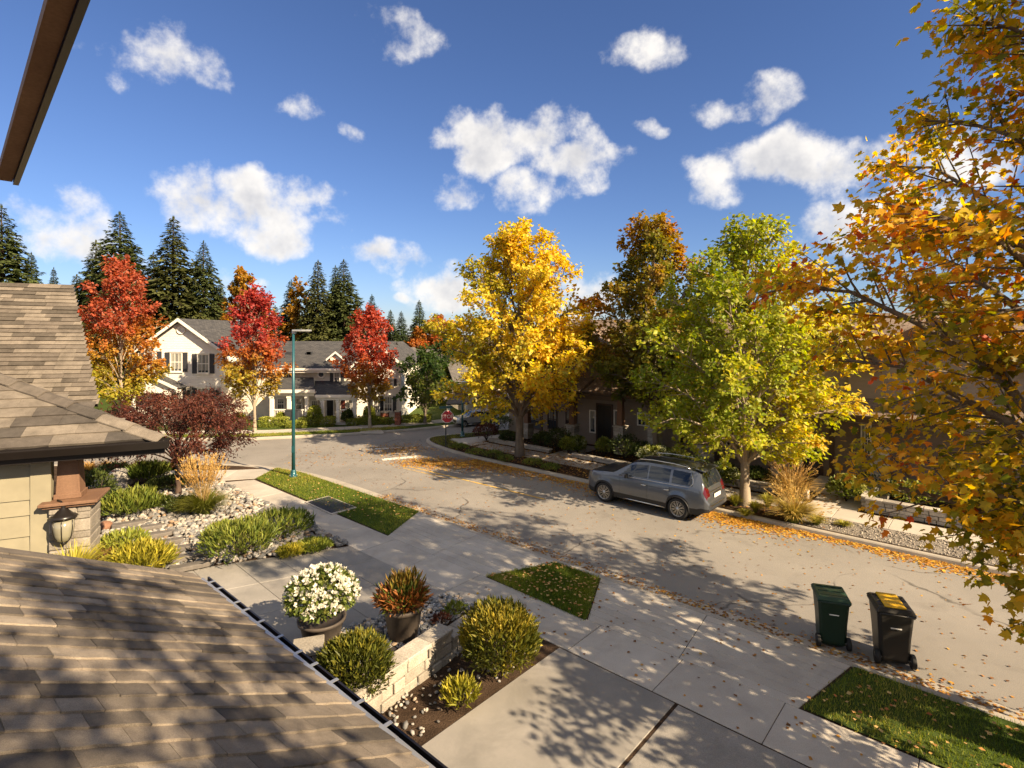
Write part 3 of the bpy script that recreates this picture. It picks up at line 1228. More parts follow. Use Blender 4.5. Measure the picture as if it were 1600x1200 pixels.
for i, (px, py, d, var, w, lab) in enumerate((
        (2, 322, 44, 1, 1.0, 'tall fir at the far left edge of the picture'),
        (49, 396, 60, 0, .8, 'slim fir just above the left shingle roof'),
        (84, 419, 74, 2, .7, 'smallest fir above the left shingle roof'),
        (150, 377, 58, 3, 1.0, 'fir left of the tallest pair, behind the orange maple'),
        (187, 333, 54, 1, 1.0, 'tall fir standing right behind the orange maple top'),
        (240, 395, 60, 0, .9, 'lower fir between the two tall firs on the left'),
        (271, 340, 54, 3, 1.05, 'tallest fir behind the cream gable house'),
        (318, 378, 55, 1, .85, 'fir to the right of the tallest fir behind the gable'),
        (411, 451, 72, 2, .8, 'small distant fir above the crimson maple'),
        (455, 438, 58, 0, .95, 'fir left of the narrow golden tree above the slate roof'),
        (497, 408, 54, 3, .95, 'left one of the twin tall firs above the slate roof'),
        (524, 416, 60, 0, .8, 'fir filling the gap between the twin tall firs'),
        (537, 407, 55, 1, .95, 'right one of the twin tall firs above the slate roof'),
        (560, 470, 58, 3, 1.0, 'low bushy fir right of the twin tall firs'),
        (581, 461, 68, 2, 1.0, 'fir directly above the scarlet maple'),
        (610, 485, 66, 0, 1.0, 'first small fir right of the scarlet maple'),
        (627, 487, 72, 2, 1.1, 'second small fir right of the scarlet maple'),
        (655, 470, 62, 0, 1.0, 'pointed fir above the far grey roof'),
        (683, 490, 74, 2, 1.0, 'small fir just left of the golden maple'),
        (708, 505, 74, 2, 1.1, 'fir mostly hidden behind the golden maple'),
        (917, 480, 62, 2, 1.0, 'fir between the golden maple and the dark red maple'),
        (1335, 452, 52, 0, .85, 'fir behind the brown house roof on the right'),
        (1360, 470, 58, 2, 1.0, 'lower fir behind the brown roof, half hidden by leaves'),
        (215, 420, 66, 2, 1.3, 'dark fir low in the gap behind the orange maple'),
        (345, 450, 64, 2, 1.3, 'dark fir low behind the gable roof'),
        (430, 478, 66, 2, 1.3, 'dark fir low behind the slate roof'),
        (120, 430, 64, 3, 1.2, 'fir beside the steep shingle roof edge'))):
    conifer(px, py, d, var, i * 1.37, w, lab)


# ------------------------------------------------------------------ the near maple at the right of the picture
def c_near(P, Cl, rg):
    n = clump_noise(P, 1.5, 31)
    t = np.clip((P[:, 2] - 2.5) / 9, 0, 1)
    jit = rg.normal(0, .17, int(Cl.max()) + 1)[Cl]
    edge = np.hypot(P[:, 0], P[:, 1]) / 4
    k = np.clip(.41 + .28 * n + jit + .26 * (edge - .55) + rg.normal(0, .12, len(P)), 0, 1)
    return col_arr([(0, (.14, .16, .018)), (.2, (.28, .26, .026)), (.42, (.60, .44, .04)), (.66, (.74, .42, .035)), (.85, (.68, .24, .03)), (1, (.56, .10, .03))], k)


def near_prof(t):
    t = float(t)
    return 4.1 * (.45 + .55 * min(1, t / .16)) if t < .16 else 4.1 * max(0, 1 - ((t - .16) / .86) ** 3.2)


NT = uv(-1.6, 10.6)
arr = deciduous(83, 12.6, 2.5, near_prof, .24, 54, 14, 7, 7, .116, 2, 64, z_first=2.8, up=.08, droop=.5, spread=.2, jag=.22, thin=.86)
V, F, P, T, N_, Sz, Cl = arr
root = empty('maple_tree', (NT.x, NT.y, Z1 - .02), 0, 'near maple with orange, gold and green leaves filling the right edge', 'tree', 'autumn maples')
link('trunk', np_mesh('trunk', V, F, None, True), root, M['bark'])
rg = np.random.default_rng(5)
W = P + np.array([NT.x, NT.y, Z1])
# shoots that would hang right before the window are not there
ok = ~((W[:, 1] < 5.4) & (W[:, 0] < W[:, 1] * 1.0))
P, T, N_, Sz, Cl, W = P[ok], T[ok], N_[ok], Sz[ok], Cl[ok], W[ok]
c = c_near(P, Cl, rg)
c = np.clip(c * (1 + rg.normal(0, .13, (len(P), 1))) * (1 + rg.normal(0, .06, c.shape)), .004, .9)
px = 800 + FPX * W[:, 0] / W[:, 1]
py = HZ + FPX * (CAM_H - W[:, 2]) / W[:, 1]
seen = np.where((px < 1600) & (py > 150) & (py < 1050))[0]
# the largest leaves in view are single parts
order = seen[np.argsort(-(Sz / W[:, 1])[seen])][:1200]
rg.shuffle(order)
single = order[:290]
mask = np.ones(len(P), bool)
mask[single] = False
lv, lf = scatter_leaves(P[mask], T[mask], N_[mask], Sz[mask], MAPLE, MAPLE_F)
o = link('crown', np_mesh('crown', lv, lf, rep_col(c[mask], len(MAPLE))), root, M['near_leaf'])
o['kind'] = 'stuff'
lm = []
for k, cc in enumerate(((.14, .16, .018), (.28, .26, .026), (.60, .44, .04), (.74, .42, .035), (.68, .24, .03), (.56, .10, .03))):
    me = np_mesh('leaf', MAPLE, MAPLE_F, np.tile(np.array(cc), (len(MAPLE), 1)))
    me.materials.append(M['near_leaf'])
    lm.append((np.array(cc), me))
for i in single:
    k = int(np.argmin([np.abs(q[0] - c[i]).sum() for q in lm]))
    t = Vector(T[i]).normalized()
    b = t.cross(Vector(N_[i])).normalized()
    n = b.cross(t)
    o = link('leaf', lm[k][1], root)
    s = Sz[i]
    o.matrix_local = Matrix(((b.x * s, t.x * s, n.x * s, P[i][0]), (b.y * s, t.y * s, n.y * s, P[i][1]), (b.z * s, t.z * s, n.z * s, P[i][2]), (0, 0, 0, 1)))
print('near tree leaves', len(P), 'seen', len(seen))

# further maples of the same row, beyond the picture's right edge; their shade falls on the pavement
for i, (u, v, H, r, sd, lab_) in enumerate(((-5.2, 2.5, 11.5, 3.4, 92, 'maple in the neighbouring front yard, beside the window'),)):
    p_ = uv(u, v)
    tree_obj('maple_tree', (p_.x, p_.y, Z1), deciduous(sd, H, 3.0, scaled(oval(.35, .2, .8), r), .2, 24, 12, 6, 8, .17, 15, 66, z_first=2.8, up=.2, thin=.42), c_lime, M['bark'],
             lab_, 'tree', 'autumn maples', seed=sd)

# ------------------------------------------------------------------ houses
def siding_mat(name, c, lap=.15, rough=.7, rnd=0):
    """horizontal lap boards: relief from a saw wave on height"""
    m, nt, b = new_mat(name)
    tc = nt.nodes.new('ShaderNodeTexCoord')
    sp = nt.nodes.new('ShaderNodeSeparateXYZ')
    nt.links.new(tc.outputs['Object'], sp.inputs[0])
    d = nt.nodes.new('ShaderNodeMath')
    d.operation = 'DIVIDE'
    d.inputs[1].default_value = lap
    nt.links.new(sp.outputs[2], d.inputs[0])
    fr = nt.nodes.new('ShaderNodeMath')
    fr.operation = 'FRACT'
    nt.links.new(d.outputs[0], fr.inputs[0])
    inv = nt.nodes.new('ShaderNodeMath')
    inv.operation = 'SUBTRACT'
    inv.inputs[0].default_value = 1
    nt.links.new(fr.outputs[0], inv.inputs[1])
    f = noise(nt, 2.5, 5)
    col = ramp(nt, f, [(.3, tuple(x * .92 for x in c)), (.7, tuple(min(.9, x * 1.05) for x in c))])
    nt.links.new(col, b.inputs['Base Color'])
    b.inputs['Roughness'].default_value = rough
    b.inputs['Specular IOR Level'].default_value = .25
    bump(nt, b, inv.outputs[0], .9, .02)
    return m


def glass_mat(name, c=(.02, .025, .03), rough=.04):
    m, nt, b = new_mat(name)
    f = noise(nt, 1.3, 2)
    col = ramp(nt, f, [(.3, c), (.7, tuple(x * 1.6 for x in c))])
    nt.links.new(col, b.inputs['Base Color'])
    b.inputs['Roughness'].default_value = rough
    b.inputs['Specular IOR Level'].default_value = .8
    return m


def roof_mat(name, c1, c2, course=.14, scale=3):
    """asphalt shingles too far away to pick apart: brick pattern gives tab colour and relief"""
    m, nt, b = new_mat(name)
    tc = nt.nodes.new('ShaderNodeTexCoord')
    br = nt.nodes.new('ShaderNodeTexBrick')
    br.inputs['Scale'].default_value = 1
    br.inputs['Brick Width'].default_value = .32
    br.inputs['Row Height'].default_value = course
    br.inputs['Mortar Size'].default_value = .010
    br.inputs['Color1'].default_value = (*c1, 1)
    br.inputs['Color2'].default_value = (*c2, 1)
    br.inputs['Mortar'].default_value = (*[x * .55 for x in c1], 1)
    nt.links.new(tc.outputs['UV'], br.inputs['Vector'])
    n = noise(nt, 40, 3)
    g = ramp(nt, n, [(.3, (.8,) * 3), (.7, (1.15,) * 3)])
    nt.links.new(mixc(nt, 1.0, br.outputs['Color'], g, 'MULTIPLY'), b.inputs['Base Color'])
    b.inputs['Roughness'].default_value = .92
    b.inputs['Specular IOR Level'].default_value = .2
    bump(nt, b, br.outputs['Fac'], .4, -.01)
    return m


M['cream'] = siding_mat('cream_siding', (.72, .68, .60), .16)
M['cream2'] = siding_mat('buff_siding', (.64, .59, .48), .16)
M['white_trim'] = plain('white_trim', (.74, .70, .62), .5)
M['slate'] = roof_mat('slate_grey_shingle', (.050, .050, .052), (.085, .082, .08))
M['grey_roof'] = roof_mat('grey_brown_shingle', (.10, .092, .085), (.15, .135, .12))
M['brown_roof'] = roof_mat('brown_shingle', (.16, .115, .085), (.25, .185, .135))
M['shutter'] = plain('charcoal_shutter', (.035, .036, .042), .55)
M['glass'] = glass_mat('window_glass', (.035, .042, .05))
M['blind'] = plain('pale_blind', (.42, .39, .33), .7)
M['curtain'] = plain('curtain', (.30, .29, .24), .8)
M['door_red'] = plain('red_brown_door', (.12, .03, .02), .5)
M['door_black'] = plain('black_door', (.02, .018, .016), .4)
M['brick'] = surf('red_brick', (.20, .065, .04), (.28, .10, .06), 6, 40, .9, .5, .01, grain=.3, rnd=.2)
M['stone'] = surf('ledge_stone', (.28, .25, .21), (.44, .40, .34), 3, 30, .9, .8, .015, 'World', grain=.3, rnd=.28)
M['brown_siding'] = siding_mat('brown_siding', (.20, .152, .116), .17)
M['brown_siding2'] = siding_mat('taupe_siding', (.27, .22, .175), .17)
M['brown_trim'] = plain('dark_brown_trim', (.075, .045, .032), .55)
M['timber'] = surf('stained_timber', (.14, .075, .045), (.20, .115, .07), 2, 40, .7, .3, .005, stretch=(1, 1, .15), grain=.25)
M['metal_dark'] = plain('dark_bronze_metal', (.018, .015, .014), .32, .3, .5)


def quad_uv(o, quads):
    """UVs in metres for roof planes: faces listed as (face index, origin, u axis, v axis)"""
    uvl = o.data.uv_layers.new(name='UVMap')
    for fi, o0, a, b in quads:
        for li in o.data.polygons[fi].loop_indices:
            p = o.data.vertices[o.data.loops[li].vertex_index].co
            q = p - o0
            uvl.data[li].uv = (q.dot(a), q.dot(b))


def roof_plane(name, pts, m, parent, th=.12):
    """one sloping slab; pts counterclockwise seen from above, first edge is the eave"""
    pts = [Vector(p) for p in pts]
    n = (pts[1] - pts[0]).cross(pts[-1] - pts[0]).normalized()
    if n.z < 0:
        n = -n
    mb = MB()
    mb.hexa([p - n * th for p in pts], pts)
    o = mb.build(name, m, parent)
    a = (pts[1] - pts[0]).normalized()
    b = n.cross(a)
    quad_uv(o, [(i, pts[0], a, b) for i in range(len(o.data.polygons))])
    return o


class House:
    """local frame: x along the facade, y into the house, z up"""

    def __init__(self, name, org, ax, label):
        ang = math.atan2(ax[1], ax[0])
        self.root = empty(name, org, ang, label, 'house')
        self.M = Matrix.Rotation(-ang, 3, 'Z')
        self.org = Vector(org)

    def loc(self, p):
        """local coordinates of a world point"""
        return self.M @ (Vector(p) - self.org)

    def px(self, x, y, yl):
        """local (x, z) where the photo's pixel (x, y) meets the plane local-y = yl"""
        c = self.loc((0, 0, CAM_H))
        d = self.M @ Vector(((x - 800) / FPX, 1, (HZ - y) / FPX))
        t = (yl - c.y) / d.y
        q = c + d * t
        return q.x, q.z

    def box(self, name, x0, x1, y0, y1, z0, z1, m, parent=None, bevel=0):
        mb = MB()
        mb.box(x0, x1, y0, y1, z0, z1)
        return mb.build(name, m, parent or self.root, bevel)

    def window(self, x0, x1, z0, z1, y, shut=None, fm=None, grid=True, blind=0, trim=.07, gm=None, name='window', head=True):
        """frame (proud), pane (set back), glazing bars, optional shutters"""
        fm = fm or M['white_trim']
        t = trim
        w = MB()
        w.box(x0, x0 + t, y - .05, y + .04, z0, z1)
        w.box(x1 - t, x1, y - .05, y + .04, z0, z1)
        w.box(x0 + t, x1 - t, y - .05, y + .04, z1 - t, z1)
        w.box(x0 + t, x1 - t, y - .05, y + .04, z0, z0 + t)
        zm = (z0 + z1) / 2
        if grid:
            w.box(x0 + t, x1 - t, y - .035, y + .02, zm - t * .35, zm + t * .35)
        o = w.build(name, fm, self.root)
        p = MB()
        p.box(x0 + t * .9, x1 - t * .9, y - .012, y - .004, z0 + t * .9, z1 - t * .9)
        p.build('pane', gm or M['glass'], o)
        if blind:
            b = MB()
            n = 3
            for i in range(n):
                a0 = x0 + t + (x1 - x0 - 2 * t) * i / n
                b.box(a0 + .015, a0 + (x1 - x0 - 2 * t) / n * (.8 if i != 1 else .55), y - .018, y - .014, z0 + t + (z1 - z0) * (1 - blind), z1 - t)
            b.build('curtain', M['curtain'], o)
        if grid:
            b = MB()
            for k in (1, 2):
                xx = x0 + t + (x1 - x0 - 2 * t) * k / 3
                b.box(xx - .012, xx + .012, y - .028, y - .016, z0 + t, z1 - t)
            b.build('glazing_bar', fm, o)
        if head:
            for nm_, a_, b_, c_, d_ in (('head_trim', .06, .09, z1 + .003, z1 + .09), ('sill', .04, .08, z0 - .06, z0 - .003)):
                self_h = MB()
                self_h.box(x0 - a_, x1 + a_, y - b_, y - .003, c_, d_)
                self_h.build(nm_, fm, o)
        if shut:
            for a, b_ in ((x0 - shut - .03, x0 - .03), (x1 + .03, x1 + shut + .03)):
                s = MB()
                s.box(a, b_, y - .05, y - .003, z0, z1)
                n = int((z1 - z0) / .12)
                for i in range(n):
                    zz = z0 + .06 + (z1 - z0 - .12) * i / n
                    s.box(a + .04, b_ - .04, y - .062, y - .05, zz, zz + (z1 - z0) / n * .6)
                s.build('shutter', M['shutter'], self.root)
        return o

    def door(self, x0, x1, z0, z1, y, m, fm=None):
        fm = fm or M['white_trim']
        f = MB()
        f.box(x0 - .08, x0, y - .06, y + .02, z0, z1 + .08)
        f.box(x1, x1 + .08, y - .06, y + .02, z0, z1 + .08)
        f.box(x0, x1, y - .06, y + .02, z1, z1 + .08)
        d = MB()
        d.box(x0, x1, y - .03, y - .005, z0, z1)
        w, h = x1 - x0, z1 - z0
        for (a, b, c, e) in ((.12, .45, .08, .42), (.55, .88, .08, .42), (.12, .45, .5, .92), (.55, .88, .5, .92)):
            d.box(x0 + a * w, x0 + b * w, y - .042, y - .03, z0 + c * h, z0 + e * h)
        o = d.build('door', m, self.root)
        f.build('door_frame', fm, o)
        k = MB()
        k.lathe([(.0, -.03), (.03, -.02), (.03, .02), (.0, .03)], 8, (x0 + .1 * w, y - .07, z0 + h * .48))
        k.build('handle', M['metal_dark'], o)
        return o

    def column(self, x, y, z0, z1, w, m, name='column', cap=1):
        c = MB()
        c.box(x - w / 2, x + w / 2, y - w / 2, y + w / 2, z0, z1)
        o = c.build(name, m, self.root, .01)
        if cap:
            k = MB()
            k.box(x - w * .62, x + w * .62, y - w * .62, y + w * .62, z1 - .14, z1 - .02)
            k.box(x - w * .62, x + w * .62, y - w * .62, y + w * .62, z0 + .0, z0 + .16)
            k.build('moulding', m, o)
        return o


def px2(h, x0, y0, x1, y1, yl):
    a, zt = h.px(x0, y0, yl)
    b, zb = h.px(x1, y1, yl)
    return a, b, zb, zt


# --- cream house across the side street, gable to the left, porch wing, right gable
CH = House('cream_house', (0, 36, 0), (1, 0), 'long cream sided house with dark roof, white porch columns and charcoal shutters')
Yg, Ym, Yp, Yr = 0.0, 1.1, -.9, .85       # planes of the left gable, the middle wing, the porch front, the right gable
gx0, _ = CH.px(216, 600, Yg)
gx1, _ = CH.px(347, 600, Yg)
_, z_eave = CH.px(355, 549, Yg - .3)
ax_, z_ap = CH.px(283, 500, Yg)
w_ = MB()
w_.prism([(gx0, 0), (gx1, 0), (gx1, z_eave), (ax_, z_ap - .05), (gx0, z_eave)], 0, 9, Matrix(((1, 0, 0, 0), (0, 0, 1, 0), (0, 1, 0, 0), (0, 0, 0, 1))))
w_.build('wall', M['cream'], CH.root)
# corner boards and belt board
for x in (gx0, gx1 - .14):
    CH.box('corner_board', x, x + .14, Yg - .03, Yg - .002, .1, z_eave - .1, M['white_trim'])
_, zb_ = CH.px(320, 598, Yg)
ov = .35
pit = (z_ap - z_eave) / (ax_ - gx0)
zr = z_ap + .10
for sgn, xe in ((-1, gx0 - ov), (1, gx1 + ov)):
    ze = zr - abs(ax_ - xe) * pit
    pts = [(xe, Yg - .35, ze), (xe, 9.2, ze), (ax_, 9.2, zr), (ax_, Yg - .35, zr)]
    if sgn > 0:
        pts = [pts[1], pts[0], pts[3], pts[2]]
    roof_plane('roof', pts, M['slate'], CH.root)
    rk = MB()
    dz = .22
    a, b = Vector((xe, Yg - .40, ze + .02)), Vector((ax_, Yg - .40, zr + .02))
    rk.hexa([a + Vector((0, 0, -dz)), b + Vector((0, 0, -dz)), b + Vector((0, .045, -dz)), a + Vector((0, .045, -dz))],
            [a, b, b + Vector((0, .045, 0)), a + Vector((0, .045, 0))])
    rk.build('rake_board', M['white_trim'], CH.root)
for (a, b, c, d) in ((266, 550.5, 285.5, 581), (308.5, 553, 327.5, 583.5), (226, 549, 245, 580)):
    x0, x1, z0, z1 = px2(CH, a, b, c, d, Yg)
    CH.window(x0, x1, z0, z1, Yg, .30, blind=.9)
for (a, b, c, d) in ((266, 607, 285.5, 634), (308.5, 606, 327.5, 634)):
    x0, x1, z0, z1 = px2(CH, a, b, c, d, Yg)
    CH.window(x0, x1, z0, z1, Yg, .30, blind=.7)
# round gable vent
vx, vz = CH.px(283, 515.5, Yg)
v_ = MB()
v_.lathe([(.30, 0), (.30, .05), (.24, .06), (.22, .03), (0, .03)], 20, M=Matrix.Translation((vx, Yg - .002, vz)) @ Matrix.Rotation(R(90), 4, 'X'))
vo = v_.build('gable_vent', M['white_trim'], CH.root)
for k in range(4):
    s_ = MB()
    s_.box(vx - .17, vx + .17, Yg - .05, Yg - .034, vz - .16 + k * .09, vz - .12 + k * .09)
    s_.build('louvre', M['white_trim'], vo)
# small entry porch gable at the left
ex, ez = CH.px(232, 583, Yp)
ex1, ez1 = CH.px(281, 606, Yp)
for sgn in (-1, 1):
    xe = ex + sgn * (ex1 - ex)
    pts = [(xe, Yp - .2, ez1), (xe, Yg - .01, ez1), (ex, Yg - .01, ez), (ex, Yp - .2, ez)]
    if sgn > 0:
        pts = [pts[1], pts[0], pts[3], pts[2]]
    roof_plane('porch_roof', pts, M['slate'], CH.root, .08)
    rk = MB()
    a, b = Vector((xe, Yp - .24, ez1 + .02)), Vector((ex, Yp - .24, ez + .02))
    rk.hexa([a + Vector((0, 0, -.2)), b + Vector((0, 0, -.2)), b + Vector((0, .035, -.2)), a + Vector((0, .035, -.2))], [a, b, b + Vector((0, .035, 0)), a + Vector((0, .035, 0))])
    rk.build('rake_board', M['white_trim'], CH.root)
g_ = MB()
g_.prism([(2 * ex - ex1 + .1, ez1 - .12), (ex1 - .1, ez1 - .12), (ex, ez - .12)], Yp + .02, Yp + .10, Matrix(((1, 0, 0, 0), (0, 0, 1, 0), (0, 1, 0, 0), (0, 0, 0, 1))))
g_.build('porch_gable', M['cream'], CH.root)
CH.box('porch_beam', 2 * ex - ex1, ex1, Yp - .02, Yp + .14, ez1 - .34, ez1 - .125, M['white_trim'])
for px_ in (206, 262):
    x, _ = CH.px(px_, 620, Yp)
    CH.column(x, Yp + .06, .1, ez1 - .342, .26, M['white_trim'])
x0, x1, z0, z1 = px2(CH, 238, 611, 252, 650, Yg)
CH.door(x0, x1, .15, z1, Yg, M['door_red'])
for px_ in (297, 341):
    x, zt = CH.px(px_, 604, Yg)
    CH.box('stone_pilaster', x - .18, x + .18, Yg - .14, Yg - .005, .1, zt, M['stone'])
    l_ = MB()
    l_.box(x - .09, x + .09, Yg - .34, Yg - .145, zt - .62, zt - .3)
    l_.lathe([(.14, 0), (.02, .12)], 8, (x, Yg - .24, zt - .3))
    l_.build('wall_lantern', M['metal_dark'], CH.root)
CH.box('belt_board', gx0, gx1, Yg - .035, Yg - .003, zb_ - .24, zb_ - .10, M['white_trim'])

# middle wing
mx0 = gx1 + .002
mx1, _ = CH.px(585, 600, Yr)
_, zme = CH.px(500, 575, Ym - .4)
_, zmr = CH.px(500, 533, Ym + 4.0)
CH.box('wall', mx0, mx1, Ym, Ym + 6, 0, zme - .02, M['cream2'])
xl_, xr_ = mx0 - 4, mx1 + 5.5
pitm = (zmr - zme) / 4.4
roof_plane('roof', [(mx0 - .2, Ym - .4, zme), (mx1 + .6, Ym - .4, zme), (mx1 + .6, Ym + 4, zmr), (mx0 - .2 - 1.5, Ym + 4, zmr)], M['slate'], CH.root)
roof_plane('roof', [(mx1 + .6, Ym + 8.4, zme), (mx0 - 1.7, Ym + 8.4, zme), (mx0 - 1.7, Ym + 4.001, zmr), (mx1 + .6, Ym + 4.001, zmr)], M['slate'], CH.root)
CH.box('gutter', mx0 + .05, mx1 + .55, Ym - .52, Ym - .41, zme - .16, zme - .02, M['white_trim'])
CH.box('fascia', mx0 + .02, mx1, Ym - .40, Ym - .37, zme - .32, zme - .17, M['white_trim'])
for a, b in ((484, 548), (483, 562), (452, 545)):
    x, z = CH.px(a, b, Ym + 1.8)
    zz = zme + pitm * 2.2
    CH.box('roof_vent', x - .17, x + .17, Ym + 1.65, Ym + 1.95, zz - .05, zz + .14, M['shutter'])
# left upper bay with window beside the crimson maple
x0, x1, z0, z1 = px2(CH, 441, 573, 457, 593, Ym)
CH.window(x0, x1, z0, z1, Ym, 0, blind=.5)
# octagon window
ox, oz = CH.px(502, 585, Ym)
o_ = MB()
o_.lathe([(.30, 0), (.30, .06), (.19, .07), (.18, .03), (0, .028)], 8, M=Matrix.Translation((ox, Ym - .002, oz)) @ Matrix.Rotation(R(90), 4, 'X') @ Matrix.Rotation(R(22.5), 4, 'Z'))
oo = o_.build('round_window', M['white_trim'], CH.root)
o_ = MB()
o_.lathe([(.165, 0), (.165, .012), (0, .012)], 16, M=Matrix.Translation((ox, Ym - .034, oz)) @ Matrix.Rotation(R(90), 4, 'X'))
o_.build('pane', M['glass'], oo)
x0, x1, z0, z1 = px2(CH, 521.5, 580.5, 532, 598, Ym)
CH.window(x0, x1, z0, z1, Ym, .22, blind=.5)
# dormer
dx0, dx1, dz0, dz1 = px2(CH, 516, 557.5, 535, 571.5, Ym + .45)
yb = Ym + .45
dxm = (dx0 + dx1) / 2
_, dzp = CH.px(526, 549, yb)
d_ = MB()
d_.prism([(dx0, dz0 - .1), (dx1, dz0 - .1), (dx1, dz1), (dxm, dzp - .08), (dx0, dz1)], yb, yb + 2.6, Matrix(((1, 0, 0, 0), (0, 0, 1, 0), (0, 1, 0, 0), (0, 0, 0, 1))))
d_.build('dormer', M['cream'], CH.root)
for sgn in (-1, 1):
    xe = dxm + sgn * (dx1 - dxm + .22)
    ze = dz1 - .16
    pts = [(xe, yb - .2, ze), (xe, yb + 2.7, ze), (dxm, yb + 2.7, dzp), (dxm, yb - .2, dzp)]
    if sgn > 0:
        pts = [pts[1], pts[0], pts[3], pts[2]]
    roof_plane('dormer_roof', pts, M['slate'], CH.root, .05)
    rk = MB()
    a, b = Vector((xe, yb - .23, ze + .01)), Vector((dxm, yb - .23, dzp + .01))
    rk.hexa([a + Vector((0, 0, -.14)), b + Vector((0, 0, -.14)), b + Vector((0, .025, -.14)), a + Vector((0, .025, -.14))], [a, b, b + Vector((0, .025, 0)), a + Vector((0, .025, 0))])
    rk.build('rake_board', M['white_trim'], CH.root)
x0, x1, z0, z1 = px2(CH, 521.5, 561, 531, 569, yb)
CH.window(x0, x1, z0, z1, yb, 0, grid=False, head=False, trim=.05)
# porch roofs (left one lower hip, right one)
_, zpf = CH.px(458, 608.5, Yp)
_, zpb = CH.px(458, 596, Ym)
pxa, _ = CH.px(424, 600, Yp)
pxb, _ = CH.px(494, 600, Yp)
roof_plane('porch_roof', [(pxa, Yp - .2, zpf), (pxb, Yp - .2, zpf), (pxb - .9, Ym - .01, zpf + .62), (pxa, Ym - .01, zpf + .62)], M['slate'], CH.root, .07)
CH.box('porch_fascia', pxa, pxb, Yp - .26, Yp - .21, zpf - .2, zpf + .01, M['white_trim'])
CH.box('porch_beam', pxa, pxb - .05, Yp - .02, Yp + .2, zpf - .42, zpf - .15, M['white_trim'])
pxc, _ = CH.px(559, 615, Yp)
_, zq = CH.px(520, 616.5, Yp)
roof_plane('porch_roof', [(pxb - .05, Yp - .2, zq), (pxc, Yp - .2, zq), (pxc - .5, Ym - .01, zq + .70), (pxb - .8, Ym - .01, zq + .70)], M['slate'], CH.root, .07)
CH.box('porch_fascia', pxb + .01, pxc, Yp - .26, Yp - .21, zq - .16, zq + .01, M['white_trim'])
CH.box('porch_beam', pxb + .01, pxc - .05, Yp - .02, Yp + .2, zq - .36, zq - .13, M['white_trim'])
for px_, zt in ((425, zpf - .42), (452, zpf - .42), (480, zpf - .42), (504.5, zq - .36), (528.5, zq - .36), (554, zq - .36)):
    x, _ = CH.px(px_, 630, Yp + .09)
    CH.column(x, Yp + .09, .25, zt - .003, .22, M['white_trim'])
CH.box('porch_deck', pxa, pxc, Yp - .2, Ym, .08, .25, M['concrete'])
# porch railing with balusters
for a, b in ((426, 451), (453, 479), (530, 553)):
    xa, _ = CH.px(a, 630, Yp + .09)
    xb, _ = CH.px(b, 630, Yp + .09)
    r_ = MB()
    r_.box(xa + .12, xb - .12, Yp + .05, Yp + .13, .98, 1.06)
    r_.box(xa + .12, xb - .12, Yp + .06, Yp + .12, .36, .42)
    ro = r_.build('railing', M['white_trim'], CH.root)
    n = int((xb - xa) / .13)
    for i in range(1, n):
        xx = xa + (xb - xa) * i / n
        q_ = MB()
        q_.box(xx - .02, xx + .02, Yp + .07, Yp + .11, .42, .98)
        q_.build('baluster', M['white_trim'], ro)
# ground floor openings behind the porch
for (a, b, c, d) in ((433, 622, 445, 640), (462, 622, 473, 642), (486, 625, 497, 645)):
    x0, x1, z0, z1 = px2(CH, a, b, c, d, Ym)
    CH.window(x0, x1, z0, z1, Ym, 0, blind=.4, head=False)
for (a, b, m) in ((511, 521, 'door_black'), (533, 540, 'door_red')):
    x0, x1, z0, z1 = px2(CH, a, 622, b, 652, Ym)
    CH.door(x0, x1, .25, z1, Ym, M[m])
x0, x1, z0, z1 = px2(CH, 543, 624, 552, 645, Ym)
CH.window(x0, x1, z0, z1, Ym, 0, blind=.4, head=False)

# right gable wing
rx0, _ = CH.px(557, 600, Yr)
rx1, _ = CH.px(627, 600, Yr)
_, zre = CH.px(636, 573, Yr - .3)
rxm, zrp = CH.px(592, 536, Yr)
w_ = MB()
w_.prism([(rx0, 0), (rx1, 0), (rx1, zre), (rxm, zrp - .1), (rx0, zre)], Yr, Yr + 8, Matrix(((1, 0, 0, 0), (0, 0, 1, 0), (0, 1, 0, 0), (0, 0, 0, 1))))
w_.build('wall', M['cream'], CH.root)
pit = (zrp - zre) / (rx1 + .35 - rxm)
for sgn in (-1, 1):
    xe = rxm + sgn * (rx1 + .35 - rxm)
    pts = [(xe, Yr - .35, zre), (xe, Yr + 8.2, zre), (rxm, Yr + 8.2, zrp), (rxm, Yr - .35, zrp)]
    if sgn > 0:
        pts = [pts[1], pts[0], pts[3], pts[2]]
    roof_plane('roof', pts, M['slate'], CH.root)
    rk = MB()
    a, b = Vector((xe, Yr - .40, zre + .02)), Vector((rxm, Yr - .40, zrp + .02))
    rk.hexa([a + Vector((0, 0, -.2)), b + Vector((0, 0, -.2)), b + Vector((0, .045, -.2)), a + Vector((0, .045, -.2))], [a, b, b + Vector((0, .045, 0)), a + Vector((0, .045, 0))])
    rk.build('rake_board', M['white_trim'], CH.root)
CH.box('corner_board', rx1 - .14, rx1, Yr - .03, Yr - .002, .1, zre - .05, M['white_trim'])
for (a, b, c, d, sh) in ((583, 620, 594, 646, .2), (600, 619, 613.5, 643, .22), (606, 592, 615, 603, .18), (578, 590, 588, 603, .18)):
    x0, x1, z0, z1 = px2(CH, a, b, c, d, Yr)
    CH.window(x0, x1, z0, z1, Yr, sh, blind=.85)

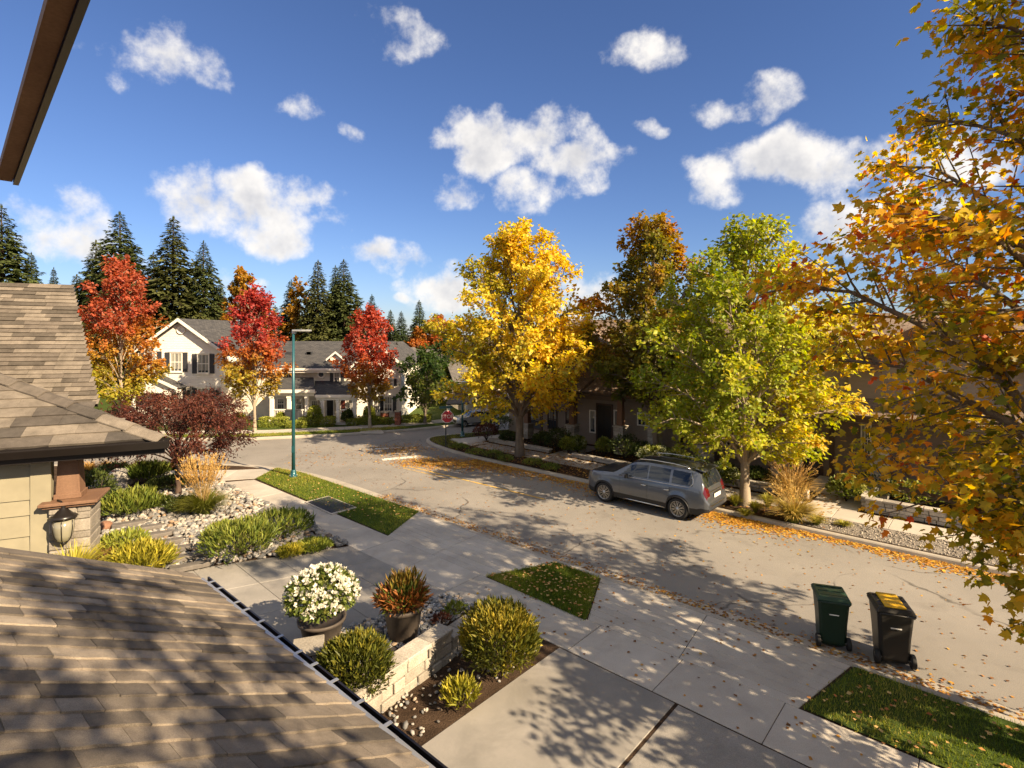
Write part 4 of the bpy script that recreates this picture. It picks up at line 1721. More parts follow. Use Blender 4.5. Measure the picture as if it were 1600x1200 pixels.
# --- second house beyond, grey roof; third, white, by the silver car
H2 = House('grey_roof_house', (0, 47, 0), (1, 0), 'house with a grey brown roof behind the dark green tree')
ax2, zp2 = H2.px(621, 546, 0)
xr2, _ = H2.px(735, 575, 0)
_, ze2 = H2.px(660, 578, 0)
xl2, _ = H2.px(600, 575, 0)
H2.box('wall', xl2, xr2 - .3, .4, 8, 0, ze2 - .05, M['cream2'])
roof_plane('roof', [(ax2 + 1.3, 0, ze2), (xr2, 0, ze2), (xr2, 4.2, zp2 - .1), (ax2 - .2, 4.2, zp2 - .1)], M['grey_roof'], H2.root)
roof_plane('roof', [(ax2 - 1.6, 8.2, ze2 - .1), (ax2 - 1.6, -.3, ze2 - .1), (ax2, -.3, zp2), (ax2, 8.2, zp2)], M['grey_roof'], H2.root)
roof_plane('roof', [(ax2 + 1.7, -.3, ze2 - .1), (ax2 + 1.7, 8.2, ze2 - .1), (ax2, 8.2, zp2), (ax2, -.3, zp2)], M['grey_roof'], H2.root)
g_ = MB()
g_.prism([(ax2 - 1.4, ze2 - .3), (ax2 + 1.45, ze2 - .3), (ax2, zp2 - .2)], 0, .2, Matrix(((1, 0, 0, 0), (0, 0, 1, 0), (0, 1, 0, 0), (0, 0, 0, 1))))
g_.build('gable', M['cream'], H2.root)
for (a, b, c, d) in ((690, 612, 702, 632), (640, 610, 652, 630)):
    x0, x1, z0, z1 = px2(H2, a, b, c, d, .4)
    H2.window(x0, x1, z0, z1, .4, .22, blind=.5)
cx, cz = H2.px(690, 553, 4)
H2.box('chimney', cx - .5, cx + .5, 3.6, 4.4, cz - 1.2, cz + .25, M['grey_roof'])

H3 = House('white_house', (0, 43, 0), (.95, .31), 'small white house with dark windows behind the distant silver car')
x0, zt = H3.px(716, 598, 0)
x1, zb = H3.px(812, 650, 0)
H3.box('wall', x0, x1, 0, 6, 0, zt, M['cream'])
roof_plane('roof', [(x0 - .4, -.4, zt - .05), (x1 + .4, -.4, zt - .05), (x1 + .4, 3.2, zt + 1.7), (x0 - .4, 3.2, zt + 1.7)], M['grey_roof'], H3.root)
roof_plane('roof', [(x1 + .4, 6.6, zt - .05), (x0 - .4, 6.6, zt - .05), (x0 - .4, 3.202, zt + 1.7), (x1 + .4, 3.202, zt + 1.7)], M['grey_roof'], H3.root)
for (a, b, c, d) in ((723, 617, 729, 632), (738, 622, 751, 638), (766, 620, 776, 636), (788, 620, 798, 636)):
    xa, xb, za, zb = px2(H3, a, b, c, d, 0)
    H3.window(xa, xb, za, zb, 0, 0, blind=.3)
    s_ = None
roof_plane('porch_roof', [(x0 - 1.2, -1.6, zt - 1.4), (x0 + .5, -1.6, zt - 1.4), (x0 + .5, -.01, zt - .8), (x0 - 1.2, -.01, zt - .8)], M['grey_roof'], H3.root, .07)
H3.column(x0 - 1.05, -1.45, .1, zt - 1.48, .2, M['white_trim'])
H3.column(x0 + .3, -1.45, .1, zt - 1.48, .2, M['white_trim'])

# --- brown terrace houses on the far side of the main road (facade runs along the road, seen from the left end)
def stone_pier(h, x, y, w, z1, top=None, timber_to=None):
    """stacked stones, capstone, timber post above"""
    g = empty('stone_pier', (0, 0, 0), 0, parent=h.root)
    rr = random.Random(int(x * 100))
    z = .05
    while z < z1 - .02:
        hh = min(rr.uniform(.13, .22), z1 - z)
        cut = x + rr.uniform(-.25, .25) * w
        for a, b in ((x - w / 2, cut - .008), (cut + .008, x + w / 2)):
            j = rr.uniform(0, .02)
            m_ = MB()
            m_.box(a - j, b + j, y - w / 2 - j, y + w / 2 + j, z + .006, z + hh - .006)
            m_.build('stone', M['stone'], g, .012)
        z += hh
    c_ = MB()
    c_.box(x - w * .6, x + w * .6, y - w * .6, y + w * .6, z1, z1 + .08)
    c_.build('capstone', M['kerb'], g, .012)
    if timber_to:
        t_ = MB()
        t_.hexa([Vector((x + a * w * .30, y + b * w * .30, z1 + .08)) for a, b in ((-1, -1), (1, -1), (1, 1), (-1, 1))],
                [Vector((x + a * w * .24, y + b * w * .24, timber_to)) for a, b in ((-1, -1), (1, -1), (1, 1), (-1, 1))])
        t_.build('post', M['timber'], h.root, .01)


def brown_house(name, u_left, length, label, wallm):
    # local x runs along -u (left to right in the picture), local y runs along v
    o = uv(u_left, 24.3)
    return House(name, (o.x, o.y, .12), (-UX, -UY), label)


B1 = brown_house('brown_house', 22.2, 11, 'dark brown terrace house behind the golden maple, with stone piers', None)
xe1, _ = B1.px(1062, 690, 0)
x_l, _ = B1.px(795, 690, 0)
zE = 5.0
B1.box('wall', x_l, xe1, 0, 9, -.1, zE, M['brown_siding2'])
for i, (fx0, fx1, kind) in enumerate(((820, 846, 'w'), (856, 871, 'w'), (884, 894, 'w'), (921.5, 931.5, 's'), (959.5, 967, 's'), (996, 1015.5, 'w'))):
    zt, zb = (638, 672) if fx0 < 900 else ((640, 677) if kind == 's' else (644, 667))
    x0, x1, z0, z1 = px2(B1, fx0, zt, fx1, zb, 0)
    B1.window(x0, x1, z0, z1, 0, 0, fm=M['brown_trim'] if kind == 'w' and i < 3 else M['white_trim'], blind=.6 if kind == 'w' else .9, trim=.06, head=False, grid=kind == 'w')
x0, x1, z0, z1 = px2(B1, 934, 632, 956, 694, 0)
B1.door(x0, x1, .06, z1, 0, M['door_black'], M['brown_trim'])
for fx in (826, 846, 900, 1018):
    x, z = B1.px(fx, 640, 0)
    B1.box('trim_board', x - .09, x + .09, -.04, -.003, 0, zE - .2, M['brown_trim'])
for (fx, fz) in ((824, 663), (895, 665), (970, 667), (1024, 671)):
    x, z = B1.px(fx, fz, -1.25)
    stone_pier(B1, x, -1.25, .5, z, timber_to=2.75)
xa, _ = B1.px(800, 640, -1.3)
xb, _ = B1.px(905, 640, -1.3)
B1.box('porch_beam', xa, xb, -1.45, -1.1, 2.76, 3.05, M['brown_trim'])
roof_plane('porch_roof', [(xa - .3, -1.8, 2.95), (xb + .3, -1.8, 2.95), (xb + .3, -.01, 3.7), (xa - .3, -.01, 3.7)], M['brown_roof'], B1.root, .12)
xa, _ = B1.px(925, 640, -1.3)
xb, _ = B1.px(1028, 640, -1.3)
B1.box('porch_beam', xa, xb, -1.45, -1.1, 2.76, 3.0, M['brown_trim'])
roof_plane('porch_roof', [(xa - .3, -1.75, 2.95), (xb + .3, -1.75, 2.95), (xb + .3, -.01, 3.62), (xa - .3, -.01, 3.62)], M['brown_roof'], B1.root, .12)
# upper windows
for (a, b, c, d) in ((944, 590, 956, 612), (985, 585, 1004, 612), (860, 592, 878, 614)):
    x0, x1, z0, z1 = px2(B1, a, b, c, d, 0)
    B1.window(x0, x1, z0, z1, 0, 0, blind=.8, trim=.06, head=False)
# main roof and a front gable
roof_plane('roof', [(x_l - .5, -.55, zE - .1), (xe1 + .5, -.55, zE - .1), (xe1 + .5, 4.5, zE + 1.7), (x_l - .5, 4.5, zE + 1.7)], M['brown_roof'], B1.root)
roof_plane('roof', [(xe1 + .5, 9.5, zE - .1), (x_l - .5, 9.5, zE - .1), (x_l - .5, 4.502, zE + 1.7), (xe1 + .5, 4.502, zE + 1.7)], M['brown_roof'], B1.root)


def front_gable(h, xm, half, z_e, z_p, y0, depth, wallm):
    g = MB()
    g.prism([(xm - half, z_e - 2.4), (xm + half, z_e - 2.4), (xm + half, z_e), (xm, z_p - .12), (xm - half, z_e)], y0, y0 + depth, Matrix(((1, 0, 0, 0), (0, 0, 1, 0), (0, 1, 0, 0), (0, 0, 0, 1))))
    g.build('gable', wallm, h.root)
    pit = (z_p - z_e) / half
    for sgn in (-1, 1):
        xe = xm + sgn * (half + .45)
        ze = z_p - (half + .45) * pit
        pts = [(xe, y0 - .5, ze), (xe, y0 + depth, ze), (xm, y0 + depth, z_p), (xm, y0 - .5, z_p)]
        if sgn > 0:
            pts = [pts[1], pts[0], pts[3], pts[2]]
        roof_plane('roof', pts, M['brown_roof'], h.root, .1)
        rk = MB()
        a, b = Vector((xe, y0 - .55, ze + .03)), Vector((xm, y0 - .55, z_p + .03))
        rk.hexa([a + Vector((0, 0, -.26)), b + Vector((0, 0, -.26)), b + Vector((0, .048, -.26)), a + Vector((0, .048, -.26))], [a, b, b + Vector((0, .048, 0)), a + Vector((0, .048, 0))])
        rk.build('rake_board', M['timber'], h.root)


x, z = B1.px(922, 514, -.35)
front_gable(B1, x, 1.9, zE - .2, z, -.35, 5, M['brown_siding'])

B2 = brown_house('brown_house', 22.2, 14, 'dark brown terrace house with glazed door behind the green yellow maple', None)
xs2, _ = B2.px(1068, 690, 0)
xE2 = xs2 + 19
B2.box('wall', xs2, xE2, .02, 9, -.1, 5.1, M['brown_siding'])
for (a, b, c, d, kind) in ((1135, 668, 1151, 713, 'w'), (1173, 672, 1193.5, 716, 'b'), (1231, 674, 1247, 719, 'b'), (1345, 660, 1362, 712, 'w')):
    x0, x1, z0, z1 = px2(B2, a, b, c, d, .02)
    B2.window(x0, x1, z0, z1, .02, 0, fm=M['white_trim'], blind=1.0 if kind == 'b' else .5, trim=.05, head=False, grid=kind == 'w', gm=M['blind'] if kind == 'b' else None)
x0, x1, z0, z1 = px2(B2, 1255, 675, 1287, 748, .02)
dr_ = B2.window(x0, x1, .08, z1, .02, 0, fm=M['brown_trim'], grid=False, trim=.13, head=False, name='glazed_door')
B2.box('trim_board', x0 - .10, x0 - .03, -.05, .015, 0, z1, M['white_trim'])
for fx in (1120, 1205, 1300):
    x, z = B2.px(fx, 640, 0)
    B2.box('trim_board', x - .09, x + .09, -.03, .017, 0, 4.9, M['brown_trim'])
for (fx, fz) in ((1103, 698), (1218, 708), (1375, 700)):
    x, z = B2.px(fx, fz, -1.2)
    stone_pier(B2, x, -1.2, .5, z, timber_to=2.65)
xa, _ = B2.px(1085, 667, -1.25)
xb, _ = B2.px(1200, 667, -1.25)
B2.box('porch_fascia', xa, xb, -1.72, -1.62, 2.68, 2.92, M['white_trim'])
B2.box('porch_beam', xa, xb, -1.4, -1.1, 2.62, 2.78, M['brown_trim'])
roof_plane('porch_roof', [(xa - .2, -1.7, 3.0), (xb + .2, -1.7, 3.0), (xb + .2, .01, 3.7), (xa - .2, .01, 3.7)], M['brown_roof'], B2.root, .1)
xa, _ = B2.px(1300, 667, -1.25)
xb, _ = B2.px(1480, 667, -1.25)
B2.box('porch_beam', xa, xb, -1.4, -1.1, 2.66, 2.9, M['brown_trim'])
roof_plane('porch_roof', [(xa - .2, -1.7, 2.95), (xb + 2, -1.7, 2.95), (xb + 2, .01, 3.75), (xa - .2, .01, 3.75)], M['brown_roof'], B2.root, .1)
for (a, b, c, d) in ((1350, 572, 1380, 602), (1150, 560, 1172, 600), (1210, 560, 1232, 600)):
    x0, x1, z0, z1 = px2(B2, a, b, c, d, .02)
    B2.window(x0, x1, z0, z1, .02, 0, blind=.5, trim=.06, head=False)
roof_plane('roof', [(xs2 - .4, -.55, 5.0), (xE2 + .5, -.55, 5.0), (xE2 + .5, 4.5, 6.75), (xs2 - .4, 4.5, 6.75)], M['brown_roof'], B2.root)
roof_plane('roof', [(xE2 + .5, 9.5, 5.0), (xs2 - .4, 9.5, 5.0), (xs2 - .4, 4.502, 6.75), (xE2 + .5, 4.502, 6.75)], M['brown_roof'], B2.root)
x, z = B2.px(1462, 498, -.6)
front_gable(B2, x, 2.6, 4.9, z, -.6, 5, M['brown_siding2'])
x, z = B2.px(1265, 505, -.5)
front_gable(B2, x, 2.0, 4.95, z, -.5, 5, M['brown_siding2'])

# ------------------------------------------------------------------ the house the picture is taken from: garage roof below, porch to the left
def shingle_mat(name, stops):
    m, nt, b = new_mat(name)
    oi = nt.nodes.new('ShaderNodeObjectInfo')
    c = ramp(nt, oi.outputs['Random'], stops)
    n1 = noise(nt, 160, 3, .75, 'World')
    g = ramp(nt, n1, [(.3, (.62,) * 3), (.7, (1.35,) * 3)])
    c = mixc(nt, 1.0, c, g, 'MULTIPLY')
    n2 = noise(nt, 2.2, 6, .7, 'World')
    g2 = ramp(nt, n2, [(.35, (.66,) * 3), (.65, (1.12,) * 3)])
    c = mixc(nt, 1.0, c, g2, 'MULTIPLY')
    nt.links.new(c, b.inputs['Base Color'])
    b.inputs['Roughness'].default_value = .95
    b.inputs['Specular IOR Level'].default_value = .15
    bump(nt, b, n1, .6, .006)
    return m


M['shingle'] = shingle_mat('weathered_shingle', [(0, (.09, .078, .067)), (.35, (.16, .135, .108)), (.7, (.235, .195, .152)), (1, (.31, .26, .20))])
M['shingle_grey'] = shingle_mat('grey_brown_shingle_tab', [(0, (.07, .062, .054)), (.4, (.115, .097, .08)), (.75, (.165, .14, .112)), (1, (.20, .17, .135))])
M['galv'] = plain('galvanised_metal', (.42, .43, .43), .38, .7)
M['putty_trim'] = plain('putty_trim', (.25, .225, .155), .6)


def plank_mesh(name, w, h, t, rr, jit=.0, lift=.0):
    """one shingle: x across, y up the slope, butt edge at y=0 thicker than the head, ragged butt"""
    n = 4
    mb = MB()
    xs = [-w / 2 + w * i / n for i in range(n + 1)]
    yb = [rr.uniform(-jit, jit) for _ in xs]
    zb = [rr.uniform(0, lift) for _ in xs]
    for x, y, z in zip(xs, yb, zb):
        mb.v += [(x, y, 0), (x, y, t + z), (x, h, t * .25)]
    for i in range(n):
        a = i * 3
        mb.f += [(a, a + 3, a + 4, a + 1), (a + 1, a + 4, a + 5, a + 2)]
        mb.mi += [0, 0]
        mb.sm += [False, False]
    mb.f += [(0, 1, 2), (n * 3, n * 3 + 2, n * 3 + 1)]
    mb.mi += [0, 0]
    mb.sm += [False, False]
    return mb.mesh(name)


def shingle_field(parent, org, ax, up, inside, rows, row_h, wmin, wmax, x0, x1, mats, seed, t=.016, jit=.012, lift=.008, limit=300):
    """lay shingles over the plane org + x*ax + y*up where inside(x, y)"""
    rr = random.Random(seed)
    lib = []
    for k in range(14):
        w = wmin + (wmax - wmin) * k / 13
        me = plank_mesh('shingle', w, row_h * 1.45, t, rr, jit, lift)
        me.materials.append(mats)
        lib.append((w, me))
    n = ax.cross(up)
    if n.z < 0:
        n = -n
    cnt = 0
    for r in range(rows):
        x = x0
        y = r * row_h
        while x < x1:
            w, me = lib[rr.randrange(14) if x > x0 else rr.randrange(14)]
            xc = x + w / 2
            x += w + .005
            if not inside(xc, y + row_h * .5):
                continue
            p = org + ax * xc + up * (y + rr.uniform(-.006, .006)) + n * .002
            tilt = rr.uniform(-.004, .004)
            o = link('shingle', me, parent)
            a2 = (up.cross(n) + up * tilt).normalized()
            u2 = n.cross(a2)
            o.matrix_local = Matrix(((a2.x, u2.x, n.x, p.x), (a2.y, u2.y, n.y, p.y), (a2.z, u2.z, n.z, p.z), (0, 0, 0, 1)))
            cnt += 1
    print('shingles', parent.name, cnt)


def solid_quad(name, pts, th, m, parent):
    pts = [Vector(p) for p in pts]
    n = (pts[1] - pts[0]).cross(pts[-1] - pts[0]).normalized()
    if n.z < 0:
        n = -n
    mb = MB()
    mb.hexa([p - n * th for p in pts], [p - n * .004 for p in pts])
    return mb.build(name, m, parent)


GH = empty('garage', (0, 0, 0), 0, 'garage with weathered brown shingle roof right below the camera', 'garage')
# eave corner far and near, and the sloping far edge
E0 = at_d(311, 905, 7.29)
E1 = uv(E0.x * UX + E0.y * UY - 6.5, E0.x * VX + E0.y * VY, E0.z)
slope = math.tan(R(25.5))
back = 6.0
dn = Vector((-VX, -VY, slope))                    # up the slope, per metre of plan
T0, T1 = E0 + dn * back, E1 + dn * back
roof_o = solid_quad('roof', [E1, E0, T0, T1], .10, M['shingle'], GH)
ax_s = dn.normalized()                            # shingle rows run with the far edge, as the photo shows
up_s = Vector((UX, UY, 0)).normalized()
Ln = 6.5
row = .215
shingle_field(roof_o, Vector(E1), ax_s, up_s, lambda x, y: 0.0 < x < 3.9 and y > 1.0, int(6.5 / row) + 1, row, .24, .52, 0.0, 3.9, M['shingle'], 3, .026, .010, .005)
# drip edge, gutter and its hangers
def along(a, b, prof, name, m, parent, up=Vector((0, 0, 1)), closed=True):
    """sweep a profile (offset outwards, height) from a to b"""
    a, b = Vector(a), Vector(b)
    t = (b - a).normalized()
    s = t.cross(up).normalized()
    mb = MB()
    k = len(prof)
    for p in (a, b):
        for (x, z) in prof:
            mb.v.append(tuple(p + s * x + up * z))
    for i in range(k if closed else k - 1):
        j = (i + 1) % k
        mb.f.append((i, j, k + j, k + i))
        mb.mi.append(0)
        mb.sm.append(False)
    if closed:
        mb.f += [tuple(reversed(range(k))), tuple(range(k, 2 * k))]
        mb.mi += [0, 0]
        mb.sm += [False, False]
    return mb.build(name, m, parent)


GP = [(.0, -.11), (.09, -.11), (.125, -.03), (.125, .0), (.145, .0), (.145, -.015), (.137, -.035), (.10, -.125), (-.012, -.125), (-.012, .02), (.0, .02)]
gut = along(E1 + Vector((0, 0, -.03)), E0 + Vector((0, 0, -.03)) + Vector((UX, UY, 0)) * .06, [(x, z) for x, z in GP], 'gutter', M['metal_dark'], GH)
gn = Vector((VX, VY, 0))
along(E1 + gn * .008 + Vector((0, 0, .012)), E0 + gn * .008 + Vector((0, 0, .012)), [(-.03, .008), (.05, -.012), (.05, -.03), (-.03, -.008)], 'drip_edge', M['galv'], GH)
for k in range(11):
    p = E0 - Vector((UX, UY, 0)) * (.12 + k * .40 + random.Random(k).uniform(-.09, .09)) + Vector((0, 0, -.012))
    mb = MB()
    A = Matrix(((UX, VX, 0, p.x), (UY, VY, 0, p.y), (0, 0, 1, p.z), (0, 0, 0, 1)))
    mb.box(-.02, .02, .045, .135, .0, .006, A)
    mb.build('gutter_hanger', M['galv'], gut)
# garage wall below the eave and far side wall
wl = [uv(E0.x * UX + E0.y * UY - .25, E0.x * VX + E0.y * VY - .35), uv(E0.x * UX + E0.y * UY - 6.4, E0.x * VX + E0.y * VY - .35),
      uv(E0.x * UX + E0.y * UY - 6.4, E0.x * VX + E0.y * VY - 5.6), uv(E0.x * UX + E0.y * UY - .25, E0.x * VX + E0.y * VY - 5.6)]
mb = MB()
mb.hexa([Vector((p.x, p.y, .05)) for p in wl], [Vector((p.x, p.y, E0.z - .12)) for p in wl])
mb.build('wall', M['putty_trim'], GH)

# --- neighbouring porch wing with hip roof, siding, stone pier and lantern
NH = empty('neighbour_house', (0, 0, 0), 0, 'tan house with hip porch roof, dark gutter and stone pier at left', 'house')
C0 = at_d(257, 686.5, 13.4)
C1 = Vector(at_d(-60, 707.5, 11.85))
C1.z = C0.z
ea = (C1 - C0)
ea.z = 0
Lh = ea.length
ea.normalize()
eb = Vector((-ea.y, ea.x, 0))                     # away from the camera
if eb.y < 0:
    eb = -eb
ur = Vector((UX, UY, 0)).normalized()              # the return eave runs along the road
hpl = (ea + ur)
hip_end = C0 + hpl * 4.2 + Vector((0, 0, 1.52 / 2.95 * 4.2))
perp = hpl.dot(eb)
pitch = (1.52 / 2.95) / perp
upn = (eb + Vector((0, 0, pitch))).normalized()
hx_ = hpl.dot(ea) / (perp * math.sqrt(1 + pitch * pitch))      # how far the hip runs along the eave per metre up the slope
pA = solid_quad('porch_roof', [C1, C0, hip_end, C1 + (hip_end - C0) + ea * 1.5], .08, M['shingle_grey'], NH)
axn = ea
shingle_field(pA, Vector(C0), axn, upn, lambda x, y: x > y * hx_ + .14 and x < Lh + .4, 10, .385, .40, 1.05, 0.0, Lh + .5, M['shingle_grey'], 5, .055, .010, .006)
pB = solid_quad('porch_roof', [C0, C0 + ur * 4.4, hip_end + ur * .3, hip_end], .08, M['shingle_grey'], NH)
# hip caps
hd = (hip_end - C0).normalized()
hs = hd.cross(Vector((0, 0, 1))).normalized()
for k in range(8):
    p = C0 + hd * (.0 + k * .88)
    q = p + hd * .96
    mb = MB()
    rows_ = []
    for pt, zt in ((p, .105), (q, .060)):
        rows_.append([pt - hs * .26 + Vector((0, 0, zt - .11)), pt - hs * .05 + Vector((0, 0, zt)), pt + hs * .05 + Vector((0, 0, zt)), pt + hs * .26 + Vector((0, 0, zt - .11))])
    b = len(mb.v)
    for rw in rows_:
        mb.v += [tuple(x) for x in rw]
        mb.v += [tuple(x - Vector((0, 0, .03))) for x in rw]
    for i in range(3):
        mb.f += [(b + i, b + i + 1, b + 8 + i + 1, b + 8 + i), (b + i, b + 4 + i, b + 4 + i + 1, b + i + 1)]
        mb.mi += [0, 0]
        mb.sm += [False, False]
    mb.f += [(b, b + 8, b + 12, b + 4), (b + 3, b + 7, b + 15, b + 11)]
    mb.mi += [0, 0]
    mb.sm += [False, False]
    mb.build('hip_cap', M['shingle_grey'], NH)
GP2 = [(x * 1.7, z * 1.55) for x, z in GP]
gs = ea.cross(Vector((0, 0, 1)))
g2 = along(C0 - ea * .10, C1, GP2, 'gutter', M['metal_dark'], NH) if gs.y < 0 else along(C1, C0 - ea * .10, GP2, 'gutter', M['metal_dark'], NH)
ou = -eb
mb = MB()
mb.hexa([C0 + Vector((0, 0, -.34)) + eb * .0, C1 + Vector((0, 0, -.34)), C1 + Vector((0, 0, -.34)) + eb * .10, C0 + Vector((0, 0, -.34)) + eb * .10],
        [C0 + Vector((0, 0, -.06)) + eb * .0, C1 + Vector((0, 0, -.06)), C1 + Vector((0, 0, -.06)) + eb * .10, C0 + Vector((0, 0, -.06)) + eb * .10])
mb.build('fascia', M['metal_dark'], NH)
g3 = along(C0 + ur * 4.4, C0, GP2, 'gutter', M['metal_dark'], NH)
mb = MB()
mb.hexa([C0 + ea * .12 + eb * .11 + Vector((0, 0, -.33)), C1 + eb * .11 + Vector((0, 0, -.33)), C1 + ur * 4 + Vector((0, 0, -.33)), C0 + ea * .12 + ur * 4.2 + Vector((0, 0, -.33))],
        [C0 + ea * .12 + eb * .11 + Vector((0, 0, -.29)), C1 + eb * .11 + Vector((0, 0, -.29)), C1 + ur * 4 + Vector((0, 0, -.29)), C0 + ea * .12 + ur * 4.2 + Vector((0, 0, -.29))])
mb.build('soffit', M['metal_dark'], NH)


def on_plane(x, y, p0, n):
    """where the sight line of a pixel meets a plane"""
    d = Vector(((x - 800) / FPX, 1, (HZ - y) / FPX))
    o = Vector((0, 0, CAM_H))
    return o + d * ((p0 - o).dot(n) / d.dot(n))


# wall with lap boards, corner board
wp = C0 + eb * .55
zt = C0.z - .34
a0, a1 = on_plane(80, 760, wp, eb), on_plane(47, 760, wp, eb)
xA, xB, xC = (a0 - wp).dot(ea), (a1 - wp).dot(ea), Lh + .3
A = Matrix(((ea.x, eb.x, 0, wp.x), (ea.y, eb.y, 0, wp.y), (0, 0, 1, 0), (0, 0, 0, 1)))
mb = MB()
mb.box(xA + .03, xC, .06, .3, .1, zt, A)
mb.build('wall', M['putty_trim'], NH)
zl = [on_plane(40, yy, wp, eb).z for yy in (722, 782, 806, 839, 868, 900, 932)]
for i, (z1, z0) in enumerate(zip(zl, zl[1:])):
    mb = MB()
    lo = [(xB, -.0), (xC, -.0), (xC, .055), (xB, .055)]
    hi = [(xB, .032), (xC, .032), (xC, .055), (xB, .055)]
    mb.hexa([A @ Vector((x, y, z0 + .006)) for x, y in lo], [A @ Vector((x, y, min(z1, zt) - .002)) for x, y in hi])
    mb.build('lap_board', M['putty_trim'], NH)
mb = MB()
mb.box(xA, xB - .004, -.025, .058, .1, zt, A)
mb.build('corner_board', M['putty_trim'], NH, .006)
M['pier_stone'] = surf('pier_stone', (.17, .15, .125), (.28, .25, .21), 3, 30, .9, .8, .015, grain=.3, rnd=.28)
# second, nearer pillar strip and stone pier with timber column
pp = C0 + eb * .35
q0, q1 = on_plane(74, 800, pp, eb), on_plane(141, 800, pp, eb)
cx0, cx1 = (q1 - pp).dot(ea), (q0 - pp).dot(ea)
cxm, cw = (cx0 + cx1) / 2, (cx1 - cx0)
A2 = Matrix(((ea.x, eb.x, 0, pp.x + eb.x * .5), (ea.y, eb.y, 0, pp.y + eb.y * .5), (0, 0, 1, 0), (0, 0, 0, 1)))
zc = on_plane(110, 788, pp, eb).z
pier = empty('stone_pier', (0, 0, 0), 0, parent=NH)
rr = random.Random(8)
z = .1
while z < zc - .05:
    hh = min(rr.choice((.16, .22, .30)), zc - z)
    cuts = [cx0, cx0 + cw * rr.uniform(.28, .7), cx1] if rr.random() < .75 else [cx0, cx1]
    for a, b in zip(cuts, cuts[1:]):
        j = rr.uniform(0, .02)
        mb = MB()
        mb.box(a + .010, b - .010, -.45 - j, .45 + j, z + .010, z + hh - .010, A2)
        mb.build('stone', M['pier_stone'], pier, .02, 2)
    z += hh
mb = MB()
mb.box(cx0 + .03, cx1 - .03, -.42, .42, .1, zc - .01, A2)
mb.build('mortar', M['kerb'], pier)
mb = MB()
mb.box(cx0 - .16, cx1 + .16, -.60, .60, zc, zc + .075, A2)
mb.box(cx0 - .10, cx1 + .10, -.54, .54, zc - .06, zc - .002, A2)
mb.build('cap', M['timber'], pier, .012)
# tapered timber column
c0_, c1_ = on_plane(90, 770, pp + eb * .4, eb), on_plane(127, 770, pp + eb * .4, eb)
tx0, tx1 = (c1_ - pp).dot(ea), (c0_ - pp).dot(ea)
tm, tw = (tx0 + tx1) / 2, (tx1 - tx0) / 2
mb = MB()
zt2 = C0.z - .34
mb.hexa([A2 @ Vector((tm + a * tw * 1.05, b * tw * 1.05, zc + .075)) for a, b in ((-1, -1), (1, -1), (1, 1), (-1, 1))],
        [A2 @ Vector((tm + a * tw * .86, b * tw * .86, zt2)) for a, b in ((-1, -1), (1, -1), (1, 1), (-1, 1))])
mb.box(tm - tw * 1.18, tm + tw * 1.18, -tw * 1.18, tw * 1.18, zc + .077, zc + .20, A2)
mb.build('column', M['timber'], NH, .012)
# lantern on a bracket before the pier
lp = on_plane(99, 812, pp + eb * .02 - eb * .10, eb)
LN = empty('wall_lantern', (0, 0, 0), 0, 'black bell shaped wall lantern with clear glass on the stone pier', 'lantern')
s = 13.0 / 850
mb = MB()
mb.lathe([(.16, -.05), (.275, 0), (.285, .02), (.20, .06), (.10, .17), (.05, .21), (.03, .26), (.0, .27)], 12, (lp.x, lp.y, lp.z + .06))
mb.build('hood', M['metal_dark'], LN)
mb = MB()
mb.lathe([(.06, -.52), (.13, -.48), (.18, -.36), (.205, -.2), (.20, 0), (.19, .0)], 12, (lp.x, lp.y, lp.z))
M['lantern_glass'] = glass_mat('seeded_glass', (.16, .15, .11), .15)
gl = mb.build('glass', M['lantern_glass'], LN)
mb = MB()
for k in range(6):
    an = k * math.pi / 3
    c_, s_ = math.cos(an), math.sin(an)
    mb.tube([(lp.x + c_ * r, lp.y + s_ * r, lp.z + zz) for r, zz in ((.07, -.52), (.145, -.47), (.19, -.36), (.215, -.2), (.212, .0))], .010, 5)
mb.tube([(lp.x, lp.y, lp.z + .30), (lp.x - .06, lp.y + .02, lp.z + .42), (lp.x - .2, lp.y + .08, lp.z + .44), (lp.x - .27, lp.y + .2, lp.z + .25), (lp.x - .2, lp.y + .30, lp.z + .1)], .018, 6)
mb.lathe([(.0, -.60), (.03, -.58), (.075, -.52)], 10, (lp.x, lp.y, lp.z))
mb.build('frame', M['metal_dark'], LN)
# steep main roof of the same house behind
r0, r1 = at_d(112, 461, 19.0), at_d(152, 632, 16.6)
r2, r3 = at_d(-120, 640, 15.2), at_d(-120, 440, 17.6)
SR = [r2, r1, r0, r3]
n_ = (r1 - r2).cross(r3 - r2).normalized()
r0 = r0 - n_ * (r0 - r2).dot(n_)
SR = [r2, r1, r0, r3]
so_ = solid_quad('main_roof', SR, .12, M['shingle_grey'], NH)
axr = (r1 - r2).normalized()
upr = n_.cross(axr)
if upr.z < 0:
    upr = -upr
Wr, Hr = (r1 - r2).length, (r3 - r2).dot(upr)
k1 = (r0 - r2).dot(axr)
rr = random.Random(9)
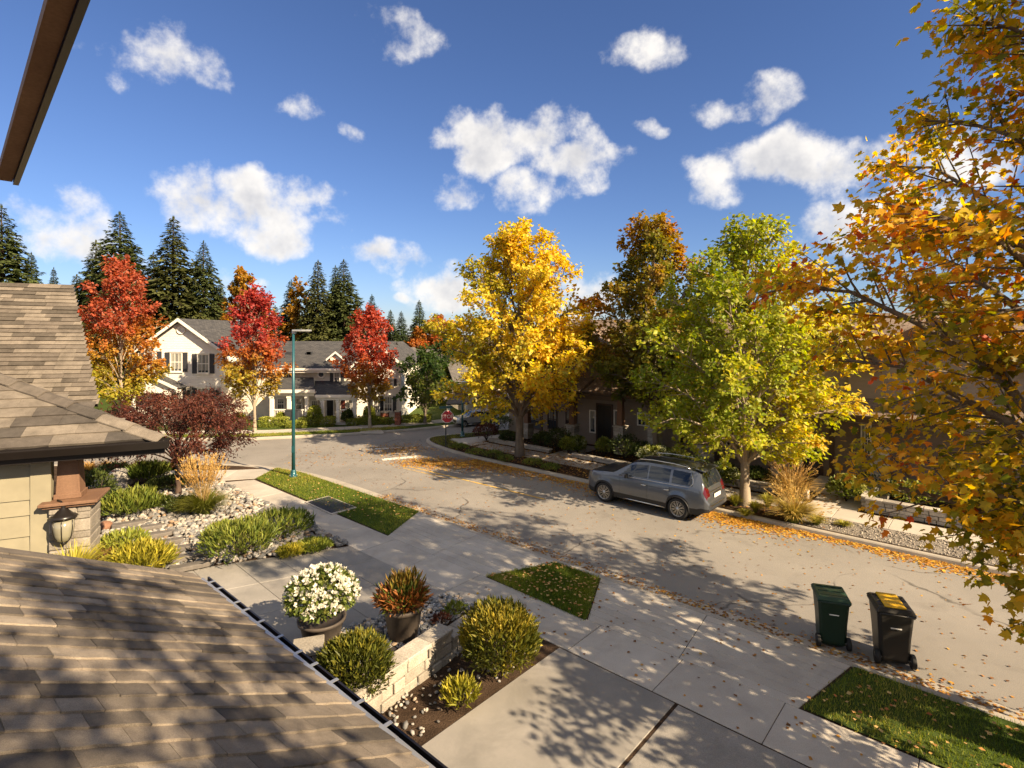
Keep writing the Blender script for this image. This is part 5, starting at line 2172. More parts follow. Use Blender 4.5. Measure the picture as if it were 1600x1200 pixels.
# nearest courses as separate shingles, the rest joined
vis_y = lambda x: 0
parts_, many = 0, {0: MB(), 1: MB(), 2: MB()}
row_h = .165
nr = int(Hr / row_h) + 1
TINT = [shingle_mat('roof_tab_tone', [(0, c), (1, tuple(v * 1.1 for v in c))]) for c in ((.085, .072, .058), (.125, .105, .085), (.175, .148, .118))]
for r in range(nr):
    x = -.4
    y = r * row_h
    xmax = Wr + (k1 - Wr) * (y / max(Hr, .1))
    while x < xmax:
        w = rr.choice((.3, .42, .55, .7, .9))
        xe = min(x + w, xmax + .03)
        if xe - x < .06:
            break
        k = rr.choices((0, 1, 2), (3, 4, 3))[0]
        t = .034 + rr.uniform(0, .018)
        p = lambda xx, yy, zz: r2 + axr * xx + upr * yy + (n_ if n_.z > 0 else -n_) * zz
        pts = [p(x + .003, y, .001), p(xe - .003, y, .001), p(xe - .003, y + row_h * 1.3, .001), p(x + .003, y + row_h * 1.3, .001)]
        top = [p(x + .003, y + rr.uniform(-.008, .008), t), p(xe - .003, y + rr.uniform(-.008, .008), t), p(xe - .003, y + row_h * 1.3, .004), p(x + .003, y + row_h * 1.3, .004)]
        # screen position decides whether it can be picked apart
        c_ = p((x + xe) / 2, y, 0)
        sx = 800 + FPX * c_.x / c_.y
        sy = HZ + FPX * (CAM_H - c_.z) / c_.y
        if sx > -10 and sy < 640 and w >= .55 and parts_ < 220:
            mb = MB()
            mb.hexa(pts, top)
            mb.build('shingle', TINT[k], so_)
            parts_ += 1
        else:
            many[k].hexa(pts, top)
        x = xe
for k in many:
    if many[k].f:
        o = many[k].build('shingle_courses', TINT[k], so_)
        o['kind'] = 'stuff'
print('main roof', nr, parts_)
# dark eave above the window, top left of the picture
UE = empty('upper_eave', (0, 0, 0), 0, 'dark bronze gutter and soffit of the upper eave, top left corner', 'eave')
qq = at_d(20, 276, 5.0)
pn = at_d(75, 148, 3.75)
pn.z = qq.z + (pn - qq).z * .0 + (at_d(64, 150, 3.75).z - qq.z)
p00 = qq + (at_d(64, 150, 3.75) - qq).normalized() * 4.6
along(p00, qq, [(.0, -.075), (.0, .05), (.055, .05), (.055, .0), (.04, -.075)], 'gutter', M['metal_dark'], UE)
along(p00, qq, [(-.11, -.05), (-.11, .02), (-.004, .02), (-.004, -.05)], 'soffit', M['timber'], UE)

# ------------------------------------------------------------------ shrubs, hedges, grasses
def ball_points(rg, n, rx, ry, rz, shell=.55):
    d = nrm(rg.normal(0, 1, (n, 3)))
    d[:, 2] = np.abs(d[:, 2]) * np.where(rg.random(n) < .85, 1, -.4)
    r = (shell + (1 - shell) * rg.random(n) ** .6)
    bump_ = 1 + .13 * clump_noise(d * 2.2, 1.0, int(rg.integers(1e6))) + .06 * clump_noise(d * 6, 1.2, int(rg.integers(1e6)))
    return d * (r * bump_)[:, None] * np.array([rx, ry, rz]), d


def foliage_obj(name, P, T, N_, Sz, cols, parent, tmpl=KITE, tf=KITE_F, wid=1.0, m=None, jit=.2, seed=1):
    rg = np.random.default_rng(seed)
    c = cols * (1 + rg.normal(0, jit, (len(P), 1)))
    lv, lf = scatter_leaves(P, T, N_, Sz, tmpl, tf, wid)
    o = link(name, np_mesh(name, lv, lf, rep_col(np.clip(c, .004, .9), len(tmpl))), parent, m or M['hedge_leaf'])
    o['kind'] = 'stuff'
    return o


def core(parent, rx, ry, rz, z, m, seed=0):
    """twiggy heart of a bush"""
    rr = random.Random(seed)
    mb = MB()
    for k in range(14):
        a = rr.uniform(0, 6.28)
        e = rr.uniform(.3, 1)
        mb.tube([(0, 0, 0.0), (math.cos(a) * rx * .4 * e, math.sin(a) * ry * .4 * e, z + rz * .4), (math.cos(a) * rx * .8 * e, math.sin(a) * ry * .8 * e, z + rz * rr.uniform(.3, .9))], [.018, .012, .005], 5)
    return mb.build('stems', m, parent)


def shrub(loc, r, h, cols, label, seed, n=2600, leaf=.07, wid=.5, upright=.8, cat='shrub', group=None, tmpl=KITE, tf=KITE_F, name='shrub', ry=None, spiky=.0):
    rg = np.random.default_rng(seed)
    root = empty(name, loc, rg.uniform(0, 6), label, cat, group)
    core(root, r, r, h, 0, M['bark_dark'], seed)
    P, d = ball_points(rg, n, r, ry or r, h * .56, .5)
    P[:, 2] += h * .44
    P[:, 2] = np.maximum(P[:, 2], .02)
    T = d * (1 - upright * .5) + np.array([0, 0, upright]) + rg.normal(0, .35, (n, 3))
    N_ = d + rg.normal(0, .6, (n, 3))
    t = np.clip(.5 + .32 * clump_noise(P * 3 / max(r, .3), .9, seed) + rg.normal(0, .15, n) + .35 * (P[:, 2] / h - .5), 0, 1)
    Sz = leaf * rg.uniform(.45, 1.6, n) * (1 + spiky * (rg.random(n) < .05))
    foliage_obj('foliage', P, T, N_, Sz, col_arr(cols, t), root, tmpl, tf, wid, seed=seed)
    return root


CEDAR = [(0, (.030, .040, .008)), (.45, (.095, .105, .014)), (.75, (.22, .19, .022)), (1, (.36, .27, .035))]
BOXW = [(0, (.075, .105, .016)), (.5, (.20, .235, .03)), (1, (.36, .35, .055))]
DGRN = [(0, (.018, .030, .008)), (.5, (.045, .065, .014)), (1, (.10, .12, .025))]
LIMEY = [(0, (.10, .115, .015)), (.5, (.26, .25, .025)), (1, (.48, .40, .045))]
GRASSY = [(0, (.05, .080, .013)), (.5, (.125, .170, .024)), (1, (.25, .26, .045))]
BURG = [(0, (.03, .012, .010)), (.5, (.085, .028, .020)), (1, (.16, .06, .03))]


def grass_clump(loc, r, h, base, tip, label, seed, n=420, plume=None, group=None, lean=.75, name='ornamental_grass', w=.014):
    """arching blades; optional feathery plumes"""
    rg = np.random.default_rng(seed)
    root = empty(name, loc, 0, label, 'grass', group)
    k = 6
    ts = np.linspace(0, 1, k)
    az = rg.uniform(0, 6.28, n)
    ln = h * rg.uniform(.6, 1.12, n)
    le = lean * rg.uniform(.25, 1.2, n)
    Vs, Fs, Cs = [], [], []
    for i in range(n):
        d = np.array([math.cos(az[i]), math.sin(az[i]), 0])
        s = np.array([-d[1], d[0], 0])
        r0 = d * rg.uniform(0, .18) * r
        out = r * le[i] * ts ** 1.6
        z = ln[i] * (ts - .42 * le[i] * ts ** 3)
        c = r0 + d * out[:, None] + np.array([0, 0, 1]) * z[:, None]
        ww = w * (1 - ts ** 2 * .92) * rg.uniform(.7, 1.4)
        b = i * k * 2
        Vs.append(np.stack([c - s * ww[:, None], c + s * ww[:, None]], 1).reshape(-1, 3))
        j = np.arange(k - 1) * 2 + b
        Fs.append(np.stack([j, j + 1, j + 3, j + 2], -1))
        cc = np.array(base)[None] * (1 - ts ** .8)[:, None] + np.array(tip)[None] * (ts ** .8)[:, None]
        cc = cc * rg.uniform(.65, 1.35)
        Cs.append(np.repeat(cc, 2, axis=0))
    o = link('blades', np_mesh('blades', np.concatenate(Vs), np.concatenate(Fs), np.clip(np.concatenate(Cs), .004, .9)), root, M['grass_blade'])
    o['kind'] = 'stuff'
    if plume:
        pc, pn, ph = plume
        P, T, S_, C = [], [], [], []
        st = MB()
        for i in range(pn):
            a = rg.uniform(0, 6.28)
            d = np.array([math.cos(a), math.sin(a), 0])
            top = d * r * rg.uniform(.25, .95) + np.array([0, 0, ph * rg.uniform(.78, 1.1)])
            bot = d * r * .1 + np.array([0, 0, h * .5])
            st.tube([tuple(bot), tuple((bot + top) / 2 + d * -.02), tuple(top)], [.004, .003, .002], 3, False)
            m = 26
            f = rg.uniform(.55, 1.05, m)
            P.append(bot + (top - bot) * f[:, None] + rg.normal(0, .008, (m, 3)))
            T.append((top - bot)[None] / np.linalg.norm(top - bot) + rg.normal(0, .28, (m, 3)))
            S_.append(rg.uniform(.04, .10, m))
            C.append(np.array(pc)[None] * rg.uniform(.7, 1.3, (m, 1)))
        st.build('stalks', M['litter'] if False else M['straw'], root)
        P, T = np.concatenate(P), np.concatenate(T)
        foliage_obj('plumes', P, T, rg.normal(0, 1, P.shape), np.concatenate(S_), np.concatenate(C), root, wid=.28, m=M['grass_blade'], seed=seed)
    return root


M['straw'] = plain('straw_stalk', (.36, .24, .09), .7)


def hedge(x0, x1, d0, d1, h, label, seed, cols=BOXW, n=None, group='clipped hedges before the cream house'):
    rg = np.random.default_rng(seed)
    cx, cy = (x0 + x1) / 2, (d0 + d1) / 2
    w, dp = (x1 - x0) / 2, (d1 - d0) / 2
    root = empty('hedge', (cx, cy, Z1), 0, label, 'hedge', group)
    mb = MB()
    for k in range(max(3, int(w * 6))):
        x = rg.uniform(-w * .85, w * .85)
        mb.tube([(x, 0, 0), (x + rg.uniform(-.1, .1), rg.uniform(-.1, .1), h * .8)], [.02, .006], 4)
    mb.build('stems', M['bark_dark'], root)
    n = n or int(1500 * (2 * w * h + 2 * w * dp + 2 * dp * h))
    P = rg.uniform(-1, 1, (n, 3))
    ax = rg.choice(3, n, p=[.15, .45, .40])
    q = np.where(rg.random(n) < .5, -1., 1.) * rg.uniform(.86, 1.03, n)
    P[np.arange(n), ax] = q
    d = P.copy()
    # rounded box
    P = np.sign(P) * np.abs(P) ** 1.0
    k = np.maximum(0, np.abs(P) - .8)
    P -= np.sign(P) * k * .35 * (np.linalg.norm(k, axis=1) > .25)[:, None]
    P = P * np.array([w, dp, h / 2]) + np.array([0, 0, h / 2])
    P += rg.normal(0, .018, P.shape)
    P[:, 2] += .03 * np.sin(P[:, 0] * 5 + seed)
    P[:, 2] = np.maximum(P[:, 2], .02)
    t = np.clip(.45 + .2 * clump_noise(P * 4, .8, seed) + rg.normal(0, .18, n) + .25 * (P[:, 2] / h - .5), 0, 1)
    foliage_obj('foliage', P, d + rg.normal(0, .7, (n, 3)), d + rg.normal(0, .5, (n, 3)), rg.uniform(.05, .10, n), col_arr(cols, t), root, seed=seed)
    return root


def lawn_blades(name, poly, n, z, seed, cols, h=.055, parent=None):
    rg = np.random.default_rng(seed)
    P = np.array([(p[0], p[1]) for p in poly])
    lo, hi = P.min(0), P.max(0)
    q = rg.uniform(lo, hi, (n * 3, 2))
    ins = np.zeros(len(q), bool)
    j = len(P) - 1
    for i in range(len(P)):
        c = ((P[i, 1] > q[:, 1]) != (P[j, 1] > q[:, 1]))
        with np.errstate(divide='ignore', invalid='ignore'):
            xx = (P[j, 0] - P[i, 0]) * (q[:, 1] - P[i, 1]) / (P[j, 1] - P[i, 1] + 1e-12) + P[i, 0]
        ins ^= c & (q[:, 0] < xx)
        j = i
    q = q[ins][:n]
    n = len(q)
    q = q + rg.normal(0, .035, q.shape)
    B = np.column_stack([q, np.full(n, z)])
    T = np.column_stack([rg.normal(0, .35, (n, 2)), np.ones(n)])
    t = np.clip(.5 + .42 * clump_noise(B, 1.5, seed) + rg.normal(0, .2, n), 0, 1)
    lv, lf = scatter_leaves(B, T, rg.normal(0, 1, (n, 3)), h * rg.uniform(.5, 1.4, n), BLADE, BLADE_F, .16)
    c = col_arr(cols, t)
    o = link(name, np_mesh(name, lv, lf, rep_col(np.clip(c, .004, .8), 5)), parent, M['grass_blade'])
    tag(o, None, None, None, 'stuff')
    return o


LAWN = [(0, (.075, .125, .014)), (.5, (.185, .235, .022)), (.85, (.32, .31, .042)), (1, (.42, .35, .08))]
for i, (pl, n, lab) in enumerate(((L1, 30000, 'green lawn strip around the utility cover'), (L2, 22000, 'small lawn triangle between the driveway crossings'), (L3, 26000, 'lawn strip beside the wheelie bins'))):
    o = lawn_blades('lawn_grass', pl, n, Z1 + .012, 200 + i, LAWN)
    o['label'] = lab
    o['category'] = 'grass'

# turf along the far kerb
for i in keep[::1]:
    pass
pg0, pg1 = offset_path(cp, .18), offset_path(cp, 1.1)
strip = [p for p in pg0 if -22 < p.x < -6] + [p for p in pg1 if -22 < p.x < -6][::-1]
o = lawn_blades('verge_grass', strip, 22000, Z1, 210, LAWN, .07)
tag(o, 'grass verge along the kerb before the cream house', 'grass')

o = lawn_blades('verge_grass', CORNER_GRASS, 12000, Z1, 211, LAWN, .07)
tag(o, 'grass strip at the corner behind the stop sign', 'grass')

# --- clipped hedges and globes before the cream house
for i, (xa, xb, yt, yb, d, lab) in enumerate((
        (404, 445, 655, 676, 33.9, 'long clipped hedge left of the street lamp, by the crimson maple'),
        (467, 492, 654, 672, 34.2, 'clipped hedge right of the street lamp'),
        (494, 519, 654, 671, 34.3, 'clipped hedge left of the house walk'),
        (446, 475, 663, 673, 33.6, 'low clipped hedge behind the street lamp, before the grey box'),
        (541, 557, 659, 670, 34.5, 'small hedge cube right of the house walk'),
        (559, 588, 658, 669, 34.7, 'low hedge behind the scarlet maple trunk'),
        (589, 610, 657, 667, 34.9, 'low hedge left of the brick pillar'),
        (541, 592, 653, 659, 35.0, 'thin back hedge below the porch railing'),
        (627, 659, 651, 664, 35.6, 'clipped hedge right of the brick pillar'),
        (660, 671, 651, 664, 35.7, 'square hedge end beside the dark green tree'))):
    a, b = at_d(xa, yb, d), at_d(xb, yt, d)
    hedge(a.x, b.x, d, d + .75, max(.35, b.z - Z1), lab, 300 + i)
for i, (x, y, rpx, d, lab) in enumerate(((492, 645, 11, 34.7, 'large globe shrub at the porch corner, left of the walk'), (543, 648, 8.5, 35.0, 'dark globe shrub right of the porch steps'),
                                        (577, 643, 9, 35.0, 'globe shrub behind the scarlet maple trunk'), (438, 650, 6, 34.9, 'small globe shrub before the porch railing'))):
    c = at_d(x, y, d)
    r = rpx * d / FPX
    shrub((c.x, d, Z1), r, c.z + r - Z1, BOXW if i != 1 else DGRN, lab, 330 + i, 1500, .09, .9, .2, group='globe shrubs')
for i, (x, y, r_, h_, lab) in enumerate(((20, 668, .9, 1.1, 'round shrub before the far left house wall'), (372, 660, .5, .9, 'small shrub left of the crimson maple trunk'))):
    c = at_d(x, y, 34)
    shrub((c.x, 34, Z1), r_, h_, BOXW, lab, 340 + i, 1200, .1, .8, .3)

# --- right side: beds before the brown houses
HYD = [(0, (.05, .075, .012)), (.5, (.14, .17, .025)), (1, (.27, .26, .05))]
M['petal'] = leaf_mat('flower_petal', .3, .6)


def hydrangea(loc, r, h, label, seed, nf=22, fc=(.52, .48, .22)):
    rg = np.random.default_rng(seed)
    root = shrub(loc, r, h, HYD, label, seed, 700, .13, .9, .2, 'shrub', 'hydrangeas', name='hydrangea')
    d = nrm(rg.normal(0, 1, (nf, 3)) + np.array([-.3, -.6, .4]))
    d[:, 2] = np.abs(d[:, 2])
    for i in range(nf):
        c = d[i] * np.array([r, r, h * .56]) * 1.02 + np.array([0, 0, h * .44])
        m = 60
        q = nrm(rg.normal(0, 1, (m, 3)))
        col = np.array(fc) * rg.uniform(.75, 1.2) + np.array([0, .03, 0]) * rg.random()
        o = foliage_obj('flower_head', c + q * .085, q + rg.normal(0, .5, (m, 3)), q, rg.uniform(.03, .05, m), np.tile(col, (m, 1)), root, wid=1.1, m=M['petal'], seed=seed + i, jit=.12)
    return root


def bed_shrub(px, py, r, h, cols, lab, seed, leaf=.08, n=900, wid=.7, up=.4, z=Z1, **k):
    c = G(px, py, z)
    return shrub((c.x, c.y, z), r, h, cols, lab, seed, n, leaf, wid, up, **k)


for i, (px, py, r, h, cols, lab) in enumerate((
        (871, 704, .75, 1.15, DGRN, 'large rounded dark shrub behind the golden maple trunk'),
        (846, 700, .5, .8, DGRN, 'dark shrub left of the stone pier behind the golden maple'),
        (888, 708, .45, .8, BOXW, 'green shrub beside the white hydrangea'),
        (943, 712, .42, .85, BOXW, 'small upright shrub right of the entry walk'),
        (976, 718, .80, 1.15, DGRN, 'broad round shrub below the brown window'),
        (1005, 720, .55, .85, DGRN, 'dark shrub behind the car bonnet'),
        (952, 690, .40, .6, DGRN, 'shrub against the black entry door step'),
        (1085, 740, .55, .7, DGRN, 'dark shrub behind the car roof rail'),
        (1130, 745, .5, .6, DGRN, 'shrub below the brown house window, behind the maple trunk'),
        (1180, 752, .6, .55, DGRN, 'low dark shrub right of the green yellow maple trunk'),
        (1360, 780, .9, .9, DGRN, 'dark shrub behind the right retaining wall'),
        (1425, 790, .8, .8, BOXW, 'shrub half hidden by the near maple leaves'),
        (760, 688, .7, .9, BURG, 'dark red shrub at the corner behind the stop sign'),
        (775, 676, .9, 1.2, DGRN, 'tall dark bush at the corner of the brown house'),
        (795, 692, .55, .55, DGRN, 'low dark shrub left of the golden maple trunk'))):
    bed_shrub(px, py, r, h, cols, lab, 400 + i, .085, 1100, .75, .3)
for i, (px, py, r, h, lab, nf) in enumerate(((902, 707, .42, .75, 'white flowering hydrangea by the entry walk', 16), (1022, 727, .75, .85, 'wide hydrangea with pale heads behind the car', 34), (1060, 733, .6, .8, 'hydrangea with cream heads behind the car roof', 24),
                                            (1322, 783, .55, .85, 'yellow green hydrangea on the retaining wall by the glazed door', 14), (1140, 757, .4, .6, 'small hydrangea behind the maple trunk', 10), (1115, 752, .35, .55, 'pale flowering plant between car and maple', 8))):
    p = G(px, py, Z1)
    hydrangea((p.x, p.y, Z1), r, h, lab, 430 + i, nf, (.50, .50, .30) if i != 3 else (.5, .46, .14))
# verge plants at the kerb
TAN, TANT = (.30, .20, .06), (.62, .40, .15)
p = G(1237, 781)
grass_clump((p.x, p.y, Z1), 1.0, 1.15, (.16, .14, .03), (.60, .40, .15), 'tall tan plume grass right of the maple trunk', 450, 520, ((.60, .40, .16), 70, 1.35), None, .85, w=.020)
p = G(1240, 815)
grass_clump((p.x, p.y, Z1), .85, .85, (.13, .16, .03), (.56, .42, .12), 'golden fountain grass at the kerb behind the car', 451, 700, ((.60, .42, .14), 60, 1.1), None, .95, w=.017)
for i, (px, py, r, h, lab) in enumerate(((1275, 820, .35, .35, 'low tuft right of the golden fountain grass'), (1200, 792, .36, .50, 'green tuft at the foot of the maple'), (1180, 800, .3, .42, 'small tuft between maple and fountain grass'),
                                        (1148, 790, .35, .48, 'yellow tuft just behind the car bumper'), (1165, 806, .28, .25, 'lowest tuft at the kerb behind the car'), (1318, 822, .3, .18, 'flat tuft beside the gravel strip'))):
    p = G(px, py)
    grass_clump((p.x, p.y, Z1), r, h, (.08, .11, .016), (.36, .32, .05), lab, 455 + i, 260, None, 'tufts on the verge', .9)
for i, (px, py, r, h, lab) in enumerate(((745, 712, .5, .3, 'low ground cover by the kerb corner'), (772, 716, .45, .35, 'ground cover left of the golden maple'), (790, 722, .4, .3, 'leafy ground cover at the kerb before the golden maple'), (832, 728, .45, .3, 'ground cover right of the golden maple trunk'),
                                        (860, 735, .4, .25, 'dry ground cover by the kerb ahead of the car'), (718, 702, .5, .22, 'clipped ground cover beside the stop sign'))):
    p = G(px, py)
    shrub((p.x, p.y, Z1), r, h, GRASSY, lab, 470 + i, 500, .08, .5, .6, group='verge ground cover')

# --- rock garden of the near yard
for i, (px, py, r, h, cols, leaf, wid, up, lab) in enumerate((
        (202, 806, .78, .70, GRASSY, .20, .22, .9, 'spiky green shrub left of the stepping stones'),
        (150, 805, .62, 1.45, DGRN, .08, .8, .3, 'tall rounded cedar beside the stone pier'),
        (375, 871, .88, .88, GRASSY, .17, .22, .7, 'dense green shrub at the driveway edge'),
        (432, 836, .98, .55, GRASSY, .16, .22, .7, 'flat spreading shrub behind the driveway edge shrub'),
        (352, 842, .55, .40, BOXW, .12, .3, .6, 'small dark shrub behind the driveway edge shrub'),
        (190, 873, .70, .62, BOXW, .12, .4, .5, 'mixed green shrub next to the lantern pier'),
        (245, 792, .5, .3, GRASSY, .10, .4, .4, 'grey green mat plant under the burgundy maple'),
        (285, 800, .45, .45, DGRN, .10, .5, .4, 'dark low plant below the burgundy maple trunk'),
        (232, 752, .75, .65, GRASSY, .22, .15, 1., 'grassy shrub behind the boulder'),
        (175, 745, .7, .45, DGRN, .10, .5, .4, 'low hedge plant at the back of the garden'),
        (262, 765, .7, .45, DGRN, .10, .5, .4, 'dark carpet plant around the burgundy maple'),
        (490, 858, .42, .20, BOXW, .09, .5, .3, 'creeping plant by the driveway corner'),
        (455, 866, .35, .2, LIMEY, .08, .5, .3, 'lime creeping plant along the driveway'))):
    bed_shrub(px, py, r, h, cols, lab, 500 + i, leaf, 1500, wid, up, spiky=.3)
p = G(222, 898)
shrub((p.x, p.y, Z1), .70, .66, LIMEY, 'bright yellow green thread leaf shrub above the roof edge', 520, 2200, .17, .18, .5)
p = G(172, 886)
shrub((p.x, p.y, Z1), .4, .45, BURG, 'burgundy barberry between the two green shrubs', 521, 900, .08, .7, .4)
p = at_d(116, 918, 12.5)
grass_clump((p.x, p.y, Z1), .85, 1.15, (.16, .16, .02), (.52, .45, .06), 'yellow grass at the foot of the lantern pier', 522, 500, None, None, .9)
p = G(318, 806)
grass_clump((p.x, p.y, Z1), .85, .95, (.09, .13, .02), (.20, .20, .03), 'fountain grass with orange plumes in the rock garden', 523, 900, ((.60, .38, .12), 130, 1.75), None, .95)
for i, (px, py) in enumerate(((140, 737), (165, 735), (190, 736), (215, 735), (245, 735), (270, 733), (300, 731), (120, 738))):
    p = G(px, py)
    grass_clump((p.x, p.y, Z1), .55, .5, (.12, .12, .02), (.50, .28, .08), ('rust tipped grass tuft at the back of the garden, %s from the left' % ('second third fourth fifth sixth seventh eighth first'.split()[i])), 530 + i, 200, None, 'rust grass row', .9)
# globe cedars at the bottom of the picture
p = at_d(556, 1052, 8.6)
shrub((p.x, p.y, Z1), .58, at_d(556, 990, 8.6).z - Z1, CEDAR, 'round cedar between the gutter and the block wall', 540, 6000, .095, .34, .55, group='globe cedars')
p = at_d(783, 1040, 9.3)
shrub((p.x, p.y, Z1), .66, at_d(783, 948, 9.3).z - Z1, CEDAR, 'larger round cedar right of the block wall', 541, 7500, .095, .34, .55, group='globe cedars')
p = at_d(720, 1060, 8.6)
shrub((p.x, p.y, Z1), .26, .35, LIMEY, 'small lime plant at the foot of the block wall', 542, 500, .12, .25, .7)
p = at_d(862, 1040, 9.4)

# ------------------------------------------------------------------ rocks, steps, walls, pots
def rock_field(name, poly, n, s0, s1, seed, z, cols, label, parent=None, avoid=None):
    """river stones, too many and too small to pick apart: one mass"""
    rg = np.random.default_rng(seed)
    bm = bmesh.new()
    bmesh.ops.create_icosphere(bm, subdivisions=1, radius=1)
    Vt = np.array([v.co for v in bm.verts])
    Ft = np.array([[v.index for v in f.verts] for f in bm.faces])
    bm.free()
    P = np.array([(p[0], p[1]) for p in poly])
    q = rg.uniform(P.min(0), P.max(0), (n * 4, 2))
    ins = np.zeros(len(q), bool)
    j = len(P) - 1
    for i in range(len(P)):
        c = ((P[i, 1] > q[:, 1]) != (P[j, 1] > q[:, 1]))
        xx = (P[j, 0] - P[i, 0]) * (q[:, 1] - P[i, 1]) / (P[j, 1] - P[i, 1] + 1e-12) + P[i, 0]
        ins ^= c & (q[:, 0] < xx)
        j = i
    q = q[ins]
    if avoid:
        for (ax, ay, ar) in avoid:
            q = q[np.hypot(q[:, 0] - ax, q[:, 1] - ay) > ar]
    q = q[:n]
    n = len(q)
    s = s0 + (s1 - s0) * rg.random(n) ** 2
    ang = rg.uniform(0, 6.28, n)
    k = len(Vt)
    V = Vt[None] * (1 + rg.normal(0, .13, (n, k, 1)))
    V = V * np.stack([s, s * rg.uniform(.55, .9, n), s * rg.uniform(.4, .7, n)], -1)[:, None, :]
    c, si = np.cos(ang)[:, None], np.sin(ang)[:, None]
    tl = rg.normal(0, .3, n)[:, None]
    X = V[..., 0] * c - V[..., 1] * si
    Y = V[..., 0] * si + V[..., 1] * c
    Z = V[..., 2] + V[..., 0] * tl
    V = np.stack([X + q[:, :1], Y + q[:, 1:], Z + z + (s * rg.uniform(.1, .55, n))[:, None]], -1).reshape(-1, 3)
    F = (Ft[None] + (np.arange(n) * k)[:, None, None]).reshape(-1, 3)
    t = rg.random(n)
    cl = col_arr(cols, t) * (1 + rg.normal(0, .12, (n, 1)))
    o = link(name, np_mesh(name, V, F, np.clip(np.repeat(cl, k, 0), .01, .8), True), parent, M['pebble'])
    tag(o, label, 'stones', None, 'stuff')
    return o


def attr_mat(name, rough=.8, grain=.25):
    m, nt, b = new_mat(name)
    a = nt.nodes.new('ShaderNodeAttribute')
    a.attribute_name = 'Col'
    n1 = noise(nt, 30, 4, .6)
    g = ramp(nt, n1, [(.3, (1 - grain,) * 3), (.7, (1 + grain,) * 3)])
    nt.links.new(mixc(nt, 1.0, a.outputs['Color'], g, 'MULTIPLY'), b.inputs['Base Color'])
    b.inputs['Roughness'].default_value = rough
    b.inputs['Specular IOR Level'].default_value = .3
    bump(nt, b, n1, .3, .01)
    return m


M['pebble'] = attr_mat('river_stone')
PEB = [(0, (.12, .12, .12)), (.3, (.21, .20, .185)), (.6, (.31, .285, .25)), (.8, (.40, .365, .31)), (.92, (.30, .20, .12)), (1, (.10, .095, .09))]
steps_px = [(228, 819, 54, 12, 0), (252, 831, 48, 12, 0), (266, 846, 52, 12, 0), (282, 859, 52, 12, 0), (298, 866.5, 50, 0, 1), (296, 872, 54, 12, 0), (205, 815, 48, 9, 0)]
bedA = [G(546, 851), G(345, 751), G(330, 748), G(240, 770), G(165, 800), G(150, 862), G(250, 905), G(300, 890)]
rock_field('river_rocks', bedA, 5200, .05, .125, 601, Z1, PEB, 'pale river rocks filling the front garden bed')
bedB = [G(704, 926), G(742, 948), G(640, 1010), G(560, 1045), G(470, 1012), G(543, 981)]
rock_field('river_rocks', bedB, 1500, .035, .085, 602, Z1, [(0, (.10, .11, .12)), (.4, (.26, .26, .26)), (.7, (.42, .40, .36)), (.88, (.46, .33, .2)), (1, (.6, .56, .5))], 'dark river rocks around the flower pots')
rock_field('mulch_stones', [uv(6.3, 8.15), uv(8.1, 8.15), uv(9.0, 4.2), uv(6.3, 4.2)], 420, .03, .06, 603, Z1, PEB, 'few stones at the foot of the large cedar')
# gravel verge on the far side, right
gv = [uv(4.9, 18.45), uv(4.6, 19.72), uv(-8, 19.72), uv(-8, 18.45)]
sheet('gravel_strip', clean(gv), Z1 - .004, M['gravel'])
rock_field('gravel', gv, 5000, .02, .045, 604, Z1 - .01, [(0, (.14, .12, .10)), (.5, (.26, .22, .18)), (1, (.40, .35, .28))], 'brown gravel strip between kerb and pavement at right')

M['flag'] = surf('stepping_stone', (.10, .09, .08), (.17, .15, .13), 3, 40, .85, .4, .006, grain=.25, rnd=.12)
sp = [(224, 817.5, 4), (247, 823, 8), (258, 832, 0), (273, 839, 0), (288, 848, 0), (300, 860, 0), (311, 869.5, 0)]
for i, (px, py, _) in enumerate(((202, 818, 0), (226, 824.5, 0), (242, 835, 0), (256, 847, 0), (270, 858, 0), (286, 870.5, 0), (297, 884, 0))):
    c = G(px, py, Z1 + .1)
    mb = MB()
    rr = random.Random(i)
    w, dpt = .46, .12
    q = [(-w + rr.uniform(-.05, .05), -dpt), (-w * .6, -dpt - rr.uniform(.01, .05)), (w * .6, -dpt + rr.uniform(-.03, .02)), (w + rr.uniform(-.05, .03), -dpt * .7), (w, dpt), (0, dpt + rr.uniform(0, .04)), (-w, dpt * .9)]
    mb.prism(q, -.07, .045)
    o = mb.build('stepping_stone', M['flag'], None, .015)
    o.location = (c.x, c.y, Z1 + .10)
    o.rotation_euler = (0, 0, R(28))
    tag(o, 'grey slate stepping stone, %s from the driveway' % ('seventh sixth fifth fourth third second nearest'.split()[i]), 'stepping stone', 'stepping stones in the rock bed')


def boulder(px, py, s, m, lab, seed, z=Z1):
    rg = np.random.default_rng(seed)
    bm = bmesh.new()
    bmesh.ops.create_icosphere(bm, subdivisions=3, radius=1)
    V = np.array([v.co for v in bm.verts])
    F = np.array([[v.index for v in f.verts] for f in bm.faces])
    bm.free()
    V = V * (1 + .16 * clump_noise(V, 1.3, seed) + .06 * clump_noise(V, 4, seed + 1))[:, None]
    V = V * np.array(s)
    c = G(px, py, z)
    o = link('boulder', np_mesh('boulder', V, F, None, True), None, m)
    o.location = (c.x, c.y, z + s[2] * .4)
    o.rotation_euler = (0, 0, rg.uniform(0, 6))
    tag(o, lab, 'boulder', 'boulders in the rock garden')


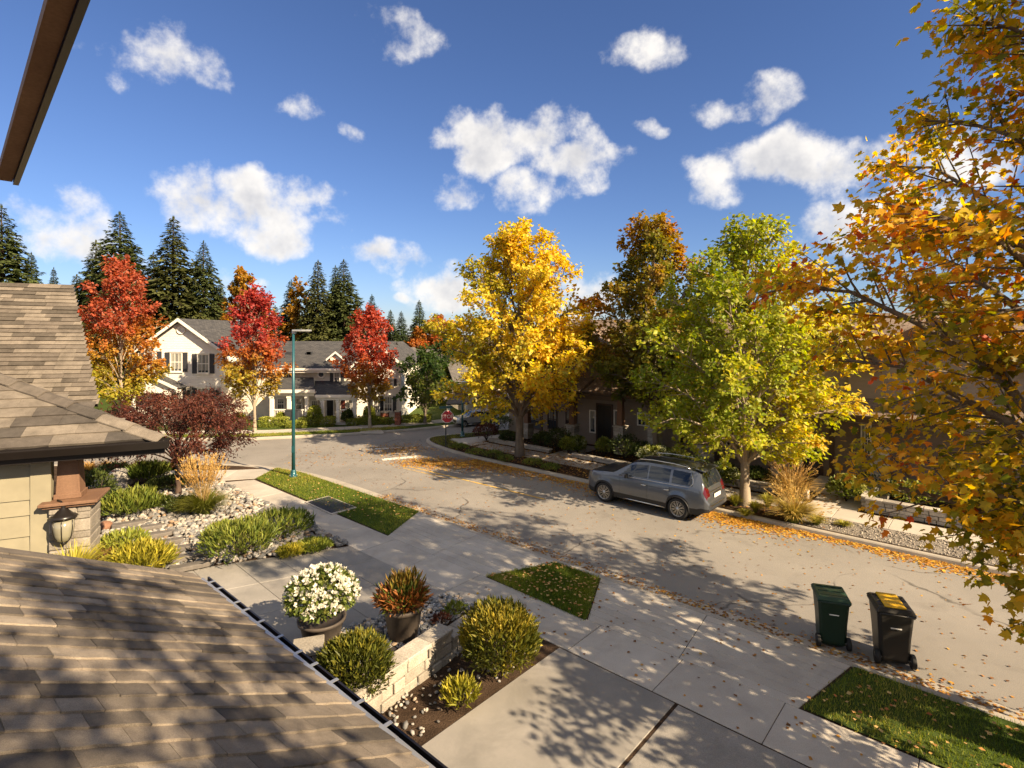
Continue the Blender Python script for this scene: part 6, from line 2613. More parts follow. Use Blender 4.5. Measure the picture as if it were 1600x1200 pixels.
M['boulder'] = surf('grey_boulder', (.24, .22, .19), (.38, .35, .30), 3, 20, .9, .8, .03, grain=.3)
M['boulder_red'] = surf('red_boulder', (.20, .10, .06), (.30, .16, .10), 3, 20, .9, .8, .03, grain=.3)
boulder(187, 756, (.55, .4, .42), M['boulder'], 'large grey boulder at the back of the rock garden', 1)
boulder(180, 772, (.5, .3, .25), M['boulder'], 'flat grey boulder below the large one', 2)
boulder(250, 748, (.45, .3, .25), M['boulder'], 'grey boulder behind the burgundy maple', 3)
boulder(165, 826, (.24, .18, .16), M['boulder_red'], 'reddish boulder beside the rounded cedar', 4)
boulder(150, 764, (.5, .3, .22), M['boulder'], 'half hidden boulder near the stone pier', 5)

# low block walls -----------------------------------------------------------
M['block'] = surf('split_face_block', (.30, .265, .215), (.42, .375, .31), 3, 40, .92, .8, .012, 'World', grain=.35, rnd=.30)


def block_wall(name, a, b, z0, z1, label, th=.26, bw=.34, rows=3, seed=1, cap=True, m=None, top_h=.075):
    a, b = Vector((a[0], a[1], 0)), Vector((b[0], b[1], 0))
    t = (b - a).normalized()
    n = Vector((-t.y, t.x, 0))
    L_ = (b - a).length
    root = empty(name, (a.x, a.y, 0), math.atan2(t.y, t.x), label, 'wall')
    rr = random.Random(seed)
    hz = (z1 - z0 - (top_h if cap else 0)) / rows
    for r in range(rows):
        x = -rr.uniform(0, bw * .5)
        while x < L_:
            w = bw * rr.choice((.6, .8, 1, 1.15))
            x0, x1 = max(0, x), min(L_, x + w)
            x += w
            if x1 - x0 < .06:
                continue
            j = rr.uniform(-.015, .018)
            mb = MB()
            mb.box(x0 + .008, x1 - .008, -th / 2 - j, th / 2 + j, z0 + r * hz + .006, z0 + (r + 1) * hz - .006)
            mb.build('block', m or M['block'], root, .012)
    if cap:
        x = 0
        while x < L_ - .05:
            w = min(bw * 1.35, L_ - x)
            mb = MB()
            mb.box(x + .003, x + w - .003, -th / 2 - .03, th / 2 + .03, z1 - top_h + .002, z1 + rr.uniform(-.003, .004))
            mb.build('cap_block', m or M['block'], root, .012)
            x += w
    return root


wa, wb = at_d(745, 958, 10.95), at_d(628, 1040, 9.35)
zt_ = .62
dW = (wb - wa)
wa2 = G(742, 950, zt_)
wb2 = G(600, 1046, zt_)
block_wall('block_wall', wa2, wa2 + (wb2 - wa2) * .36, Z1 - .05, zt_ - .13, 'lower end of the tan block wall by the pavement', rows=2, seed=4, bw=.42, th=.30)
block_wall('block_wall', wa2 + (wb2 - wa2) * .36, wa2 + (wb2 - wa2) * 1.5, Z1 - .05, zt_ + .04, 'tan block retaining wall beside the flower pots', rows=3, seed=5, bw=.42, th=.30)
pb_ = G(485, 1012, .55)
block_wall('block_pillar', pb_ + Vector((-.28, -.1, 0)), pb_ + Vector((.22, .06, 0)), Z1 - .05, .62, 'square block pillar end below the white flower pot', rows=3, seed=6, bw=.5, th=.46)
# retaining walls of the brown houses
block_wall('stone_wall', uv(3.3, 21.25), uv(-5.5, 21.25), Z1, .56, 'stone retaining wall under the hydrangea at right', .26, .36, 3, 7, m=M['stone'])
block_wall('stone_wall', uv(3.3, 21.3), uv(3.3, 22.9), Z1, .56, 'short return of the stone wall by the entry steps', .26, .36, 3, 8, m=M['stone'])
block_wall('stone_wall', uv(10.2, 21.3), uv(5.0, 21.3), Z1, .42, 'stone retaining wall behind the green yellow maple', .26, .36, 2, 9, m=M['stone'])
block_wall('stone_kerb', uv(15.1, 21.2), uv(11.0, 21.2), Z1, .30, 'low stone edging right of the entry walk', .22, .45, 1, 10, m=M['stone'])
block_wall('stone_kerb', uv(20.6, 21.2), uv(16.4, 21.2), Z1, .30, 'low stone edging left of the entry walk', .22, .45, 1, 11, m=M['stone'])
slabs('entry_walk', [[uv(16.3, 20.97), uv(15.2, 20.97), uv(15.2, 22.4), uv(16.3, 22.4)], [uv(16.3, 22.4), uv(15.2, 22.4), uv(15.2, 23.9), uv(16.3, 23.9)]], M['concrete'], .008)
slabs('entry_walk', [[uv(4.9, 20.97), uv(3.5, 20.97), uv(3.5, 22.5), uv(4.9, 22.5)]], M['concrete'], .008)
for k in range(2):
    mb = MB()
    A_ = Matrix(((-UX, VX, 0, 0), (-UY, VY, 0, 0), (0, 0, 1, 0), (0, 0, 0, 1)))
    mb.box(-5.3, -3.4, 22.5 + k * .45, 24.2, Z1 + k * .13, Z1 + .12 + k * .13, A_)
    o = mb.build('entry_step', M['concrete'], None, .01)
    tag(o, ('lower' if k == 0 else 'upper') + ' concrete step to the glazed door', 'step', 'entry steps')

# flower pots ------------------------------------------------------------------
M['pot'] = surf('dark_clay_pot', (.055, .045, .038), (.095, .075, .06), 3, 30, .6, .15, .004, grain=.15)


def pot(px, py, d, r, h, label):
    c = at_d(px, py, d)
    root = empty('flower_pot', (c.x, c.y, Z1 + .02), 0, label, 'flower pot', 'flower pots')
    mb = MB()
    mb.lathe([(r * .66, 0), (r * .72, .03), (r * .93, h * .86), (r * 1.02, h * .88), (r * 1.04, h), (r * .94, h), (r * .90, h * .9), (0, h * .88)], 28)
    mb.build('pot', M['pot'], root)
    return root, c


pt, c = pot(503, 1015, 10.3, .43, .50, 'dark pot of white flowers beside the driveway')
rg = np.random.default_rng(610)
n = 2600
P, d_ = ball_points(rg, n, .62, .62, .50, .6)
P[:, 2] += .88
t = np.clip(.5 + rg.normal(0, .25, n), 0, 1)
foliage_obj('foliage', P, d_ + rg.normal(0, .5, (n, 3)) + np.array([0, 0, -.25]), d_ + rg.normal(0, .4, (n, 3)), rg.uniform(.06, .13, n), col_arr([(0, (.04, .065, .012)), (.5, (.11, .145, .025)), (1, (.22, .22, .05))], t), pt, wid=.75, seed=611)
fl = MB()
for i in range(270):
    d1 = nrm(rg.normal(0, 1, 3) + np.array([0, -.25, .35]))
    if d1[2] < -.1:
        continue
    cpos = d1 * np.array([.65, .65, .52]) + np.array([0, 0, .88])
    m = 8
    q = nrm(d1 * .9 + rg.normal(0, .55, (m, 3)))
    o = foliage_obj('blossom', cpos + q * .012, q, d1 + rg.normal(0, .4, (m, 3)), rg.uniform(.05, .085, m), np.tile(np.array([.74, .71, .60]), (m, 1)), pt, wid=1.0, m=M['petal'], seed=700 + i, jit=.06)
pt, c = pot(630, 1004, 10.55, .39, .62, 'dark pot of copper and green heather on the river rocks')
n = 1500
P, d_ = ball_points(rg, n, .46, .46, .36, .4)
P[:, 2] = P[:, 2] * .7 + .72
cop = np.array([.30, .115, .034])
tc_ = np.where((np.hypot(P[:, 0], P[:, 1]) > .20)[:, None] & (rg.random(n) < .8)[:, None], cop * rg.uniform(.5, 1.4, (n, 1)), np.array([.10, .12, .02]) * rg.uniform(.6, 1.6, (n, 1)))
foliage_obj('foliage', P, d_ + np.array([0, 0, .3]) + rg.normal(0, .35, (n, 3)), rg.normal(0, 1, (n, 3)), rg.uniform(.09, .22, n), tc_, pt, wid=.28, seed=612)
n = 500
P = np.column_stack([rg.normal(0, .14, n), rg.normal(0, .14, n), .72 + rg.uniform(0, .38, n)])
foliage_obj('upright_sprigs', P, np.column_stack([P[:, :2] * 1.2, np.full(n, .9)]) + rg.normal(0, .2, (n, 3)), rg.normal(0, 1, (n, 3)), rg.uniform(.10, .24, n),
            np.array([.085, .11, .02]) * rg.uniform(.5, 1.7, (n, 1)) + np.array([.10, .01, 0]) * (P[:, 2:] > .98), pt, wid=.22, seed=613)
p = G(712, 962)
shrub((p.x, p.y, Z1), .2, .22, BOXW, 'small green plant in the dark river rocks', 614, 260, .08, .5, .4)
p = G(690, 975)
shrub((p.x, p.y, Z1), .18, .16, BURG, 'tiny red plant in the dark river rocks', 615, 200, .07, .5, .4)

# utility cover in the lawn
VC = empty('utility_cover', (0, 0, 0), 0, 'dark square utility cover with pale frame in the lawn strip', 'utility cover')
q = [G(476, 784, Z1 + .03), G(518, 803.5, Z1 + .03), G(558, 792.5, Z1 + .03), G(513, 774.5, Z1 + .03)]
cc_ = sum(q, Vector()) / 4
mb = MB()
mb.hexa([p - Vector((0, 0, .06)) for p in q][::-1], q[::-1])
mb.build('frame', M['concrete'], VC, .006)
q2 = [cc_ + (p - cc_) * .88 for p in q]
mb = MB()
mb.hexa([p + Vector((0, 0, .001)) for p in q2][::-1], [p + Vector((0, 0, .012)) for p in q2][::-1])
M['grate'] = surf('cast_cover', (.030, .032, .036), (.05, .052, .056), 3, 40, .6, .5, .01, grain=.3)
cv = mb.build('cover', M['grate'], VC, .004)
for i in range(9):
    for j in range(9):
        pass
for i in range(12):
    f0 = (i + .3) / 12
    a = q2[0].lerp(q2[3], f0).lerp(q2[1].lerp(q2[2], f0), .04) + Vector((0, 0, .012))
    b = q2[0].lerp(q2[3], f0).lerp(q2[1].lerp(q2[2], f0), .96) + Vector((0, 0, .012))
    mb = MB()
    mb.tube([a, b], .008, 4)
    mb.build('rib', M['grate'], cv)

# street lamps -------------------------------------------------------------------
M['teal'] = plain('teal_paint', (.015, .085, .10), .35, .2, .5, .3)
M['alu'] = plain('pale_metal', (.45, .45, .44), .35, .6)


def street_lamp(x, y, h, arm, label, r=.075):
    root = empty('street_lamp', (x, y, Z1), 0, label, 'street lamp', 'teal street lamps')
    mb = MB()
    mb.tube([(0, 0, .0), (0, 0, h * .5), (0, 0, h - .12)], [r, r * .82, r * .62], 14)
    mb.build('pole', M['teal'], root)
    mb = MB()
    mb.lathe([(r * 2.1, 0), (r * 2.1, .03), (r * 1.9, .05), (r * 1.55, .05), (r * 1.45, .22), (r * 1.25, .26), (r * 1.05, .3)], 14)
    mb.build('base', M['teal'], root)
    mb = MB()
    for a in range(4):
        an = a * math.pi / 2 + .4
        mb.lathe([(.016, 0), (.016, .04), (0, .045)], 6, (math.cos(an) * r * 1.75, math.sin(an) * r * 1.75, .05))
    mb.build('bolts', M['alu'], root)
    mb = MB()
    mb.box(-.06, .10, -.05, .05, h - .12, h - .03)
    mb.prism([(-.02, -.14), (arm * .55, -.17), (arm, -.10), (arm, .10), (arm * .55, .17), (-.02, .14)], h - .03, h + .05)
    o = mb.build('lamp_head', M['alu'], root, .02)
    mb = MB()
    mb.box(arm * .35, arm * .9, -.09, .09, h - .045, h - .032)
    mb.build('lens', M['blind'], o)
    mb = MB()
    mb.lathe([(.035, 0), (.035, .05), (.02, .06)], 10, (arm * .45, 0, h + .05))
    mb.build('photocell', M['metal_dark'], o)
    mb = MB()
    mb.box(-.045, .045, -r - .012, -r + .02, 1.0, 1.28)
    mb.build('hatch', M['teal'], root)
    return root


p = G(458.5, 745)
street_lamp(p.x, p.y, at_d(0, 517, p.y).z - Z1, .72, 'tall teal street lamp on the near lawn strip')
p = G(722.5, 682)
street_lamp(p.x, p.y, at_d(0, 597, p.y).z - Z1, .6, 'distant teal street lamp behind the stop sign', .07)

# stop sign -----------------------------------------------------------------------
M['sign_red'] = plain('sign_red', (.42, .03, .05), .45)
M['sign_white'] = plain('sign_white', (.78, .76, .72), .5)
M['galv_post'] = plain('dark_post', (.07, .075, .07), .5, .4)
p = G(696.5, 697)
dz = p.y
SG = empty('stop_sign', (p.x, p.y, Z1), R(14), 'red octagonal stop sign on a thin post at the corner', 'sign')
ct = at_d(699, 651, dz).z - Z1
mb = MB()
mb.box(-.03, .03, -.02, .02, 0, ct + .5)
mb.build('post', M['galv_post'], SG)
r8 = 10.2 * dz / FPX
octo = lambda r: [(r * math.cos(R(22.5 + 45 * k)), r * math.sin(R(22.5 + 45 * k))) for k in range(8)]
RX = Matrix.Translation((.08, -.03, ct)) @ Matrix.Rotation(R(90), 4, 'X')
mb = MB()
mb.prism(octo(r8), 0, .006, RX)
pl_ = mb.build('plate', M['sign_white'], SG)
mb = MB()
mb.prism(octo(r8 * .92), .007, .010, RX)
mb.build('face', M['sign_red'], pl_)


def text_obj(name, s, size, m, parent, mtx, ext=.001):
    cu = bpy.data.curves.new(name, 'FONT')
    cu.body = s
    cu.size = size
    cu.align_x = 'CENTER'
    cu.align_y = 'CENTER'
    cu.extrude = ext
    cu.materials.append(m)
    tmp = bpy.data.objects.new(name + '_curve', cu)
    COL.objects.link(tmp)
    dg = bpy.context.evaluated_depsgraph_get()
    me = bpy.data.meshes.new_from_object(tmp.evaluated_get(dg))
    bpy.data.objects.remove(tmp)
    o = link(name, me, None)
    o.parent = parent
    o.matrix_local = mtx
    return o


text_obj('lettering', 'STOP', r8 * .80, M['sign_white'], SG, RX @ Matrix.Translation((0, 0, .013)))
mb = MB()
mb.box(-.35, .35, -.012, .012, ct + .42, ct + .55)
mb.build('street_name_blade', M['teal'], SG)

# brick pillars, cabinet, far fixtures ----------------------------------------------
def brick_pillar(x0, x1, yt, d, label):
    a, b = at_d(x0, 650, d), at_d(x1, 650, d)
    w = b.x - a.x
    zt = at_d(0, yt, d).z
    root = empty('brick_pillar', ((a.x + b.x) / 2, d, Z1), 0, label, 'pillar', 'brick pillars')
    z, r = 0, 0
    while z < zt - Z1 - .1:
        off = 0 if r % 2 else w / 4
        for k in range(3):
            xa, xb = -w / 2 + max(0, k * w / 2 - off), -w / 2 + min(w, (k + 1) * w / 2 - off)
            if xb - xa < .02:
                continue
            mb = MB()
            mb.box(xa + .005, xb - .005, -w / 2, w / 2, z + .005, z + .085)
            mb.build('brick', M['brick'], root)
        z += .09
        r += 1
    mb = MB()
    mb.box(-w * .46, w * .46, -w * .46, w * .46, 0, z, )
    mb.build('mortar', M['kerb'], root)
    mb = MB()
    mb.box(-w * .57, w * .57, -w * .57, w * .57, z, z + .09)
    mb.build('capstone', M['kerb'], root, .01)


brick_pillar(617.5, 626, 642, 35.0, 'red brick pillar at the corner of the cream house')
brick_pillar(595.5, 607, 644, 35.9, 'second brick pillar, half hidden behind the low hedge')
a, b = at_d(445, 660, 34.6), at_d(466, 642, 34.6)
UB = empty('utility_cabinet', (0, 34.6, Z1), 0, 'dark grey utility cabinet between the hedges behind the lamp', 'cabinet')
mb = MB()
mb.box(a.x, b.x, 0, .5, 0, b.z - Z1)
mb.build('housing', M['shutter'], UB, .03)
mb = MB()
mb.box(a.x - .02, b.x + .02, -.02, .52, b.z - Z1 + .002, b.z - Z1 + .05)
mb.build('lid', M['shutter'], UB, .01)
mb = MB()
mb.box((a.x + b.x) / 2 - .006, (a.x + b.x) / 2 + .006, -.012, -.002, .1, b.z - Z1 - .05)
mb.build('door_gap', M['metal_dark'], UB)
# house walk across the street
q = [G(563, 676), G(600, 676.5), G(585, 655), G(556, 655)]
slabs('house_walk', [q], M['concrete'], .01)

# wheelie bins ---------------------------------------------------------------------------
M['bin_green'] = plain('green_plastic', (.010, .028, .016), .42, 0, .4)
M['bin_lid'] = plain('green_lid_plastic', (.022, .055, .034), .42, 0, .4)
M['bin_black'] = plain('charcoal_plastic', (.022, .020, .017), .45, 0, .4)
M['bin_yellow'] = plain('yellow_plastic', (.62, .36, .015), .42, 0, .4)
M['rubber'] = plain('black_rubber', (.012, .012, .012), .7)


def wheelie_bin(loc, rz, body, lidm, panel, label, s=1.0):
    """local: y- is the front, wheels and handle at the back (y+)"""
    root = empty('wheelie_bin', loc, rz, label, 'bin', 'wheelie bins')
    root.scale = (s, s, s)
    mb = MB()
    rings = []
    for (z, w, y0, y1) in ((.05, .232, -.24, .22), (.12, .240, -.25, .25), (.5, .255, -.285, .275), (.88, .282, -.335, .315), (.96, .285, -.34, .32)):
        c = .05
        rings.append([(-w + c, y0, z), (w - c, y0, z), (w, y0 + c, z), (w, y1 - c, z), (w - c, y1, z), (-w + c, y1, z), (-w, y1 - c, z), (-w, y0 + c, z)])
    for r_ in rings:
        mb.v += r_
    for i in range(len(rings) - 1):
        for k in range(8):
            a, b = i * 8 + k, i * 8 + (k + 1) % 8
            mb.f.append((a, b, b + 8, a + 8))
            mb.mi.append(0)
            mb.sm.append(False)
    mb.f += [tuple(reversed(range(8))), tuple(range(32, 40))]
    mb.mi += [0, 0]
    mb.sm += [False, False]
    bo = mb.build('body', body, root, .012, 2)
    mb = MB()
    mb.box(-.305, .305, -.365, .335, .945, .985)
    mb.build('rim', lidm, root, .012)
    mb = MB()
    lo = [(-.315, -.39, .99), (.315, -.39, .99), (.315, .36, .99), (-.315, .36, .99)]
    hi = [(-.27, -.34, 1.045), (.27, -.34, 1.045), (.27, .31, 1.065), (-.27, .31, 1.065)]
    mb.hexa([Vector(p) for p in lo], [Vector(p) for p in hi])
    lid = mb.build('lid', lidm, root, .014, 2)
    for yy in (-.22, 0, .2):
        mb = MB()
        mb.box(-.24, .24, yy - .012, yy + .012, 1.05, 1.068)
        mb.build('lid_rib', lidm, lid, .004)
    if panel:
        mb = MB()
        mb.hexa([Vector(p) for p in ((-.175, -.34, 1.047), (.175, -.34, 1.047), (.175, .30, 1.067), (-.175, .30, 1.067))],
                [Vector(p) for p in ((-.165, -.33, 1.078), (.165, -.33, 1.078), (.165, .29, 1.090), (-.165, .29, 1.090))])
        mb.build('lid_panel', panel, lid, .012)
    mb = MB()
    mb.tube([(-.26, .37, .96), (-.26, .41, .99), (.26, .41, .99), (.26, .37, .96)], .016, 8)
    mb.build('handle', body, root)
    for sx in (-1, 1):
        mb = MB()
        Wm = Matrix.Translation((sx * .275, .23, .125)) @ Matrix.Rotation(R(90), 4, 'Y')
        mb.lathe([(.075, -.035), (.12, -.035), (.125, -.02), (.125, .02), (.12, .035), (.075, .035)], 20, M=Wm)
        wh = mb.build('wheel', M['rubber'], root)
        mb = MB()
        mb.lathe([(.0, -.037), (.07, -.037), (.07, .037), (.0, .040)], 14, M=Wm)
        mb.build('hub', M['bin_black'], wh)
    mb = MB()
    mb.tube([(-.3, .23, .125), (.3, .23, .125)], .014, 8)
    mb.build('axle', M['galv'], root)
    mb = MB()
    mb.box(-.085, .085, .306, .314, .70, .718)
    o = mb.build('printed_strip', M['sign_white'], root)
    return root


angF = math.atan2(-VY, -VX)                 # bins face the camera's pavement
p = G(1298, 1004, 0.0)
wheelie_bin((p.x, p.y, .012), R(161), M['bin_green'], M['bin_lid'], None, 'dark green wheelie bin at the kerb', .93)
p = G(1392, 1030, 0.0)
wheelie_bin((p.x, p.y, .012), R(160), M['bin_black'], M['bin_black'], M['bin_yellow'], 'charcoal wheelie bin with yellow lid panel', .99)

# ------------------------------------------------------------------ cars
def car_paint(name, c):
    m, nt, b = new_mat(name)
    n1 = noise(nt, 900, 2, .5)
    col = ramp(nt, n1, [(.35, tuple(x * .85 for x in c)), (.65, tuple(x * 1.15 for x in c))])
    nt.links.new(col, b.inputs['Base Color'])
    b.inputs['Metallic'].default_value = .65
    b.inputs['Roughness'].default_value = .32
    b.inputs['Coat Weight'].default_value = 1
    b.inputs['Coat Roughness'].default_value = .03
    return m


M['car_grey'] = car_paint('graphite_metallic', (.105, .117, .138))
M['car_silver'] = car_paint('silver_metallic', (.42, .42, .41))
M['car_glass'] = glass_mat('tinted_glass', (.010, .013, .016), .02)
M['car_trim'] = plain('black_car_trim', (.014, .014, .015), .5)
M['chrome'] = plain('satin_chrome', (.62, .61, .58), .18, 1.0)
M['tail_red'] = plain('tail_lamp_red', (.075, .004, .006), .15, 0, .5, .3)
M['head_glass'] = plain('headlamp', (.55, .55, .55), .12, .4, .6, .6)
M['alloy'] = plain('alloy_wheel', (.40, .39, .37), .28, .9)
M['tyre'] = plain('tyre', (.016, .016, .016), .8)


def make_suv(name, loc, rz, paint, label, Lc=4.98, s=1.0):
    """x from nose (0) to tail (Lc), y right/left, z up"""
    root = empty(name, loc, rz, label, 'car', 'parked cars')
    root.scale = (s, s, s)
    k = Lc / 4.98
    top = [(0, .62), (.03, .80), (.10, .93), (.35, 1.02), (.9, 1.09), (1.30, 1.13), (1.42, 1.17), (2.05, 1.60), (2.25, 1.68), (2.7, 1.735), (3.3, 1.735), (4.0, 1.70), (4.35, 1.66), (4.48, 1.62),
           (4.58, 1.52), (4.72, 1.27), (4.80, 1.10), (4.86, 1.02), (4.90, .92), (4.935, .78), (4.95, .62), (4.93, .50), (4.98, .42)]
    top = [(0, .66), (.04, .86), (.12, 1.0), (.35, 1.08), (.9, 1.135), (1.28, 1.165), (1.40, 1.21), (2.0, 1.62), (2.2, 1.69), (2.7, 1.745), (3.3, 1.75), (4.1, 1.735), (4.5, 1.70), (4.62, 1.64), (4.82, 1.16), (4.87, 1.08), (4.915, .92), (4.94, .74), (4.98, .68)]
    tx, tz = [a for a, _ in top], [b for _, b in top]
    st = sorted(set([0, .02, .05, .09, .14, .2, .28] + list(np.round(np.arange(.36, 4.5, .045), 4)) + [4.50, 4.53, 4.56, 4.60, 4.64, 4.68, 4.72, 4.76, 4.80, 4.83, 4.86, 4.885, 4.905, 4.92, 4.935, 4.95, 4.965, 4.98]))
    ax1, ax2, ar = .93, 3.93, .415
    wr = .365

    def zbot(x):
        z = .27
        for a in (ax1, ax2):
            d = abs(x - a)
            if d < ar:
                z = max(z, .36 + math.sqrt(ar * ar - d * d) * .97 - .02)
        if x < .3:
            z = max(z, .27 + (.3 - x) * .25)
        if x > 4.6:
            z = max(z, .27 + (x - 4.6) * .45)
        return z

    def belt(x):
        return float(np.interp(x, [0, .04, .12, .35, 1.3, 2.5, 4.4, 4.75, 4.98], [.62, .82, .94, 1.0, 1.05, 1.07, 1.10, 1.07, .64]))

    def wid(x):
        return float(np.interp(x, [0, .05, .15, .35, .8, 1.4, 3.6, 4.3, 4.7, 4.86, 4.93, 4.98], [.58, .70, .81, .90, .955, .97, .975, .96, .91, .87, .82, .76]))
    NS, NG, NR = 9, 7, 7
    rings = []
    for x in st:
        zb, zr, w = zbot(x), float(np.interp(x, tx, tz)), wid(x)
        zbelt = min(belt(x), zr - .02)
        cab = max(0, min(1, (zr - zbelt - .06) / .5))
        pts = [(0, zb), (w * .80, zb)]
        for j in range(NS):
            f = j / (NS - 1)
            z = zb + (zbelt - zb) * f
            # flare round the wheels, crease, tumblehome
            yy = w * (.945 + .055 * math.sin(min(1, max(0, (z - .25) / .75)) * math.pi * .85))
            for a in (ax1, ax2):
                d = math.hypot(x - a, z - .36)
                if d < ar + .16:
                    yy += .022 * max(0, 1 - max(0, d - ar) / .16)
            if .58 < z < .66 and 1.3 < x < 3.6:
                yy -= .012
            pts.append((yy if f < 1 else w * .955, z))
        ye, ze = w * .955, zbelt
        yr = ye * (1 - .245 * cab) - .02
        zedge = zbelt + (zr - .055 * (.3 + cab) - zbelt) * 1.0
        for j in range(1, NG + 1):
            f = j / NG
            pts.append((ye + (yr - ye) * (f ** 1.25), ze + (zedge - ze) * f))
        for j in range(1, NR + 1):
            f = j / NR
            a = f * math.pi / 2
            pts.append((yr * (1 - f) if f > .15 else yr * (1 - f * .9), zedge + (zr - zedge) * math.sin(a) ** .8))
        rings.append(pts)
    n = len(rings[0])
    allV = []
    for x, pts in zip(st, rings):
        for (y, z) in pts:
            allV.append((x * k, y, z))
    g0 = 1 + NS          # ring index of belt row
    g1 = g0 + NG         # roof edge row

    def region(i, j):
        x = (st[i] + st[i + 1]) / 2
        if g0 + 1 <= j < g1 - 1:
            # side glass between pillars
            for a, b in ((1.98, 2.74), (2.79, 3.62), (3.67, 4.44)):
                lo = a
                zz = (rings[i][j][1] + rings[i][j + 1][1]) / 2
                f = (j + .5 - g0) / NG
                # windscreen pillar leans; rear quarter tapers
                lo2 = a + (0 if a > 1.99 else -.52 + .62 * f)
                hi2 = b - (0 if b < 4.3 else max(0, .22 * (f - .3)))
                if lo2 < x < hi2:
                    return 'side_window'
        if j >= g1 - 0 and 1.42 < x < 2.06 and j < n - 1:
            return 'windscreen'
        if j >= g1 + 1 and 4.63 < x < 4.83:
            return 'rear_window'
        if j >= g0 + 1 and 4.80 < x < 4.92 and j < g1 + 2:
            return 'tail_lamp'
        if j < g0 and j > 5 and x > 4.80 and x < 4.95:
            return 'paint'
        if 2 <= j < 3 + 1 and x < 5 and j < 4:
            return 'cladding'
        if j <= 1:
            return 'under'
        if x < .16 and 6 <= j < g0 + 2 and x > .05:
            return 'head_lamp'
        return 'paint'
    groups = {}
    for side in (1, -1):
        for i in range(len(st) - 1):
            for j in range(n - 1):
                rg_ = region(i, j)
                key = (rg_, side) if rg_ in ('side_window', 'tail_lamp', 'head_lamp') else (rg_, 0)
                a, b, c, d = i * n + j, i * n + j + 1, (i + 1) * n + j + 1, (i + 1) * n + j
                groups.setdefault(key, []).append(((a, b, c, d), side))
    mats = {'paint': paint, 'cladding': M['car_trim'], 'under': M['car_trim'], 'side_window': M['car_glass'], 'windscreen': M['car_glass'], 'rear_window': M['car_glass'], 'tail_lamp': M['tail_red'], 'head_lamp': M['head_glass']}
    names = {'paint': 'body', 'under': 'underbody'}
    # end caps go with the body
    for (rg_, sd), fs in groups.items():
        mb = MB()
        idx = {}
        for f, side in fs:
            q = []
            for v in f:
                kx = (v, side if abs(allV[v][1]) > 1e-6 else 0)
                if kx not in idx:
                    idx[kx] = len(mb.v)
                    x, y, z = allV[v]
                    mb.v.append((x, y * side, z))
                q.append(idx[kx])
            mb.f.append(tuple(q if side < 0 else q[::-1]))
            mb.mi.append(0)
            mb.sm.append(True)
        if rg_ == 'paint':
            for i in (0, len(st) - 1):
                loop = [(allV[i * n + j][0], allV[i * n + j][1], allV[i * n + j][2]) for j in range(n)]
                full = loop + [(x, -y, z) for x, y, z in loop[::-1][1:-1]]
                mb.face(full if i else full[::-1])
        o = mb.build(names.get(rg_, rg_), mats[rg_], root)
        try:
            o.data.set_sharp_from_angle(angle=R(38))
        except Exception:
            pass
    # wheel wells and wheels
    for a in (ax1, ax2):
        for sy in (1, -1):
            mb = MB()
            Wm = Matrix.Translation((a * k, sy * .60, .36)) @ Matrix.Rotation(R(90), 4, 'X')
            mb.lathe([(.02, -.02), (.40, -.02), (.40, .02), (.02, .02)], 20, M=Wm)
            mb.build('wheel_well', M['car_trim'], root)
            wt = .125
            Wm = Matrix.Translation((a * k, sy * .845, wr)) @ Matrix.Rotation(R(-90 * sy), 4, 'X')
            mb = MB()
            mb.lathe([(.24, -wt), (.33, -wt), (wr - .01, -wt * .75), (wr, -wt * .3), (wr, wt * .3), (wr - .01, wt * .75), (.33, wt), (.255, wt), (.25, wt * .6), (.24, -wt)], 36, M=Wm, caps=False)
            tyre = mb.build('wheel', M['tyre'], root)
            mb = MB()
            mb.lathe([(.262, wt * .72), (.258, wt * 1.0), (.240, wt * .95), (.235, wt * .3), (.235, -wt * .5)], 32, M=Wm, caps=False)
            for q in range(10):
                an = q * math.pi / 5
                for off in (-.10, .10):
                    A = Wm @ Matrix.Rotation(an, 4, 'Z')
                    p0, p1 = Vector((.05, off * .25, wt * .92)), Vector((.245, off * .42, wt * .78))
                    w_ = .011
                    mb.hexa([A @ Vector((p0.x, p0.y - w_, p0.z - .03)), A @ Vector((p1.x, p1.y - w_, p1.z - .03)), A @ Vector((p1.x, p1.y + w_, p1.z - .03)), A @ Vector((p0.x, p0.y + w_, p0.z - .03))],
                            [A @ Vector((p0.x, p0.y - w_, p0.z)), A @ Vector((p1.x, p1.y - w_, p1.z)), A @ Vector((p1.x, p1.y + w_, p1.z)), A @ Vector((p0.x, p0.y + w_, p0.z))])
            mb.lathe([(.0, wt * .6), (.07, wt * .6), (.065, wt * .98), (.0, wt * 1.02)], 16, M=Wm)
            mb.build('rim', M['alloy'], tyre)
            mb = MB()
            mb.lathe([(.0, -.02), (.235, -.02), (.235, .01), (.0, .012)], 24, M=Wm)
            mb.build('brake_disc', M['car_trim'], tyre)
            # arch lip
            mb = MB()
            arcp = [((a + math.cos(t) * (ar + .015)) * k, sy * (wid(a) * 1.0 + .012), .36 + math.sin(t) * (ar + .0) * .97) for t in np.linspace(-.12, math.pi + .12, 22)]
            mb.tube(arcp, .022, 5)
            mb.build('arch_trim', M['car_trim'], root)
